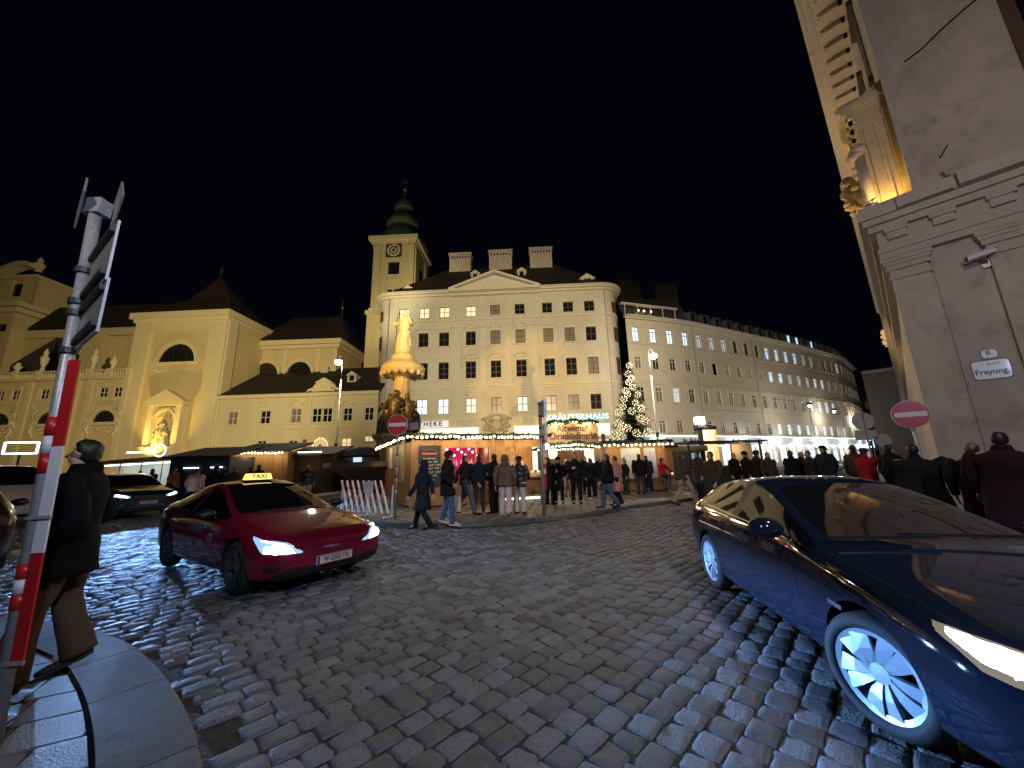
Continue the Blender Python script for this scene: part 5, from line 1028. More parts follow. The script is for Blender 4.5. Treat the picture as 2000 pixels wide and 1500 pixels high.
for i in range(7): MB().tube([(w*i/6,-.2,0),(w*i/6,-.2,2.15)], .03, 6).build('tent_post', M_STEEL, tn)
for i in range(4): point(wp(tn, w*(i+.5)/4, .7, 1.75), 30, (.9,1,.88), .2)
a = MB().tube([(0,0,0),(.3,0,.03),(.6,0,0)], .04, 6); 
for i in range(14):
    pass
p = at(312, 880, 20.5); r = root('round_neon_sign', p, 0, 'small white ring-shaped neon sign on the tent roof', 'sign'); MB().tube([(.32*cos(t),0,.32*sin(t)) for t in [2*pi*i/16 for i in range(17)]], .03, 6).build('ring', emis('white_neon', (.85,.92,1), 5), r); MB().box(-1.8,-.4,0,.04,-.1,-.02).build('tube', emis('white_neon', (.85,.92,1), 5), r)
p = at(41, 875, 17); r = root('rectangle_neon_sign', p, .2, 'white neon rectangle above the van', 'sign'); a = MB(); w2, h2 = .62, .25
for q, s in (((-w2,-h2),(w2,-h2)),((w2,-h2),(w2,h2)),((w2,h2),(-w2,h2)),((-w2,h2),(-w2,-h2))): a.bar((q[0],0,q[1]),(s[0],0,s[1]),.06)
a.build('neon_frame', emis('white_neon', (.85,.92,1), 5), r); MB().box(-.03,.03,0,.05,-2.2,-.25).build('post', M_IRON, r)
# ================================================================ signs and posts
M_RED = mat('sign_red', (.42,.012,.015), .35); M_WHT = mat('sign_white', (.62,.60,.62), .4); M_SBACK = mat('aluminium_sign_back', (.35,.35,.36), .45, metal=.7, var=.15, vs=8)
def disc(par, r, y0, y1, m, name, n=32, loc=None): return MB().add([(r*cos(2*pi*i/n), y, r*sin(2*pi*i/n)) for y in (y0,y1) for i in range(n)], [tuple(range(n)), tuple(range(2*n-1,n-1,-1))] + [(i,(i+1)%n,(i+1)%n+n,i+n) for i in range(n)][::1]).build(name, m, par, loc=loc)
def noentry(base, top, r, lab, yaw=0, post=True):
    o = root('no_entry_sign', base, yaw, lab, 'traffic sign'); h = top.z - base.z
    q = bpy.data.objects.new('sign_disc', None)
    a = disc(o, r, -.10, -.085, M_WHT, 'rim', loc=(0,0,h)); disc(o, r*.965, -.104, -.10, M_RED, 'disc', loc=(0,0,h)); MB().box(-r*.82,r*.82,-.109,-.104,-r*.17,r*.17).build('white_bar', M_WHT, o, loc=(0,0,h))
    MB().tube([(0,0,0),(0,0,h+r*.8)], .036, 10).build('post', M_STEEL, o, smooth=True); MB().box(-.12,.12,-.09,-.03,h-.15,h-.11).box(-.12,.12,-.09,-.03,h+.11,h+.15).build('clamp', M_IRON, o); return o
b = ground(771, 1010, .085); t = at(778, 830, b.y); t.x = b.x
ne = noentry(b, t, .335, 'round red no-entry sign on a sticker-covered post in front of the fountain', .0)
for i in range(16): z = .75+.085*i; MB().tube([(0,0,z),(0,0,z+rr.uniform(.05,.1))], .0385+.0004*i, 10).build('sticker', mat('sticker_%d' % (i % 4), ((.5,.5,.52),(.08,.08,.1),(.45,.2,.15),(.3,.28,.25))[i % 4], .5), ne)
t = at(1773, 810, 9.0); nr_ = noentry(Vector((t.x+.05, 9.0, .0)), t, .335, 'round red no-entry sign before the palace wall', -.7)
# sign post with backs of round signs
b = at(1718, 960, 14); ps = root('sign_post', (b.x, 14, 0), -.45, 'sign post with two round signs seen from behind, striped lower post', 'sign post')
zt_ = at(1703, 822, 14).z; MB().tube([(0,0,0),(0,0,zt_+.4)], .038, 8).build('post', M_STEEL, ps, smooth=True); disc(ps, .33, -.02, 0, M_SBACK, 'sign_back', loc=(-.03,0,zt_)); disc(ps, .24, -.02, 0, M_SBACK, 'sign_back', loc=(.42,0,zt_-.75)); MB().box(-.35,.3,-.02,0,-.18,.18).build('sign_back', M_SBACK, ps, loc=(0,0,zt_-.52)); MB().bar((0,0,zt_-.75),(.42,0,zt_-.75),.03).build('bracket', M_IRON, ps)
for i in range(4): MB().tube([(0,0,.5+.3*i),(0,0,.65+.3*i)], .041, 8).build('red_band', M_RED, ps)
# thin post with red-white band and street plates before the arch
b = ground(1063, 1008, .085); pb = root('plate_post', b, .1, 'slim grey post with grey plates seen edge-on and red-white bands before the market arch', 'sign post'); zt_ = at(1060, 785, b.y).z-b.z
MB().tube([(0,0,0),(0,0,zt_)], .055, 10).build('post', M_STEEL, pb, smooth=True); MB().box(-.2,.2,-.15,.15,-.0,.03).build('base_plate', M_IRON, pb)
for i, (z0, z1, m) in enumerate(((zt_*.62,zt_*.70,M_RED),(zt_*.50,zt_*.62,M_WHT),(zt_*.22,zt_*.36,M_RED),(zt_*.36,zt_*.40,M_WHT),(zt_*.40,zt_*.44,M_RED))): MB().box(.035,.10,-.07,.05,z0,z1).build('band', m, pb)
for z in (.98,.87,.76,.68): MB().tube([(0,0,zt_*z-.03),(0,0,zt_*z+.02)], .066, 10).build('clamp', M_IRON, pb)
MB().box(.07,.16,-.30,.2,-.28,.28).build('plate', M_SBACK, pb, loc=(0,0,zt_*.93)); MB().box(.07,.14,-.3,.2,-.25,.25).build('plate', M_SBACK, pb, loc=(0,0,zt_*.72))
# scissor barrier
b0 = ground(664, 1003, .085); b1 = ground(765, 1010, .085); bv = b1-b0; br = root('scissor_barrier', b0, atan2(bv.y, bv.x), 'red and white folding scissor barrier beside the punch hut', 'barrier'); Lb = bv.length; N_ = 8
for i in range(N_):
    x = Lb*(i+.1)/(N_+1); dx = Lb/(N_+1)*1.55
    MB().bar((x, -.04, 1.10), (x+dx, -.04, .10), .075, .02).build('slat', M_WHT, br)
    for j in range(3): p = lambda t: Vector((x-dx*.45+dx*t, .0, .10+1.0*t)); MB().bar(p(j/3), p((j+1)/3), .05, .02).build('slat', M_WHT if j == 0 or (i % 2 and j == 1) else M_RED, br)
MB().box(Lb*.50,Lb*.66,-.09,-.06,.72,1.08).build('notice', M_WHT, br)
for x in (.05, Lb*.55, Lb): MB().bar((x,0,0),(x,0,.95),.04).bar((x-.02,-.3,.02),(x+.02,.3,.02),.05,.03).build('leg', M_WHT, br)
# near pole at the left edge with striped board
Yp = 2.45; q1 = at(2, 1372, Yp); q2 = at(203, 400, Yp); pb0 = Vector((q1.x-(q2.x-q1.x)/(q2.z-q1.z)*(q1.z-.10), Yp, .10))
def on_az(px, py, Y): return at(px, py, Y)
tp_ = at(203, 400, Yp+.04); 
np_ = root('striped_sign_pole', pb0, 0, 'tall steel pole with red and white striped board and sign backs on the near pavement', 'sign post'); Hp = tp_.z - .10
lean = (tp_.x - pb0.x)
def pl_(z, dx=0, dy=0): return Vector((lean*z/Hp + dx, dy, z))
MB().tube([pl_(0), pl_(Hp)], .036, 16).build('pole', M_STEEL, np_, smooth=True)
def zpix(px, py): return at(px, py, Yp).z - .10
for (pa, pb2, m) in (((120,815),(110,852),M_RED),((108,852),(104,885),M_WHT),((104,885),(94,925),M_RED),((48,1100),(42,1130),M_RED),((42,1130),(30,1158),M_WHT),((30,1158),(20,1190),M_RED)):
    MB().tube([pl_(zpix(*pa)), pl_(zpix(*pb2))], .039, 16).build('band', m, np_, smooth=True)
zs = [zpix(150,705), zpix(122,872), zpix(78,1078), zpix(30,1300)]
for i, m in enumerate((M_RED, M_WHT, M_RED)):
    z0, z1 = zs[i+1], zs[i]; p, q = pl_(z0,.076,-.02), pl_(z1,.076,-.02); MB().bar(p, q, .075, .012).build('striped_board', m, np_)
for py in (1010, 1290): z = zpix(60, py); MB().tube([pl_(z-.01), pl_(z+.004)], .05, 12).bar(pl_(z,.02,-.04), pl_(z,.13,-.03), .012, .02).build('clamp', M_STEEL, np_)
z_ = lambda py: zpix(175, py)
for py in (530, 590, 612, 685): MB().tube([pl_(z_(py)-.02), pl_(z_(py)+.02)], .053, 12).build('clamp', M_IRON, np_)
for (ya, yb, r0) in ((505, 600, 'upper'), (605, 690, 'lower')):
    zt0, zb0 = z_(ya)+.05, z_(yb)+.02; c = pl_((zt0+zb0)/2, .05, 0)
    o = MB().box(.0, .64, -.005, .008, -(zt0-zb0)/2, (zt0-zb0)/2).build('sign_back', M_SBACK, np_, loc=c); o.rotation_euler = (0,0,radians(-33))
    for zz_ in ((zt0-zb0)/2-.06, -(zt0-zb0)/2+.06): b_ = MB().box(-.02,.62,-.03,-.005,zz_-.018,zz_+.018).build('rail', M_IRON, np_, loc=c); b_.rotation_euler = (0,0,radians(-33))
Hp -= .10; hd = MB(); hd.box(-.07,.07,-.045,.045,-.02,.10); hd.build('bracket_head', M_STEEL, np_, loc=pl_(Hp))
for s, rzd in ((-1, -36), (1, -34)):
    o = MB().add([(-.20,0,0),(0,0,-.22),(.20,0,0),(0,0,.22),(-.20,.012,0),(0,.012,-.22),(.20,.012,0),(0,.012,.22)], [(0,1,2,3),(7,6,5,4),(0,4,5,1),(1,5,6,2),(2,6,7,3),(3,7,4,0)]).build('diamond_sign', M_SBACK, np_, loc=pl_(Hp+.08, s*.11, -.02 if s < 0 else .03)); o.rotation_euler = (0, 0, radians(rzd if s > 0 else rzd))
# bicycles
def bicycle(loc, rz, label):
    r = root('bicycle', loc, rz, label, 'bicycle', 'bicycles parked by the market'); 
    for x in (-.52,.52):
        w = MB().tube([(x+.34*cos(t),0,.34+.34*sin(t)) for t in [2*pi*i/24 for i in range(25)]], .018, 5).build('wheel', M_IRON, r); s_ = MB()
        for i in range(12): t = 2*pi*i/12; s_.bar((x,0,.34),(x+.33*cos(t),0,.34+.33*sin(t)),.004)
        s_.build('spokes', M_STEEL, w)
    MB().tube([(-.52,0,.34),(-.1,0,.3),(.35,0,.78),(-.2,0,.8),(-.1,0,.3)], .016, 6).tube([(-.52,0,.34),(-.2,0,.8),(-.24,0,.92)], .014, 6).tube([(.52,0,.34),(.38,0,.75),(.34,0,1.0)], .015, 6).build('frame', mat('bike_paint', (.15,.15,.17), .3, metal=.5), r)
    MB().ball((-.26,0,.95), (.14,.07,.04), 8, 5).build('saddle', M_IRON, r); MB().tube([(.3,-.26,1.02),(.36,-.1,1.04),(.36,.1,1.04),(.3,.26,1.02)], .012, 6).build('handlebar', M_STEEL, r); MB().ball((.45,0,.85), .05, 8, 6).build('lamp', emis('bike_lamp', (1,.95,.85), 1.5), r); return r
p = ground(1303, 960, .085); bicycle(p, .35, 'bicycle with front lamp leaning by the hut, ridden up by the person in red'); p = ground(1340, 965, .085); bicycle(Vector((p.x, p.y, .085)), -.2, 'second bicycle parked right of the snack hut'); p = ground(1440, 962, .085); bicycle(Vector((p.x,p.y,.085)), .5, 'bicycle standing among the crowd behind the black car')
# ================================================================ cars
M_TYRE = mat('tyre_rubber', (.022,.022,.024), .8, bump=.2, bs=60); M_CGL = mat('car_glass', (.006,.006,.008), .03, spec=.8, coat=.3); M_TRIM = mat('black_trim', (.012,.012,.013), .45)
M_SEAM = mat('panel_gap', (.004,.004,.004), .8); M_CHR = mat('chrome', (.7,.7,.7), .12, metal=1); M_RIMS = mat('silver_rim', (.36,.40,.46), .42, metal=.35); M_RIMD = mat('dark_rim', (.10,.10,.11), .35, metal=.6)
M_HEAD = mat('headlight_lens', (.03,.04,.06), .12, emit=(.34,.62,1.0), es=1.1, coat=1); M_HEADW = mat('headlight_lens_warm', (.03,.028,.026), .6, emit=(.95,.78,.60), es=.25, spec=.1); M_CORE = emis('led_core', (.86,.97,1.0), 30); M_COREW = emis('lamp_core', (1,.96,.90), 26); M_PLATE = mat('number_plate', (.62,.56,.52), .5); M_ARCH = mat('wheel_arch_liner', (.008,.008,.008), .9)
def shell(st, belt_j=5):
    """st: stations (x, w, zb, zbelt, ybelt, yr, zr, zt, tag)"""
    vs = []; fs = []; ms = []; n = 18; rows = []
    for (x, w, zb, zbe, yb, yr, zr, zt) in st:
        zm = zb + (zbe-zb)*.48; zs = zb + (zbe-zb)*.80
        h = [(0,zb),(w*.80,zb),(w*.955,zb+.07),(w,zm),(w*.985,zs),(yb,zbe),(yr,zr),(max(.02,yr-.055),zr+.022),(yr*.52,zt-.006),(0,zt)]
        ring = h + [(-y, z) for y, z in h[8:0:-1]]; b = len(vs); vs += [(x, y, z) for y, z in ring]; rows.append(b)
    for i in range(len(st)-1):
        for q in range(n): a = rows[i]+q; b = rows[i]+(q+1)%n; c = rows[i+1]+(q+1)%n; d = rows[i+1]+q; fs.append((a, b, c, d)); ms.append((i, q if q < 9 else 17-q, 1 if q < 9 else -1))
    fs.append(tuple(rows[0]+q for q in range(n-1,-1,-1))); ms.append((-1,0,0)); fs.append(tuple(rows[-1]+q for q in range(n))); ms.append((-2,0,0))
    return vs, fs, ms
def make_car(name, label, cat, loc, yaw, st, cls, paint, axles, wr, track, rim, group=None, roofm=None, sub=2, creases=.35):
    """cls(i, j) -> material slot for the quad between stations i,i+1 and rows j,j+1: 0 paint 1 glass 2 trim 3 roof"""
    vs, fs, ms = shell(st); me = bpy.data.meshes.new('body_cage'); me.from_pydata(vs, [], fs)
    for m in (paint, M_CGL, M_TRIM, roofm or paint, M_ARCH): me.materials.append(m)
    for p, (i, j, s) in zip(me.polygons, ms): p.material_index = 0 if i < 0 else cls(i, j)
    bm = bmesh.new(); bm.from_mesh(me); bmesh.ops.recalc_face_normals(bm, faces=bm.faces); cl = bm.edges.layers.float.get('crease_edge') or bm.edges.layers.float.new('crease_edge')
    for e in bm.edges:
        m_ = {f.material_index for f in e.link_faces}
        if len(m_) > 1: e[cl] = creases
        a, b = [v.index % 18 for v in e.verts]
        if a == b == -1: pass
        if {a, b} <= {3} or {a,b} <= {15}: e[cl] = max(e[cl], .25)
    bm.to_mesh(me); bm.free()
    o = bpy.data.objects.new('tmp_body', me); COL.objects.link(o); s = o.modifiers.new('s', 'SUBSURF'); s.levels = s.render_levels = sub; s.subdivision_type = 'CATMULL_CLARK'; s.use_limit_surface = False
    bpy.context.view_layer.update(); dg = bpy.context.evaluated_depsgraph_get(); ev = o.evaluated_get(dg); bv = BVHTree.FromObject(o, dg)
    cut = MB()
    for ax in axles:
        for sd in (-1, 1): cut.tube([(ax, sd*.52, wr), (ax, sd*1.3, wr)], wr+.055, 32)
    cme = cut.mesh('cut', M_ARCH); co = bpy.data.objects.new('tmp_cut', cme); COL.objects.link(co)
    cme.materials.clear()
    for m in (paint, M_CGL, M_TRIM, roofm or paint, M_ARCH): cme.materials.append(m)
    cme.polygons.foreach_set('material_index', [4]*len(cme.polygons))
    bo = o.modifiers.new('b', 'BOOLEAN'); bo.operation = 'DIFFERENCE'; bo.object = co; bo.solver = 'EXACT'
    bpy.context.view_layer.update(); dg = bpy.context.evaluated_depsgraph_get(); full = bpy.data.meshes.new_from_object(o.evaluated_get(dg))
    bpy.data.objects.remove(o); bpy.data.objects.remove(co)
    r = root(name, loc, yaw, label, cat, group)
    for slots, pn in (((0,4),'body'),((1,),'window_glass'),((2,),'trim'),((3,),'roof_panel')):
        bm = bmesh.new(); bm.from_mesh(full); dl = [f for f in bm.faces if f.material_index not in slots]
        if len(dl) == len(bm.faces): bm.free(); continue
        bmesh.ops.delete(bm, geom=dl, context='FACES'); m2 = bpy.data.meshes.new(pn); bm.to_mesh(m2); bm.free()
        for m in full.materials: m2.materials.append(m)
        for p in m2.polygons: p.use_smooth = True
        ob = bpy.data.objects.new(pn, m2); COL.objects.link(ob); ob.parent = r
        if pn in ('body',): sharp(ob, 38)
    # wheels
    for ax in axles:
        for sd in (-1, 1):
            w = wheel_proto(wr, rim); w.parent = r; w.location = (ax, sd*track, wr); w.rotation_euler = (0, 0, 0 if sd > 0 else pi)
    return r, bv
WP = {}
def wheel_proto(wr, rim):
    k = (round(wr,3), rim)
    if k in WP: c = copy_tree(WP[k]); return c
    hw = .105; rr_ = wr*.73; w = bpy.data.objects.new('wheel', None); COL.objects.link(w)
    prof = [(rr_,-hw*.8),(rr_+.02,-hw*.95),(wr-.05,-hw),(wr-.015,-hw*.8),(wr,-hw*.5),(wr,hw*.5),(wr-.015,hw*.8),(wr-.05,hw),(rr_+.02,hw*.95),(rr_,hw*.8)]
    def lat(prof, n=36):
        vs = []; 
        for rad, y in prof: vs += [(rad*cos(2*pi*i/n), y, rad*sin(2*pi*i/n)) for i in range(n)]
        return vs, [(i*n+j, i*n+(j+1)%n, (i+1)*n+(j+1)%n, (i+1)*n+j) for i in range(len(prof)-1) for j in range(n)]
    t = MB(); t.add(*lat(prof+[prof[0]])); t.build('tyre', M_TYRE, w, smooth=True)
    m = M_RIMS if rim.startswith('silver') else M_RIMD; a = MB(); a.add(*lat([(rr_,-hw*.8),(rr_-.02,-hw*.6),(rr_-.03,hw*.3),(rr_-.028,hw*.7),(rr_+.004,hw*.82)])); a.add(*lat([(.001,hw*.62),(.055,hw*.6),(.07,hw*.45),(.07,.0)], 20))
    ns = 10 if 'ten' in rim else 5
    def spoke(a0, ri, ro, wi, wo, y0, y1, th, tw=0):
        c_, s_ = cos(a0), sin(a0); P = []
        for rad, wd, y in ((ri, wi, y0), ((ri+ro)/2, (wi+wo)/2*1.05, (y0+y1)/2+.012), (ro, wo, y1)):
            for sx in (-1, 1):
                ca, sa = cos(a0+tw*rad+sx*wd/rad/2), sin(a0+tw*rad+sx*wd/rad/2)
                P.append((rad*ca, y + (.006 if sx < 0 else -.008), rad*sa)); P.append((rad*ca, y-th, rad*sa))
        F = []
        for q in range(2):
            b = q*4; F += [(b,b+2,b+6,b+4),(b+1,b+5,b+7,b+3),(b,b+4,b+5,b+1),(b+2,b+3,b+7,b+6)]
        a.add(P, F)
    for i in range(ns):
        a0 = 2*pi*i/ns
        if ns == 10: spoke(a0, .05, rr_-.012, .038, .085 if i % 2 else .105, hw*.55, hw*.72, .03, .35 if i % 2 else -.25)
        else:
            for dlt in (-.16, .16): spoke(a0+dlt, .05, rr_-.015, .03, .045, hw*.5, hw*.66, .03)
    a.build('rim', m, w, smooth=False); b = MB(); b.add(*lat([(.001,-.02),(rr_-.05,-.02),(rr_-.05,-.05),(.001,-.05)], 24)); b.build('brake_disc', M_IRON, w)
    w.location = (0,0,-5); WP[k] = w; 
    w2 = w; return w2
def near(bv, p, off=.004):
    q, nn, i, d = bv.find_nearest(Vector(p)); 
    if nn.dot(Vector((q.x*.3, q.y, q.z-.6))) < 0 and False: nn = -nn
    return q + nn*off
def patch(bv, top, bot, n, m, name, mt, par, off=.005, smooth=True, mirror=False):
    T = [Vector(p) for p in top]; B = [Vector(p) for p in bot]
    def on(P, t):
        f = t*(len(P)-1); i = min(int(f), len(P)-2); return P[i].lerp(P[i+1], f-i)
    vs = []
    for i in range(n+1):
        a, b = on(T, i/n), on(B, i/n)
        for j in range(m+1):
            p = near(bv, a.lerp(b, j/m), off if 0 < i < n and 0 < j < m else off*.3); vs.append(p)
    fs = [(i*(m+1)+j, i*(m+1)+j+1, (i+1)*(m+1)+j+1, (i+1)*(m+1)+j) for i in range(n) for j in range(m)]
    MB().add(vs, fs).build(name, mt, par, smooth=smooth)
    if mirror: MB().add([(v.x,-v.y,v.z) for v in vs], [f[::-1] for f in fs]).build(name, mt, par, smooth=smooth)
def seam(bv, pts, par, w=.007, name='panel_gap', mt=None, sides=(1,-1), n=8, off=.0015):
    for s in sides:
        P = []
        for a, b in zip(pts, pts[1:]):
            for k in range(n): t = k/n; P.append(Vector((a[0]+(b[0]-a[0])*t, (a[1]+(b[1]-a[1])*t)*s, a[2]+(b[2]-a[2])*t)))
        P.append(Vector((pts[-1][0], pts[-1][1]*s, pts[-1][2]))); Q = []
        for p in P: q, nn, i, d = bv.find_nearest(p); Q.append((q+nn*off, nn))
        vs = []
        for i, (q, nn) in enumerate(Q):
            t = (Q[min(i+1,len(Q)-1)][0]-Q[max(i-1,0)][0]).normalized(); sd = t.cross(nn).normalized()*w/2; vs += [q-sd, q+sd]
        MB().add(vs, [(2*i,2*i+1,2*i+3,2*i+2) for i in range(len(Q)-1)]).build(name, mt or M_SEAM, par, smooth=True)
def mirrors(par, x, y, z, m, sc=1):
    for s in (-1, 1):
        a = MB(); a.ball((x, s*(y+.13*sc), z+.06), (.085*sc,.125*sc,.075*sc), 12, 8); a.bar((x+.02, s*(y-.02), z-.02), (x, s*(y+.06), z+.04), .06, .03); o = a.build('wing_mirror', m, par, smooth=True)
def plate(par, x, z, txt, y=0, yaw=0):
    o = MB().box(0,.012,-.26,.26,-.058,.058).build('number_plate', M_PLATE, par, loc=(x, y, z)); MB().box(.012,.014,-.255,-.215,-.055,.055).build('blue_band', mat('plate_blue', (.02,.05,.3), .5), o); MB().box(.012,.0135,-.215,.255,.048,.056).box(.012,.0135,-.215,.255,-.056,-.048).build('red_line', M_RED, o)
    text(txt, .095, M_LETB, o, (.015, .02, 0), rot=(pi/2,0,pi/2), ext=.0005, sx=.8, bold=.002); return o
# --- red taxi saloon
TX = [(2.33,.60,.34,.56,.58,.48,.60,.615),(2.29,.76,.24,.60,.72,.62,.655,.675),(2.16,.87,.19,.66,.83,.70,.715,.745),(1.90,.915,.18,.735,.875,.74,.775,.82),(1.47,.925,.18,.82,.885,.77,.85,.90),(1.15,.925,.18,.875,.885,.775,.90,.945),(.92,.925,.18,.905,.88,.775,.935,.985),
      (.42,.925,.17,.93,.875,.695,1.13,1.19),(-.08,.925,.17,.945,.87,.60,1.325,1.385),(-.42,.925,.17,.955,.87,.575,1.385,1.435),(-.54,.925,.17,.957,.87,.57,1.388,1.44),(-.95,.925,.17,.97,.865,.565,1.355,1.415),(-1.38,.925,.18,.985,.855,.575,1.25,1.315),(-1.72,.92,.19,1.0,.84,.62,1.135,1.19),(-2.02,.90,.2,1.01,.82,.67,1.055,1.09),(-2.22,.86,.26,.99,.77,.66,1.03,1.055),(-2.34,.74,.36,.88,.66,.55,.92,.94)]
def cls_tx(i, j):
    if 6 <= i <= 7 and j in (7,8): return 1
    if i in (8,9,10) and j in (7,8): return 3
    if i in (11,12,13) and j in (7,8): return 1
    if j == 5 and 6 <= i <= 12: return 2 if i == 9 else 1
    if j in (0,1): return 2
    return 0
M_RPAINT = mat('metallic_red_paint', (.145,.003,.022), .5, metal=.0, coat=1.0, spec=.03); M_RROOF = mat('roof_glass', (.01,.004,.005), .05, coat=1)
tyaw = atan2(-1.62, 2.40); A1 = Vector((-3.75,5.42,0)); A2 = Vector((-6.15,7.04,0)); fwd = Vector((cos(tyaw), sin(tyaw), 0)); lft = Vector((-sin(tyaw), cos(tyaw), 0))
tc_ = (A1+A2)/2 + lft*.80
taxi, bv = make_car('taxi', 'dark red saloon taxi with glowing yellow roof sign and bright headlights', 'car', tc_ + Vector((0,0,.0)), tyaw, TX, cls_tx, M_RPAINT, (1.44,-1.44), .335, .80, 'darkfive', roofm=M_RROOF)
patch(bv, [(2.27,.44,.555),(2.19,.62,.63),(2.04,.79,.715),(1.80,.85,.79)], [(2.28,.44,.535),(2.24,.66,.54),(2.12,.85,.575),(1.88,.90,.755)], 14, 5, 'headlight', M_HEAD, taxi, off=.010, mirror=True)
patch(bv, [(2.25,.55,.585),(2.16,.70,.65),(1.98,.83,.725)], [(2.26,.55,.565),(2.18,.71,.625),(1.99,.84,.712)], 12, 2, 'light_unit', M_CORE, taxi, off=.018, mirror=True)
patch(bv, [(2.25,.56,.575),(2.19,.70,.612),(2.10,.80,.64)], [(2.27,.52,.545),(2.22,.72,.553),(2.13,.82,.578)], 10, 3, 'light_unit', M_CORE, taxi, off=.020, mirror=True)
patch(bv, [(2.33,-.55,.30),(2.33,.55,.30)], [(2.30,-.60,.22),(2.30,.60,.22)], 12, 3, 'air_intake', M_TRIM, taxi, off=.006)
patch(bv, [(2.25,.62,.42),(2.15,.84,.42)], [(2.25,.66,.36),(2.15,.84,.36)], 6, 2, 'bumper_vent', M_TRIM, taxi, off=.005, mirror=True)
plate(taxi, 2.345, .40, 'W\u00b72252 TX')
for x0, x1 in ((.72,.66),(-.48,-.50),(-1.42,-1.28)): seam(bv, [(x0,.92,.30),(x0,.92,.6),(x1,.9,.93)], taxi)
seam(bv, [(.72,.92,.30),(-1.1,.92,.30)], taxi); seam(bv, [(1.9,.80,.78),(1.3,.80,.88),(.95,.80,.93)], taxi); seam(bv, [(2.22,0,.66),(2.18,.4,.67),(2.05,.72,.72)], taxi, sides=(1,-1))
seam(bv, [(.9,.88,.92),(-.5,.87,.965),(-1.7,.84,1.0)], taxi, w=.016, name='window_trim', mt=M_TRIM, off=.003)
for x in (.25,-.9): seam(bv, [(x-.0,.92,.80),(x-.22,.92,.81)], taxi, w=.026, name='door_handle', mt=M_RPAINT, n=4, off=.007)
mirrors(taxi, .62, .88, .93, M_TRIM)
a = MB()
for s in (-1,1): a.bar((.98,.10,.99),(.94,.62*s if s>0 else -.45,.985),.018,.02)
a.build('wiper', M_TRIM, taxi)
ts = MB(); ts.add([(-.09,-.26,0),(.09,-.26,0),(.09,.26,0),(-.09,.26,0),(-.05,-.23,.13),(.05,-.23,.13),(.05,.23,.13),(-.05,.23,.13)], [(0,3,2,1),(4,5,6,7),(0,1,5,4),(1,2,6,5),(2,3,7,6),(3,0,4,7)])
txs = ts.build('roof_sign', emis('yellow_taxi_sign', (1,.62,.03), 1.7), taxi, loc=(-.35,0,1.445)); txs.scale = (.85,.85,.85); text('TAXI', .12, M_LETB, txs, (.075,0,.068), rot=(pi/2-.28,0,pi/2), ext=.003, bold=.003, sx=1.1); MB().box(-.1,.1,-.27,.27,-.02,0).build('sign_base', M_TRIM, txs)
def beams(r, x, y, z, W_, col, down=.16, ang=46, vs_=.3):
    for s in (-1, 1):
        p = wp(r, x, y*s, z); t = wp(r, x+5, y*s*1.1, z-5*down); l = spot(p, t, W_, col, ang, .7, .03); l.scale = (1, vs_, 1)
beams(taxi, 2.40, .66, .66, 2300, (.20,.46,1.0), .075, 74, .135)
# --- dark SUV behind the taxi
def scl(st, sx, sy, sz, z0=0): return [(x*sx, w*sy, zb*sz+z0, zbe*sz+z0, yb*sy, yr*sy, zr*sz+z0, zt*sz+z0) for x, w, zb, zbe, yb, yr, zr, zt in st]
SV = [(2.30,.70,.36,.72,.68,.58,.76,.77),(2.26,.84,.26,.80,.80,.70,.86,.88),(2.10,.92,.22,.88,.88,.76,.94,.97),(1.5,.95,.22,1.0,.90,.78,1.03,1.07),(1.05,.95,.22,1.04,.90,.79,1.07,1.11),(.55,.95,.22,1.06,.90,.73,1.30,1.35),(.10,.95,.22,1.08,.895,.66,1.50,1.56),(-.4,.95,.22,1.10,.89,.64,1.57,1.62),(-.52,.95,.22,1.10,.89,.64,1.575,1.625),(-1.3,.95,.22,1.12,.88,.64,1.54,1.60),(-1.9,.93,.24,1.14,.86,.66,1.42,1.48),(-2.2,.90,.30,1.12,.82,.68,1.20,1.24),(-2.34,.80,.40,.95,.72,.60,1.0,1.02)]
def cls_sv(i, j):
    if i in (4,5) and j in (7,8): return 1
    if i == 10 and j in (7,8): return 1
    if j == 5 and 4 <= i <= 9: return 2 if i == 7 else 1
    return 2 if j < 2 else 0
M_DPAINT = mat('dark_metallic_paint', (.012,.014,.020), .25, metal=.3, coat=1.0)
syaw = atan2(-.49,.87); sc0 = Vector((-13.55,14.15,0)) - Vector((cos(syaw), sin(syaw), 0))*2.25
suv, bv = make_car('dark_car', 'dark car with glaring headlights driving behind the red taxi', 'car', sc0, syaw, SV, cls_sv, M_DPAINT, (1.42,-1.42), .36, .82, 'darkfive')
patch(bv, [(2.28,.50,.80),(2.2,.70,.85),(2.05,.86,.89)], [(2.29,.50,.74),(2.22,.72,.75),(2.08,.90,.80)], 10, 4, 'headlight', M_HEAD, suv, off=.012, mirror=True); patch(bv, [(2.28,.55,.79),(2.2,.72,.83),(2.08,.84,.87)], [(2.29,.55,.76),(2.22,.72,.775),(2.1,.86,.82)], 8, 3, 'light_unit', M_CORE, suv, off=.02, mirror=True)
patch(bv, [(2.3,-.5,.70),(2.3,.5,.70)], [(2.3,-.45,.48),(2.3,.45,.48)], 10, 3, 'grille', M_TRIM, suv, off=.006); plate(suv, 2.315, .56, 'W 41863 K'); mirrors(suv, .72, .93, 1.06, M_TRIM, 1.15); seam(bv, [(.75,.95,.32),(.72,.95,1.05)], suv)
patch(bv, [(2.28,-.6,.34),(2.28,.6,.34)], [(2.28,-.6,.29),(2.28,.6,.29)], 10, 2, 'lower_lip', M_CHR, suv, off=.01)
beams(suv, 2.36, .70, .85, 5600, (.25,.50,1.0), .12, 64, .24)
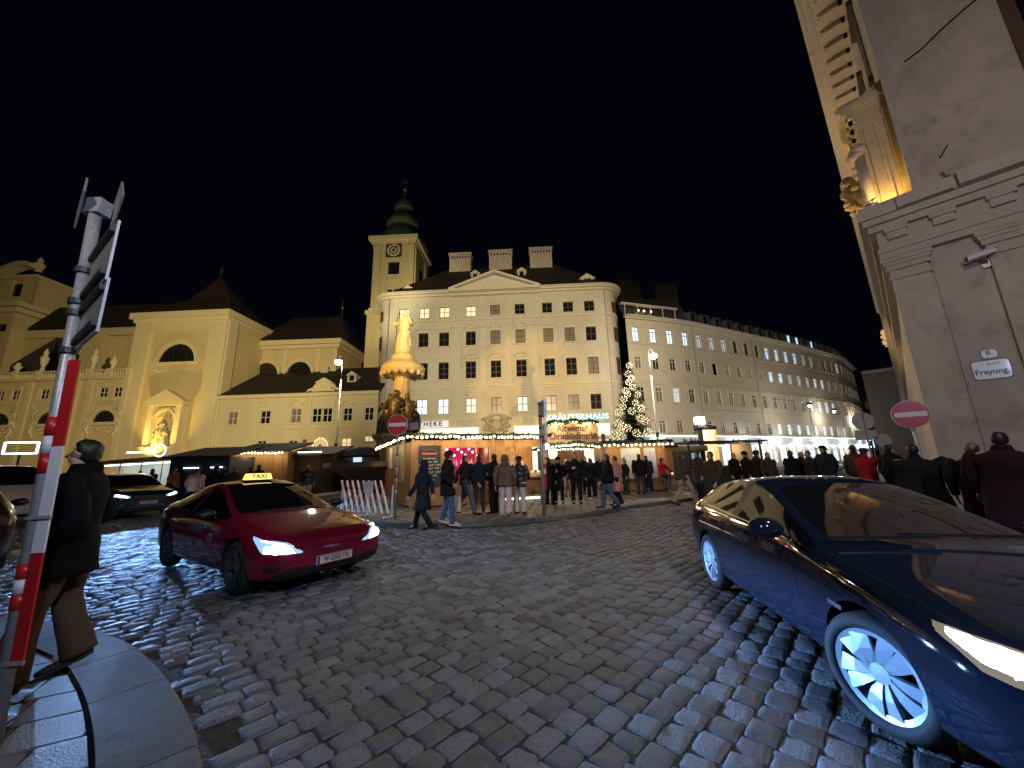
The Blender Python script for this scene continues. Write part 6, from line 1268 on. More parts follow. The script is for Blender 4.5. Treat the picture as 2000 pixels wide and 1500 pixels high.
# --- big dark hatchback at the picture's near edge
HB = [(2.17,.58,.34,.62,.56,.46,.66,.675),(2.13,.74,.24,.66,.70,.60,.72,.745),(2.0,.85,.19,.72,.80,.68,.78,.82),(1.70,.895,.18,.80,.85,.72,.85,.90),(1.30,.905,.18,.88,.865,.755,.925,.975),(1.0,.905,.18,.925,.865,.765,.965,1.015),(.82,.905,.18,.94,.865,.765,.985,1.035),
      (.35,.905,.17,.96,.86,.70,1.18,1.24),(-.12,.905,.17,.975,.855,.61,1.365,1.425),(-.48,.905,.17,.985,.85,.59,1.42,1.475),(-.60,.905,.17,.99,.85,.585,1.425,1.48),(-1.05,.905,.17,1.005,.845,.58,1.40,1.46),(-1.48,.90,.18,1.03,.83,.585,1.33,1.395),(-1.78,.895,.20,1.055,.81,.60,1.22,1.28),(-2.0,.88,.26,1.05,.78,.62,1.10,1.14),(-2.14,.80,.36,.96,.70,.58,1.0,1.02),(-2.2,.72,.42,.80,.62,.5,.84,.86)]
def cls_hb(i, j):
    if i in (6,7) and j in (7,8): return 1
    if i in (12,13) and j in (7,8): return 1
    if j == 5 and 6 <= i <= 12: return 2 if i == 9 else 1
    if j in (0,1): return 2
    return 0
M_BPAINT = mat('black_car_paint', (.009,.013,.025), .5, metal=.0, coat=1.0, spec=0.0)
W1 = Vector((2.17,2.62,0)); W2 = Vector((2.53,5.16,0)); hf = (W1-W2).normalized(); hyaw = atan2(hf.y, hf.x); hl = Vector((-sin(hyaw), cos(hyaw), 0))
HB = scl(HB, 1, 1, .95)
hc = (W1+W2)/2 + hl*.80 + Vector((.07,-.03,0))
hb, bv = make_car('black_car', 'large black hatchback close to the viewer with pale many-spoked wheels, headlight glowing', 'car', hc, hyaw, HB, cls_hb, M_BPAINT, (1.30,-1.34), .322, .80, 'silverten')
patch(bv, [(2.12,.52,.70),(2.03,.66,.745),(1.86,.78,.80),(1.72,.84,.815)], [(2.15,.54,.575),(2.08,.70,.585),(1.94,.83,.635),(1.76,.875,.76)], 18, 6, 'headlight', M_HEADW, hb, off=.010, mirror=True)
patch(bv, [(2.12,.55,.672),(2.03,.665,.732),(1.88,.775,.783),(1.77,.830,.806)], [(2.14,.55,.59),(2.08,.70,.60),(1.95,.822,.655),(1.80,.864,.760)], 16, 5, 'light_unit', M_COREW, hb, off=.016, mirror=True)
for q0, q1 in (((2.10,.60,.675),(2.02,.72,.70)),((2.03,.70,.70),(1.96,.78,.735))):
    patch(bv, [(q0[0],q0[1],q0[2]+.022),(q1[0],q1[1],q1[2]+.03)], [(q0[0],q0[1],q0[2]-.055),(q1[0],q1[1],q1[2]-.055)], 8, 4, 'light_unit', M_COREW, hb, off=.018, mirror=True)
patch(bv, [(2.0,.70,.745),(1.84,.80,.785)], [(2.0,.71,.735),(1.84,.805,.775)], 10, 1, 'light_unit', M_COREW, hb, off=.018, mirror=True); patch(bv, [(2.135,.545,.66),(2.12,.58,.67)], [(2.14,.545,.615),(2.12,.58,.625)], 3, 3, 'indicator', mat('amber_lens', (.5,.2,.03), .2, coat=1), hb, off=.018, mirror=True)
patch(bv, [(2.17,-.40,.66),(2.17,.40,.66)], [(2.17,-.45,.52),(2.17,.45,.52)], 12, 4, 'grille', M_TRIM, hb, off=.006); patch(bv, [(2.17,-.6,.38),(2.17,.6,.38)], [(2.15,-.6,.26),(2.15,.6,.26)], 12, 3, 'air_intake', M_TRIM, hb, off=.006)
patch(bv, [(2.16,-.42,.67),(2.16,.42,.67)], [(2.16,-.42,.655),(2.16,.42,.655)], 12, 1, 'chrome_bar', M_CHR, hb, off=.012); plate(hb, 2.19, .46, 'W 70315 B')
for x0, x1 in ((.62,.56),(-.54,-.56),(-1.32,-1.30)): seam(bv, [(x0,.90,.28),(x0,.90,.6),(x1,.88,.96)], hb, w=.008)
seam(bv, [(.62,.9,.28),(-1.0,.9,.28)], hb); seam(bv, [(1.8,.78,.83),(1.2,.80,.93),(.9,.80,.97)], hb); seam(bv, [(1.15,.9,.70),(.5,.9,.76),(-.6,.9,.80),(-1.6,.88,.84)], hb, w=.012, name='crease', mt=M_BPAINT, off=.006)
seam(bv, [(.80,.865,.95),(-.5,.855,.995),(-1.45,.83,1.035),(-1.72,.78,1.08)], hb, w=.016, name='chrome_trim', mt=M_CHR, off=.006)
for x in (.0,-1.0): seam(bv, [(x,.90,.85),(x-.24,.90,.86)], hb, w=.03, name='door_handle', mt=M_CHR if False else M_BPAINT, n=4, off=.012)
seam(bv, [(1.15,.9,.62),(1.02,.9,.63)], hb, w=.03, name='side_repeater', mt=mat('blue_chrome', (.5,.6,.8), .2, metal=1), n=3, off=.006, sides=(-1,))
mirrors(hb, .55, .87, .97, M_BPAINT, 1.15)
for w_ in hb.children:
    if w_.name.startswith('wheel') and w_.location.x > 0: w_.rotation_euler.z += radians(20)
a = MB(); a.bar((.92,.5,1.03),(.86,-.25,1.035),.016,.02); a.bar((.93,-.05,1.03),(.87,-.72,1.015),.016,.02); a.build('wiper', M_TRIM, hb)
patch(bv, [(-1.92,.72,1.06),(-2.08,.66,1.03)], [(-1.98,.86,.94),(-2.12,.74,.92)], 6, 4, 'tail_lamp', mat('tail_red', (.35,.02,.01), .2, coat=1), hb, off=.008, mirror=True)
beams(hb, 2.30, .64, .68, 70, (1,.95,.88), .12, 50)
# --- vehicles at the far left edge
lc, bv = make_car('dark_car', 'parked dark car cut off by the picture edge, seen from behind beside the striped pole', 'car', Vector((-10.9,7.15,0)), tyaw+pi, scl(SV,1,1,.95), cls_sv, mat('dark_brown_paint', (.03,.012,.014), .3, metal=.3, coat=1), (1.42,-1.42), .35, .82, 'darkfive')
seam(bv, [(.75,.95,.32),(.72,.95,1.0)], lc); seam(bv, [(-.5,.95,.32),(-.5,.95,1.0)], lc); mirrors(lc, .72, .93, 1.0, M_TRIM, 1.1); patch(bv, [(2.28,.55,.74),(2.05,.86,.82)], [(2.29,.55,.68),(2.08,.9,.72)], 8, 3, 'headlight', mat('unlit_lamp', (.3,.3,.32), .15, coat=1), lc, off=.01, mirror=True)
VN = [(2.5,.78,.36,.80,.76,.66,.86,.88),(2.42,.92,.28,.95,.88,.78,1.02,1.05),(2.1,.97,.25,1.12,.93,.82,1.18,1.22),(1.75,.98,.25,1.18,.94,.84,1.26,1.30),(1.2,.98,.25,1.20,.94,.82,1.75,1.80),(.9,.98,.25,1.21,.94,.82,1.92,1.98),(.2,.98,.25,1.22,.94,.82,1.96,2.02),(.1,.98,.25,1.22,.94,.82,1.96,2.02),(-2.2,.98,.25,1.22,.94,.82,1.94,2.0),(-2.45,.96,.3,1.2,.92,.8,1.88,1.94),(-2.5,.9,.4,1.1,.85,.7,1.6,1.65)]
def cls_vn(i, j):
    if i in (3,4) and j in (7,8): return 1
    if j == 5 and 3 <= i <= 5: return 1
    return 2 if j < 2 else 0
p = ground(30, 1015); vn, bv = make_car('van', 'white van waiting beside the dark car at the picture edge', 'van', Vector((-18.8,13.6,0)), -.45, VN, cls_vn, mat('white_van_paint', (.5,.48,.46), .35, coat=.6), (1.6,-1.6), .34, .84, 'darkfive')
patch(bv, [(2.46,.62,.90),(2.3,.9,1.02)], [(2.47,.62,.78),(2.34,.93,.84)], 6, 3, 'headlight', M_HEAD, vn, off=.01, mirror=True); mirrors(vn, 1.55, .97, 1.3, M_TRIM, 1.3)
for k_ in WP.values():
    pass
# ================================================================ people
M_SKIN = mat('skin', (.50,.31,.24), .55); M_SOLE = mat('white_sole', (.55,.53,.5), .6)
def cloth(c): 
    k = 'cloth_%02d_%02d_%02d' % tuple(int(x*99) for x in c); return mat(k, c, .9, var=.15, vs=5, bump=.4, bs=90, spec=.12)
def hairm(c): return mat('hair_%02d_%02d' % (int(c[0]*99), int(c[2]*99)), c, .5, var=.3, vs=30, streak=.2)
BLACK = (.012,.012,.014); NAVY = (.015,.019,.035); JEANS = (.07,.10,.17); DGREY = (.04,.04,.045); BROWN = (.10,.07,.045); CREAMC = (.55,.46,.40); BEIGE = (.36,.26,.19); PINK = (.52,.24,.19); RED = (.38,.02,.03); DKBR = (.045,.028,.018)
H_BR = (.05,.03,.018); H_BK = (.012,.01,.009); H_BL = (.42,.28,.13); H_GR = (.25,.23,.2)
pr = random.Random(99)
def wr(mb, amp, f, seed):
    mb.v = [tuple(Vector(v) + Vector((noise.noise(Vector(v)*f+Vector((seed,0,0))), noise.noise(Vector(v)*f+Vector((0,seed,3))), .5*noise.noise(Vector(v)*f+Vector((7,1,seed)))))*amp) for v in mb.v]
def spline(P, R_, k=4):
    out = []; ro = []
    n = len(P)
    for i in range(n-1):
        p0, p1, p2, p3 = P[max(i-1,0)], P[i], P[i+1], P[min(i+2,n-1)]
        for j in range(k):
            t = j/k; out.append(.5*((2*p1)+(p2-p0)*t+(2*p0-5*p1+4*p2-p3)*t*t+(3*p1-p0-3*p2+p3)*t**3)); a, b = R_[i], R_[i+1]; a = a if isinstance(a, tuple) else (a,a); b = b if isinstance(b, tuple) else (b,b); ro.append((a[0]+(b[0]-a[0])*t, a[1]+(b[1]-a[1])*t))
    out.append(P[-1]); a = R_[-1]; ro.append(a if isinstance(a, tuple) else (a,a)); return out, ro
def person(x, y, z, yaw, h, label, coat=BLACK, legs=BLACK, hair=H_BR, arms=('down','down'), stride=0.0, hem=.80, flare=0, wide=0, hat=None, hatc=BLACK, hood=False, longhair=False, bag=None, shoes=BLACK, bulk=1.0, lean=0.0, turn=0.0, puff=False, bike=False, fur=None, face=True, lead=1):
    s = h/1.75; sd = pr.randint(0, 999); V = lambda a, b, c: Vector((a, b + lean*(c-.9 if c > .9 else 0), c))
    hip = {}; knee = {}; ank = {}
    for sx in (-1, 1):
        f = stride if sx == lead else -stride
        hip[sx] = V(.095*sx, 0, .93)
        if bike: knee[sx] = V(.12*sx, .38, .78 if sx > 0 else .70); ank[sx] = V(.12*sx, .30, .38 if sx > 0 else .25)
        elif f > .02: knee[sx] = V(.10*sx, f*.65, .52); ank[sx] = V(.09*sx, f*1.05, .09)
        elif f < -.02: knee[sx] = V(.10*sx, f*.25, .50); ank[sx] = V(.10*sx, f*1.1, .16)
        else: knee[sx] = V(.115*sx, .02, .50); ank[sx] = V(.125*sx, 0, .09)
    sho, elb, han = {}, {}, {}
    for sx, am in zip((-1, 1), arms):
        sho[sx] = V(.185*sx*bulk, 0, 1.43); sw = -stride*.6 if sx == lead else stride*.6
        if am == 'down': elb[sx] = V(.25*sx*bulk, -.04+sw*.5, 1.15); han[sx] = V(.25*sx*bulk, .04+sw*1.3, .87)
        elif am == 'pocket': elb[sx] = V(.31*sx*bulk, -.10, 1.14); han[sx] = V(.20*sx*bulk, .12, .97)
        elif am == 'hold': elb[sx] = V(.26*sx*bulk, .02, 1.14); han[sx] = V(.13*sx, .30, 1.20)
        elif am == 'up': elb[sx] = V(.27*sx*bulk, .14, 1.20); han[sx] = V(.14*sx, .34, 1.42)
        elif am == 'point': elb[sx] = V(.30*sx, .20, 1.36); han[sx] = V(.22*sx, .50, 1.42)
        elif am == 'bars': elb[sx] = V(.27*sx, .22, 1.14); han[sx] = V(.25*sx, .46, 1.04)
    hx = V(0, .02, 1.62); ct, s_t = cos(turn), sin(turn)
    def hd(a, b, c): return Vector((hx.x + a*ct - b*s_t, hx.y + a*s_t + b*ct, hx.z + c))
    # continuous body: skin graph
    vs, es, rs = [], [], []
    def vtx(p, r, par=None):
        vs.append(p*s); rs.append(r*s); i = len(vs)-1
        if par is not None: es.append((par, i))
        return i
    pv = vtx(V(0,0,.95), .13); ab = vtx(V(0,.01,1.12), .12, pv); ch = vtx(V(0,.0,1.32), .135, ab); nk = vtx(V(0,-.005,1.46), .058, ch); n2 = vtx(hd(0,-.015,-.10), .052, nk); jw = vtx(hd(0,.012,-.045), .068, n2); cr_ = vtx(hd(0,-.002,.03), .088, jw); tp = vtx(hd(0,-.008,.088), .062, cr_)
    ns = vtx(hd(0,.075,-.01), .022, jw); vtx(hd(0,.102,-.022), .011, ns)
    for sx in (-1, 1):
        vtx(hd(.072*sx,-.005,-.008), .015, cr_)
        a = vtx(hip[sx], .095, pv); b = vtx(knee[sx], .06, a); c = vtx(ank[sx], .04, b); vtx(ank[sx] + Vector((0,.13,-.045)), .032, c)
        a = vtx(sho[sx], .062, ch); b = vtx(elb[sx], .042, a); d = (han[sx]-elb[sx]).normalized(); w0 = han[sx]; c = vtx(w0, .027, b); pm = vtx(w0+d*.06, .032, c); q = d.cross(Vector((1,0,0)) if abs(d.x) < .7 else Vector((0,1,0))).normalized()
        for k in range(4):
            off = q*(.024*(1.5-k)); L_ = (.055,.068,.062,.048)[k]; inn = Vector((-sx*.35,0,0)); f1 = vtx(w0+d*.095+off, .0095, pm); f2 = vtx(w0+d*(.095+L_*.55)+off+inn*.03, .0085, f1); vtx(w0+d*(.095+L_)+off+inn*.09, .0075, f2)
        t1 = vtx(w0+d*.045+q*.042, .012, pm); vtx(w0+d*.085+q*.062, .010, t1)
    me = bpy.data.meshes.new('person'); me.from_pydata(vs, es, []); me.materials.append(M_SKIN)
    o = bpy.data.objects.new('person', me); COL.objects.link(o); m = o.modifiers.new('skin', 'SKIN'); m.use_smooth_shade = True
    sk = me.skin_vertices[0].data if me.skin_vertices else None
    if sk:
        for i, r in enumerate(rs): sk[i].radius = (r, r)
        sk[0].use_root = True
    su = o.modifiers.new('sub', 'SUBSURF'); su.levels = 1; su.render_levels = 1
    o.location = (x, y, z); o.rotation_euler = (0, 0, yaw); tag(o, label, 'person')
    # face
    if face:
        e = MB()
        for sx in (-1, 1): e.ball(hd(.028*sx,.056,.012)*s, (.012*s,.008*s,.007*s), 6, 4)
        e.build('eye', mat('dark_eye', (.02,.015,.012), .3), o, kind='stuff'); MB().bar(hd(-.018,.066,-.058)*s, hd(.018,.066,-.058)*s, .008*s, .010*s).build('mouth', mat('lips', (.35,.12,.10), .5), o)
    # trousers
    t = MB(); w = wide
    for sx in (-1, 1):
        k0 = knee[sx]; P, R_ = spline([hip[sx]+Vector((0,0,.06)), hip[sx].lerp(k0,.5), k0, k0.lerp(ank[sx],.55), ank[sx]+Vector((0,-.01,-.03))], [(.115,.12),(.098,.105),(.074+w*.3,.078+w*.3),(.070+w*.7,.074+w*.7),(.064+w,.070+w)], 4); t.tube([p*s for p in P], [(a*s,b*s) for a,b in R_], 12)
    t.ball(V(0,0,.95)*s, (.185*s,.14*s,.12*s), 12, 7); wr(t, .022*s, 7/s, sd); t.build('trousers', cloth(legs), o, smooth=True)
    for sx in (-1, 1):
        sh = MB(); so = MB(); a = ank[sx]; tl = -.35 if a.z > .12 and not bike else 0
        P = [a+Vector((0,-.075,-.045+ (0.03 if tl else 0))), a+Vector((0,-.02,-.035)), a+Vector((0,.07,-.05+tl*.07)), a+Vector((0,.15,-.062+tl*.12)), a+Vector((0,.195,-.068+tl*.16))]
        sh.tube([p*s for p in P], [(.036*s,.036*s),(.045*s,.048*s),(.047*s,.036*s),(.045*s,.026*s),(.025*s,.016*s)], 8); so.tube([(p+Vector((0,0,-.028)))*s for p in P], [(.036*s,.010*s),(.042*s,.012*s),(.046*s,.012*s),(.045*s,.012*s),(.026*s,.008*s)], 8)
        ob = sh.build('shoe', cloth(shoes), o, smooth=True); so.build('sole', M_SOLE if shoes[0] > .2 else M_TYRE, ob, smooth=True)
    # coat
    c = MB(); zs = [hem, (hem+1.05)/2, 1.06, 1.2, 1.33, 1.42, 1.475, 1.515]; fl = flare
    P = [V(0, -.005, q) for q in zs]; R_ = [(.205*bulk+fl,.155*bulk+fl),(.20*bulk+fl*.6,.15*bulk+fl*.5),(.19*bulk,.14*bulk),(.20*bulk,.145*bulk),(.215*bulk,.150*bulk),(.195*bulk,.125*bulk),(.11,.095),(.078,.08)]
    P, R_ = spline(P, R_, 3)
    if puff: R_ = [(a*(1+.05*(1 if (i % 4) < 2 else -1)), b*(1+.07*(1 if (i % 4) < 2 else -1))) for i, (a,b) in enumerate(R_)]
    c.tube([p*s for p in P], [(a*s,b*s) for a,b in R_], 18)
    for sx in (-1, 1):
        Q, T_ = spline([sho[sx]+Vector((-.03*sx,0,.005)), sho[sx]+Vector((.02*sx,0,-.06)), sho[sx].lerp(elb[sx],.6), elb[sx], elb[sx].lerp(han[sx],.55), han[sx]-(han[sx]-elb[sx]).normalized()*.01], [(.070*bulk,.07*bulk),(.082*bulk,.08*bulk),(.070*bulk,.072*bulk),(.064*bulk,.064*bulk),(.056*bulk,.056*bulk),(.047,.047)], 3)
        if puff: T_ = [(a*(1+.09*(1 if i % 3 < 2 else -1)),)*2 for i, (a,b) in enumerate(T_)]
        c.tube([p*s for p in Q], [(a*s,b*s) for a,b in T_], 12)
    c.tube([V(0,-.01,1.47)*s, V(0,-.012,1.525)*s, V(0,-.01,1.55)*s], [(.095*s,.09*s),(.085*s,.085*s),(.078*s,.078*s)], 14); wr(c, .026*s, 6/s, sd+3)
    cm_ = cloth(coat)
    if puff: cm_ = mat('puffer_%02d' % int(coat[0]*99), coat, .35, var=.25, vs=9, bump=.5, bs=14)
    ct_o = c.build('coat', cm_, o, smooth=True)
    if hood: hb_ = MB(); hb_.ball(V(0,-.10,1.50)*s, (.13*s,.10*s,.085*s), 12, 7); wr(hb_, .02*s, 8, sd); hb_.build('hood', cm_, ct_o, smooth=True)
    # hair / headgear
    hr = MB(); hr.ball(hd(0,-.018,.024)*s, (.086*s,.097*s,.098*s), 16, 11)
    hv = []
    for v in hr.v:
        q = Vector(v)/s - hd(0,-.018,.024); loc_f = -q.x*s_t + q.y*ct
        if loc_f > .02 and q.z < .05: q = q*(.80 if loc_f > .05 else .9)
        if loc_f < -.01 and q.z < 0: q = Vector((q.x*.97, q.y*.97, q.z*1.22))
        q = q*(1+.10*noise.noise(q*18+Vector((sd,0,0)))); hv.append(tuple((q+hd(0,-.018,.024))*s))
    hr.v = hv
    if longhair:
        hr.tube([hd(0,-.05,.03)*s, hd(0,-.075,-.06)*s, hd(0,-.095,-.17)*s, hd(0,-.105,-.30)*s], [(.095*s,.06*s),(.105*s,.055*s),(.11*s,.05*s),(.07*s,.03*s)], 10)
    if hat != 'hood': hr.build('hair', hairm(hair), o, smooth=True)
    if hat == 'beanie':
        b = MB(); b.tube([hd(0,-.005,.03)*s, hd(0,-.01,.06)*s, hd(0,-.02,.11)*s, hd(0,-.028,.145)*s], [(.104*s,.114*s),(.108*s,.116*s),(.09*s,.10*s),(.045*s,.05*s)], 14); b.tube([hd(0,-.003,.02)*s, hd(0,-.006,.055)*s], [(.110*s,.120*s)]*2, 14); b.build('beanie', cloth(hatc), o, smooth=True)
        if hatc == (.3,.3,.3): MB().ball(hd(0,-.03,.18)*s, .035*s, 7, 5).build('pompom', cloth(BROWN), o, smooth=True)
    elif hat == 'cap':
        b = MB(); b.tube([hd(0,-.008,.035)*s, hd(0,-.01,.09)*s, hd(0,-.012,.13)*s], [(.104*s,.113*s),(.10*s,.108*s),(.05*s,.055*s)], 14); b.bar(hd(0,.08,.045)*s, hd(0,.17,.03)*s, .13*s, .012*s); b.build('cap', cloth(hatc), o, smooth=True)
    elif hat == 'hood':
        b = MB(); b.ball(hd(0,-.035,.02)*s, (.125*s,.125*s,.145*s), 14, 9); b.tube([hd(0,-.04,-.06)*s, V(0,-.03,1.50)*s], [(.11*s,.11*s),(.12*s,.12*s)], 12)
        b.v = [tuple(Vector(v) - (Vector((-s_t, ct, 0))*.05*s if (Vector(v)/s-hd(0,-.035,.02)).dot(Vector((-s_t,ct,0))) > .07 else Vector((0,0,0)))) for v in b.v]; wr(b, .02*s, 9, sd); b.build('hood', cm_, o, smooth=True)
    if fur: b = MB(); b.tube([V(.09*cos(t_), .09*sin(t_)-.01, 1.51+.02*sin(3*t_))*s for t_ in [2*pi*i/12 for i in range(13)]], .035*s, 7); b.build('scarf', cloth(fur), o, smooth=True)
    if bag == 'tote':
        hp = (han[-1])*s + Vector((0,.02,-.08)); b = root('tote_bag', Vector((x,y,z)) + Matrix.Rotation(yaw,3,'Z') @ hp, yaw + .25, 'cream paper carrier bag held by the tall man in the black beanie', 'bag')
        bb = MB().box(-.06,.06,-.17,.17,-.56,-.16); bb.v = [(v[0]*(1+.1*pr.random()), v[1], v[2]) for v in bb.v]; bb.build('bag_body', cloth((.50,.42,.36)), b); MB().tube([(0,-.1,-.16),(0,-.08,-.04),(0,0,0),(0,.08,-.04),(0,.1,-.16)], .008, 5).build('handle', cloth((.45,.38,.32)), b)
        MB().box(-.068,-.062,-.10,.10,-.42,-.36).build('printed_line', cloth((.25,.2,.17)), b)
    if bag == 'shoulder':
        hp = V(-.26,-.02,.95)*s; b = root('shoulder_bag', Vector((x,y,z)) + Matrix.Rotation(yaw,3,'Z') @ hp, yaw, 'dark shoulder bag at the hip of the person in black walking near the kerb', 'bag'); g = MB(); g.ball((0,0,0), (.08,.17,.14), 10, 7); g.build('bag_body', cloth(BLACK), b, smooth=True); MB().tube([(0,-.1,.1),(.07,-.03,.5),(.10,.02,.55),(.02,.1,.1)], .012, 5).build('strap', cloth(BLACK), b)
    if bag == 'backpack': g = MB(); g.ball(V(0,-.24,1.22)*s, (.17*s,.12*s,.24*s), 12, 8); g.build('backpack', cloth(NAVY), o, smooth=True)
    if bag == 'cup': hp = han[1]*s + Vector((0,.09,.0)); MB().lathe([(.03,-.05),(.04,.06)], tuple(hp), 10).build('cup', M_WHT, o)
    return o
def P_(px, py, h, yaw, label, Y=None, zp=.085, **kw):
    if Y is None: g = ground(px, py, zp)
    else: g = at(px, 900, Y)
    return person(g.x, g.y, zp, yaw, h, label, **kw)
BK = 0; FR = pi; LF = pi/2; RT = -pi/2   # yaw: back to the viewer, facing, walking to the picture's left, right
# nearest pedestrian
gm = ground(74, 1338, .118)
o = person(gm.x, gm.y, .115, radians(124), 1.80, 'man in black jacket and brown trousers striding on the near pavement behind the striped pole', coat=(.004,.004,.005), legs=(.08,.05,.032), hair=H_BK, stride=.13, hem=.74, flare=.03, wide=.03, bulk=1.04, arms=('pocket','pocket'), shoes=(.03,.03,.03), lead=-1)
P_(824, 1036, 1.66, LF-.3, 'person in long dark hooded coat walking off the kerb', coat=NAVY, legs=BLACK, hem=.50, flare=.05, stride=.26, hat='hood', arms=('down','down'))
P_(874, 1027, 1.90, RT+.15, 'tall man in black beanie and coat with jeans and carrier bag before the menu board', coat=BLACK, legs=JEANS, hem=.70, flare=.02, stride=.12, hat='beanie', hatc=(.03,.02,.02), bag='tote', shoes=(.5,.42,.36), arms=('down','pocket'), bulk=1.15, turn=.2)
P_(908, 1004, 1.86, RT-.3, 'man in black jacket and jeans striding past the punch counter', coat=(.03,.02,.022), legs=(.09,.11,.16), stride=.36, hem=.84, arms=('down','down'))
P_(913, 985, 1.72, BK, 'woman in cream vest at the punch counter', coat=CREAMC, legs=BLACK, hem=.86, hair=H_BL, longhair=True)
P_(936, 1000, 1.86, BK+.1, 'man in dark jacket with pale stripe across the back in the punch queue', coat=NAVY, legs=DGREY, hem=.84, flare=.02, bulk=1.18, arms=('pocket','pocket'))
_jk = bpy.context.view_layer.objects
P_(966, 1003, 1.87, LF-.5, 'young man in black with dark hair turned sideways in the queue', coat=BLACK, legs=BLACK, hem=.76, hair=H_BK, arms=('pocket','pocket'))
P_(988, 1009, 1.78, BK-.05, 'woman in brown hooded jacket and wide cream trousers seen from behind', coat=(.13,.09,.06), legs=(.55,.45,.42), hem=.88, flare=.03, wide=.055, stride=.12, hood=True, hair=H_BR, hat='hood', shoes=(.5,.48,.45), bulk=1.15, lead=-1)
P_(1016, 1003, 1.76, BK-.4, 'woman in shiny black puffer and cream trousers beside the brown jacket', coat=(.02,.018,.02), legs=(.52,.45,.40), hem=.82, wide=.035, puff=True, hat='cap', hair=H_BR, bulk=1.12, shoes=BROWN, arms=('down','hold'))
P_(1075, 986, 1.76, RT+.9, 'person in black standing just right of the plate post', coat=BLACK, legs=BLACK, hem=.6, hair=H_BR)
P_(1093, 983, 1.74, FR, 'woman in long black coat facing the viewer holding a cup', coat=BLACK, legs=BLACK, hem=.48, flare=.02, hair=H_BK, hat='beanie', hatc=BLACK, arms=('pocket','hold'), bag='cup')
P_(1106, 975, 1.68, FR+.3, 'blond woman in grey behind the long black coat', coat=DGREY, legs=(.3,.28,.27), hair=H_BL, longhair=True, Y=17.5)
P_(1128, 983, 1.90, FR-.1, 'broad man in black jacket facing the viewer under the market sign', coat=(.014,.015,.022), legs=BLACK, hem=.82, bulk=1.22, hair=H_BR, arms=('up','hold'))
P_(1142, 965, 1.80, FR+.5, 'man with pale face behind the broad man', coat=BLACK, legs=BLACK, Y=18.5, hair=H_BR)
P_(1152, 970, 1.70, BK+.4, 'long-haired woman in black under the sign, seen from behind', coat=BLACK, legs=BLACK, hair=H_BR, longhair=True, Y=17.0)
P_(1166, 968, 1.78, FR-.6, 'woman with flowing hair and black coat in the arch crowd', coat=BLACK, legs=DGREY, hair=H_GR, longhair=True, Y=17.6, stride=.15)
P_(1178, 966, 1.82, LF, 'grey-haired man in dark coat in the arch crowd', coat=DGREY, legs=BLACK, hair=H_GR, Y=18.3, hem=.7)
P_(1192, 993, 1.78, LF-.3, 'person in black jacket with bag on the hip walking left near the kerb', coat=BLACK, legs=JEANS, hem=.80, stride=.24, bag='shoulder', hair=H_BR, bulk=1.15)
P_(1208, 988, 1.72, LF-.4, 'person in long salmon pink coat beside the walking pair', coat=PINK, legs=BLACK, hem=.50, flare=.02, hair=DKBR, stride=.12)
P_(1219, 968, 1.62, LF+.2, 'small woman in grey bobble hat with pink scarf by the map', coat=BLACK, legs=DGREY, hat='beanie', hatc=(.3,.3,.3), fur=PINK, Y=18)
P_(1254, 965, 1.84, BK, 'man in black jacket and dark jeans studying the map, seen from behind', coat=BLACK, legs=(.05,.05,.06), hem=.80, bulk=1.15)
P_(1268, 960, 1.78, BK-.3, 'person in full-length dark coat beside the man at the map', coat=NAVY, legs=NAVY, hem=.25, flare=.02, hair=H_BK)
P_(1291, 957, 1.60, RT+.4, 'cyclist in bright red jacket in front of the small hut', coat=RED, legs=(.08,.08,.09), hem=.92, bike=True, arms=('bars','bars'), hat='beanie', hatc=(.2,.05,.04), Y=18.2)
P_(1330, 1000, 1.76, RT+.2, 'walker in beige trousers and dark jacket passing the kerb at the right', coat=(.06,.05,.045), legs=BEIGE, stride=.34, hem=.84, hair=H_BR, Y=13.0)
P_(1388, 1006, 1.84, LF+.2, 'large man in brown coat walking in front of the black car rear', coat=(.05,.034,.026), legs=BLACK, hem=.45, flare=.06, bulk=1.35, hair=H_BK, stride=.2, Y=11.6, zp=.0)
P_(1362, 980, 1.82, LF, 'man in brown-grey coat behind the large walker', coat=(.04,.03,.025), legs=BLACK, hem=.6, bulk=1.2, Y=14.2)
P_(1433, 0, 1.74, FR+.4, 'person with reddish face and dark coat in the crowd behind the black car', coat=BLACK, legs=BLACK, Y=15, hair=(.3,.13,.08))
P_(1456, 0, 1.76, LF, 'person in black beanie in the crowd, second head from the brown coat', coat=BLACK, legs=BLACK, Y=14.5, hat='beanie')
P_(1478, 0, 1.78, RT, 'person with navy beanie in the crowd behind the car', coat=DKBR, legs=BLACK, Y=14.5, hat='beanie', hatc=(.02,.02,.06))
P_(1500, 0, 1.72, FR, 'fair-haired person in brown coat in the crowd behind the car', coat=(.07,.05,.04), legs=BLACK, Y=14, hair=H_BL)
P_(1545, 0, 1.74, BK+.3, 'person with short dark hair in black coat behind the car roof', coat=BLACK, legs=BLACK, Y=13, bulk=1.2)
P_(1566, 0, 1.70, RT, 'fair person with round hairstyle beside the dark-haired one', coat=BLACK, legs=BLACK, Y=13.5, hair=H_BL)
P_(1580, 0, 1.72, LF, 'person in dark brown coat left of the capped man', coat=DKBR, legs=BLACK, Y=12.6, bulk=1.2)
P_(1612, 0, 1.86, LF-.2, 'tall man with flat cap and dark blue coat behind the car roof', coat=(.02,.022,.03), legs=BLACK, Y=12, hat='cap', bulk=1.35)
P_(1668, 0, 1.86, RT+.2, 'brown-haired person leaning behind the person in red', coat=(.11,.06,.04), legs=BLACK, Y=12.2, hair=(.10,.05,.03), lean=.05, arms=('down','hold'))
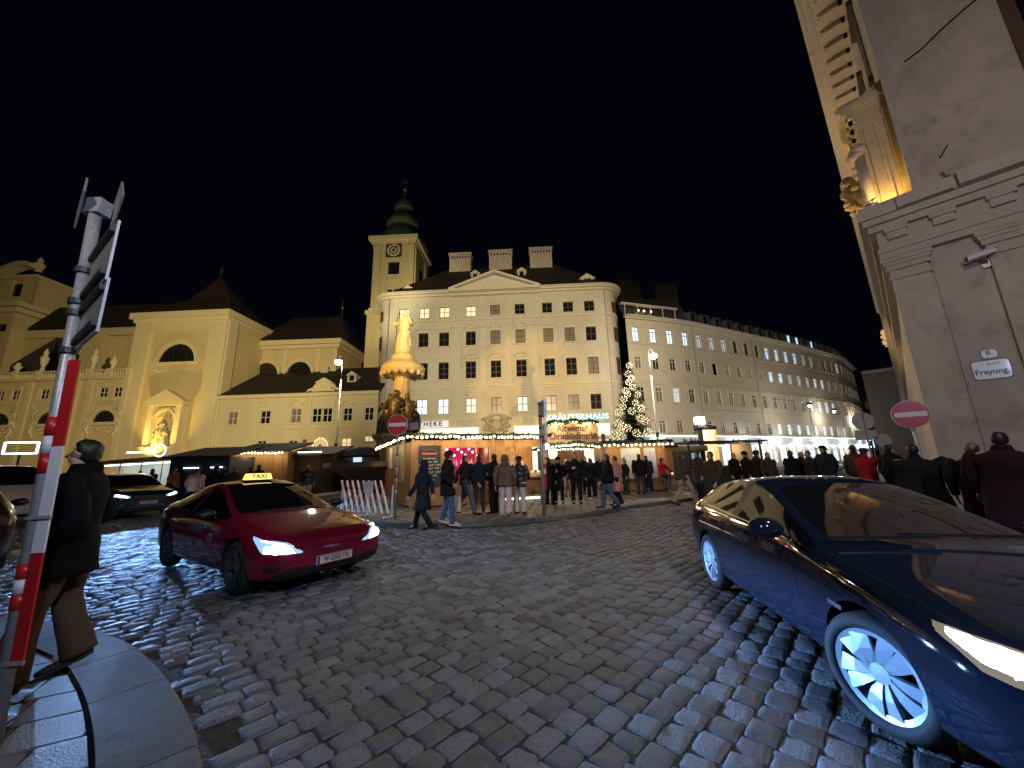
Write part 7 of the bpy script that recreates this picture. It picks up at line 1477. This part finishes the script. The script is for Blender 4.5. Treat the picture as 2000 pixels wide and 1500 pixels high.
P_(1690, 0, 1.72, RT, 'person in bright red jacket and blue hat raising an arm to take a picture', coat=(.33,.015,.03), legs=BLACK, Y=10.6, hat='cap', hatc=(.02,.03,.14), arms=('point','point'), bulk=1.2)
P_(1785, 0, 1.80, RT+.3, 'broad figure in puffy black coat in front of the palace corner', coat=BLACK, legs=BLACK, Y=7.4, zp=.0, bulk=1.75, puff=False, hem=.45, flare=.05, hair=H_BK, lean=.06, arms=('hold','hold'))
P_(1740, 0, 1.78, RT, 'dark figure with dark hair just left of the broad black coat', coat=BLACK, legs=BLACK, Y=9.6, hair=H_BK)
P_(1905, 0, 1.72, RT+.5, 'brown-haired person in black against the palace wall, nearer the car bonnet', coat=BLACK, legs=BLACK, Y=6.2, zp=.06, hair=(.16,.08,.05), bulk=1.3, hem=.5)
P_(1965, 0, 1.86, RT+.3, 'tall person in dark wine-coloured coat against the palace wall at the picture edge', coat=(.02,.008,.010), legs=BLACK, Y=5.7, zp=.06, hair=H_BK, bulk=1.5, hem=.4, flare=.05)
P_(603, 0, 1.78, FR+.4, 'man in black puffer jacket and pale trousers in front of the brown huts', coat=(.02,.02,.022), legs=(.45,.42,.4), Y=17.5, puff=True, hair=H_BK, bulk=1.15, hem=.82)
P_(388, 0, 1.66, BK, 'person in pale pink fleece jacket seen from behind beyond the taxi', coat=(.5,.32,.29), legs=BLACK, Y=15.5, bulk=1.3, hair=H_BK)
P_(425, 0, 1.74, BK+.3, 'dark-coated person in the group beyond the taxi, next to the pink fleece', coat=BLACK, legs=BLACK, Y=17, bulk=1.2, hat='beanie')
P_(440, 0, 1.70, LF, 'dark-coated person with pale face in the group beyond the taxi', coat=NAVY, legs=BLACK, Y=17.6, bulk=1.2)
P_(462, 0, 1.66, RT, 'brown-haired person beside the taxi roof', coat=DKBR, legs=BLACK, Y=17, bulk=1.2)
P_(492, 0, 1.70, BK, 'dark figure left of the pair above the taxi sign', coat=BLACK, legs=BLACK, Y=18)
P_(508, 0, 1.78, BK-.3, 'taller dark figure of the pair above the taxi sign', coat=BLACK, legs=BLACK, Y=18, bulk=1.2)
P_(302, 0, 1.74, BK, 'dark silhouetted person before the white tent', coat=BLACK, legs=BLACK, Y=19)
P_(278, 0, 1.66, LF, 'person with reddish face before the white tent', coat=BLACK, legs=BLACK, Y=20)
P_(345, 0, 1.78, RT, 'person in orange-brown jacket at the edge of the white tent', coat=(.3,.14,.05), legs=BLACK, Y=19)
P_(180, 0, 1.70, RT, 'dark person at the near end of the white tent', coat=BLACK, legs=BLACK, Y=19.5)
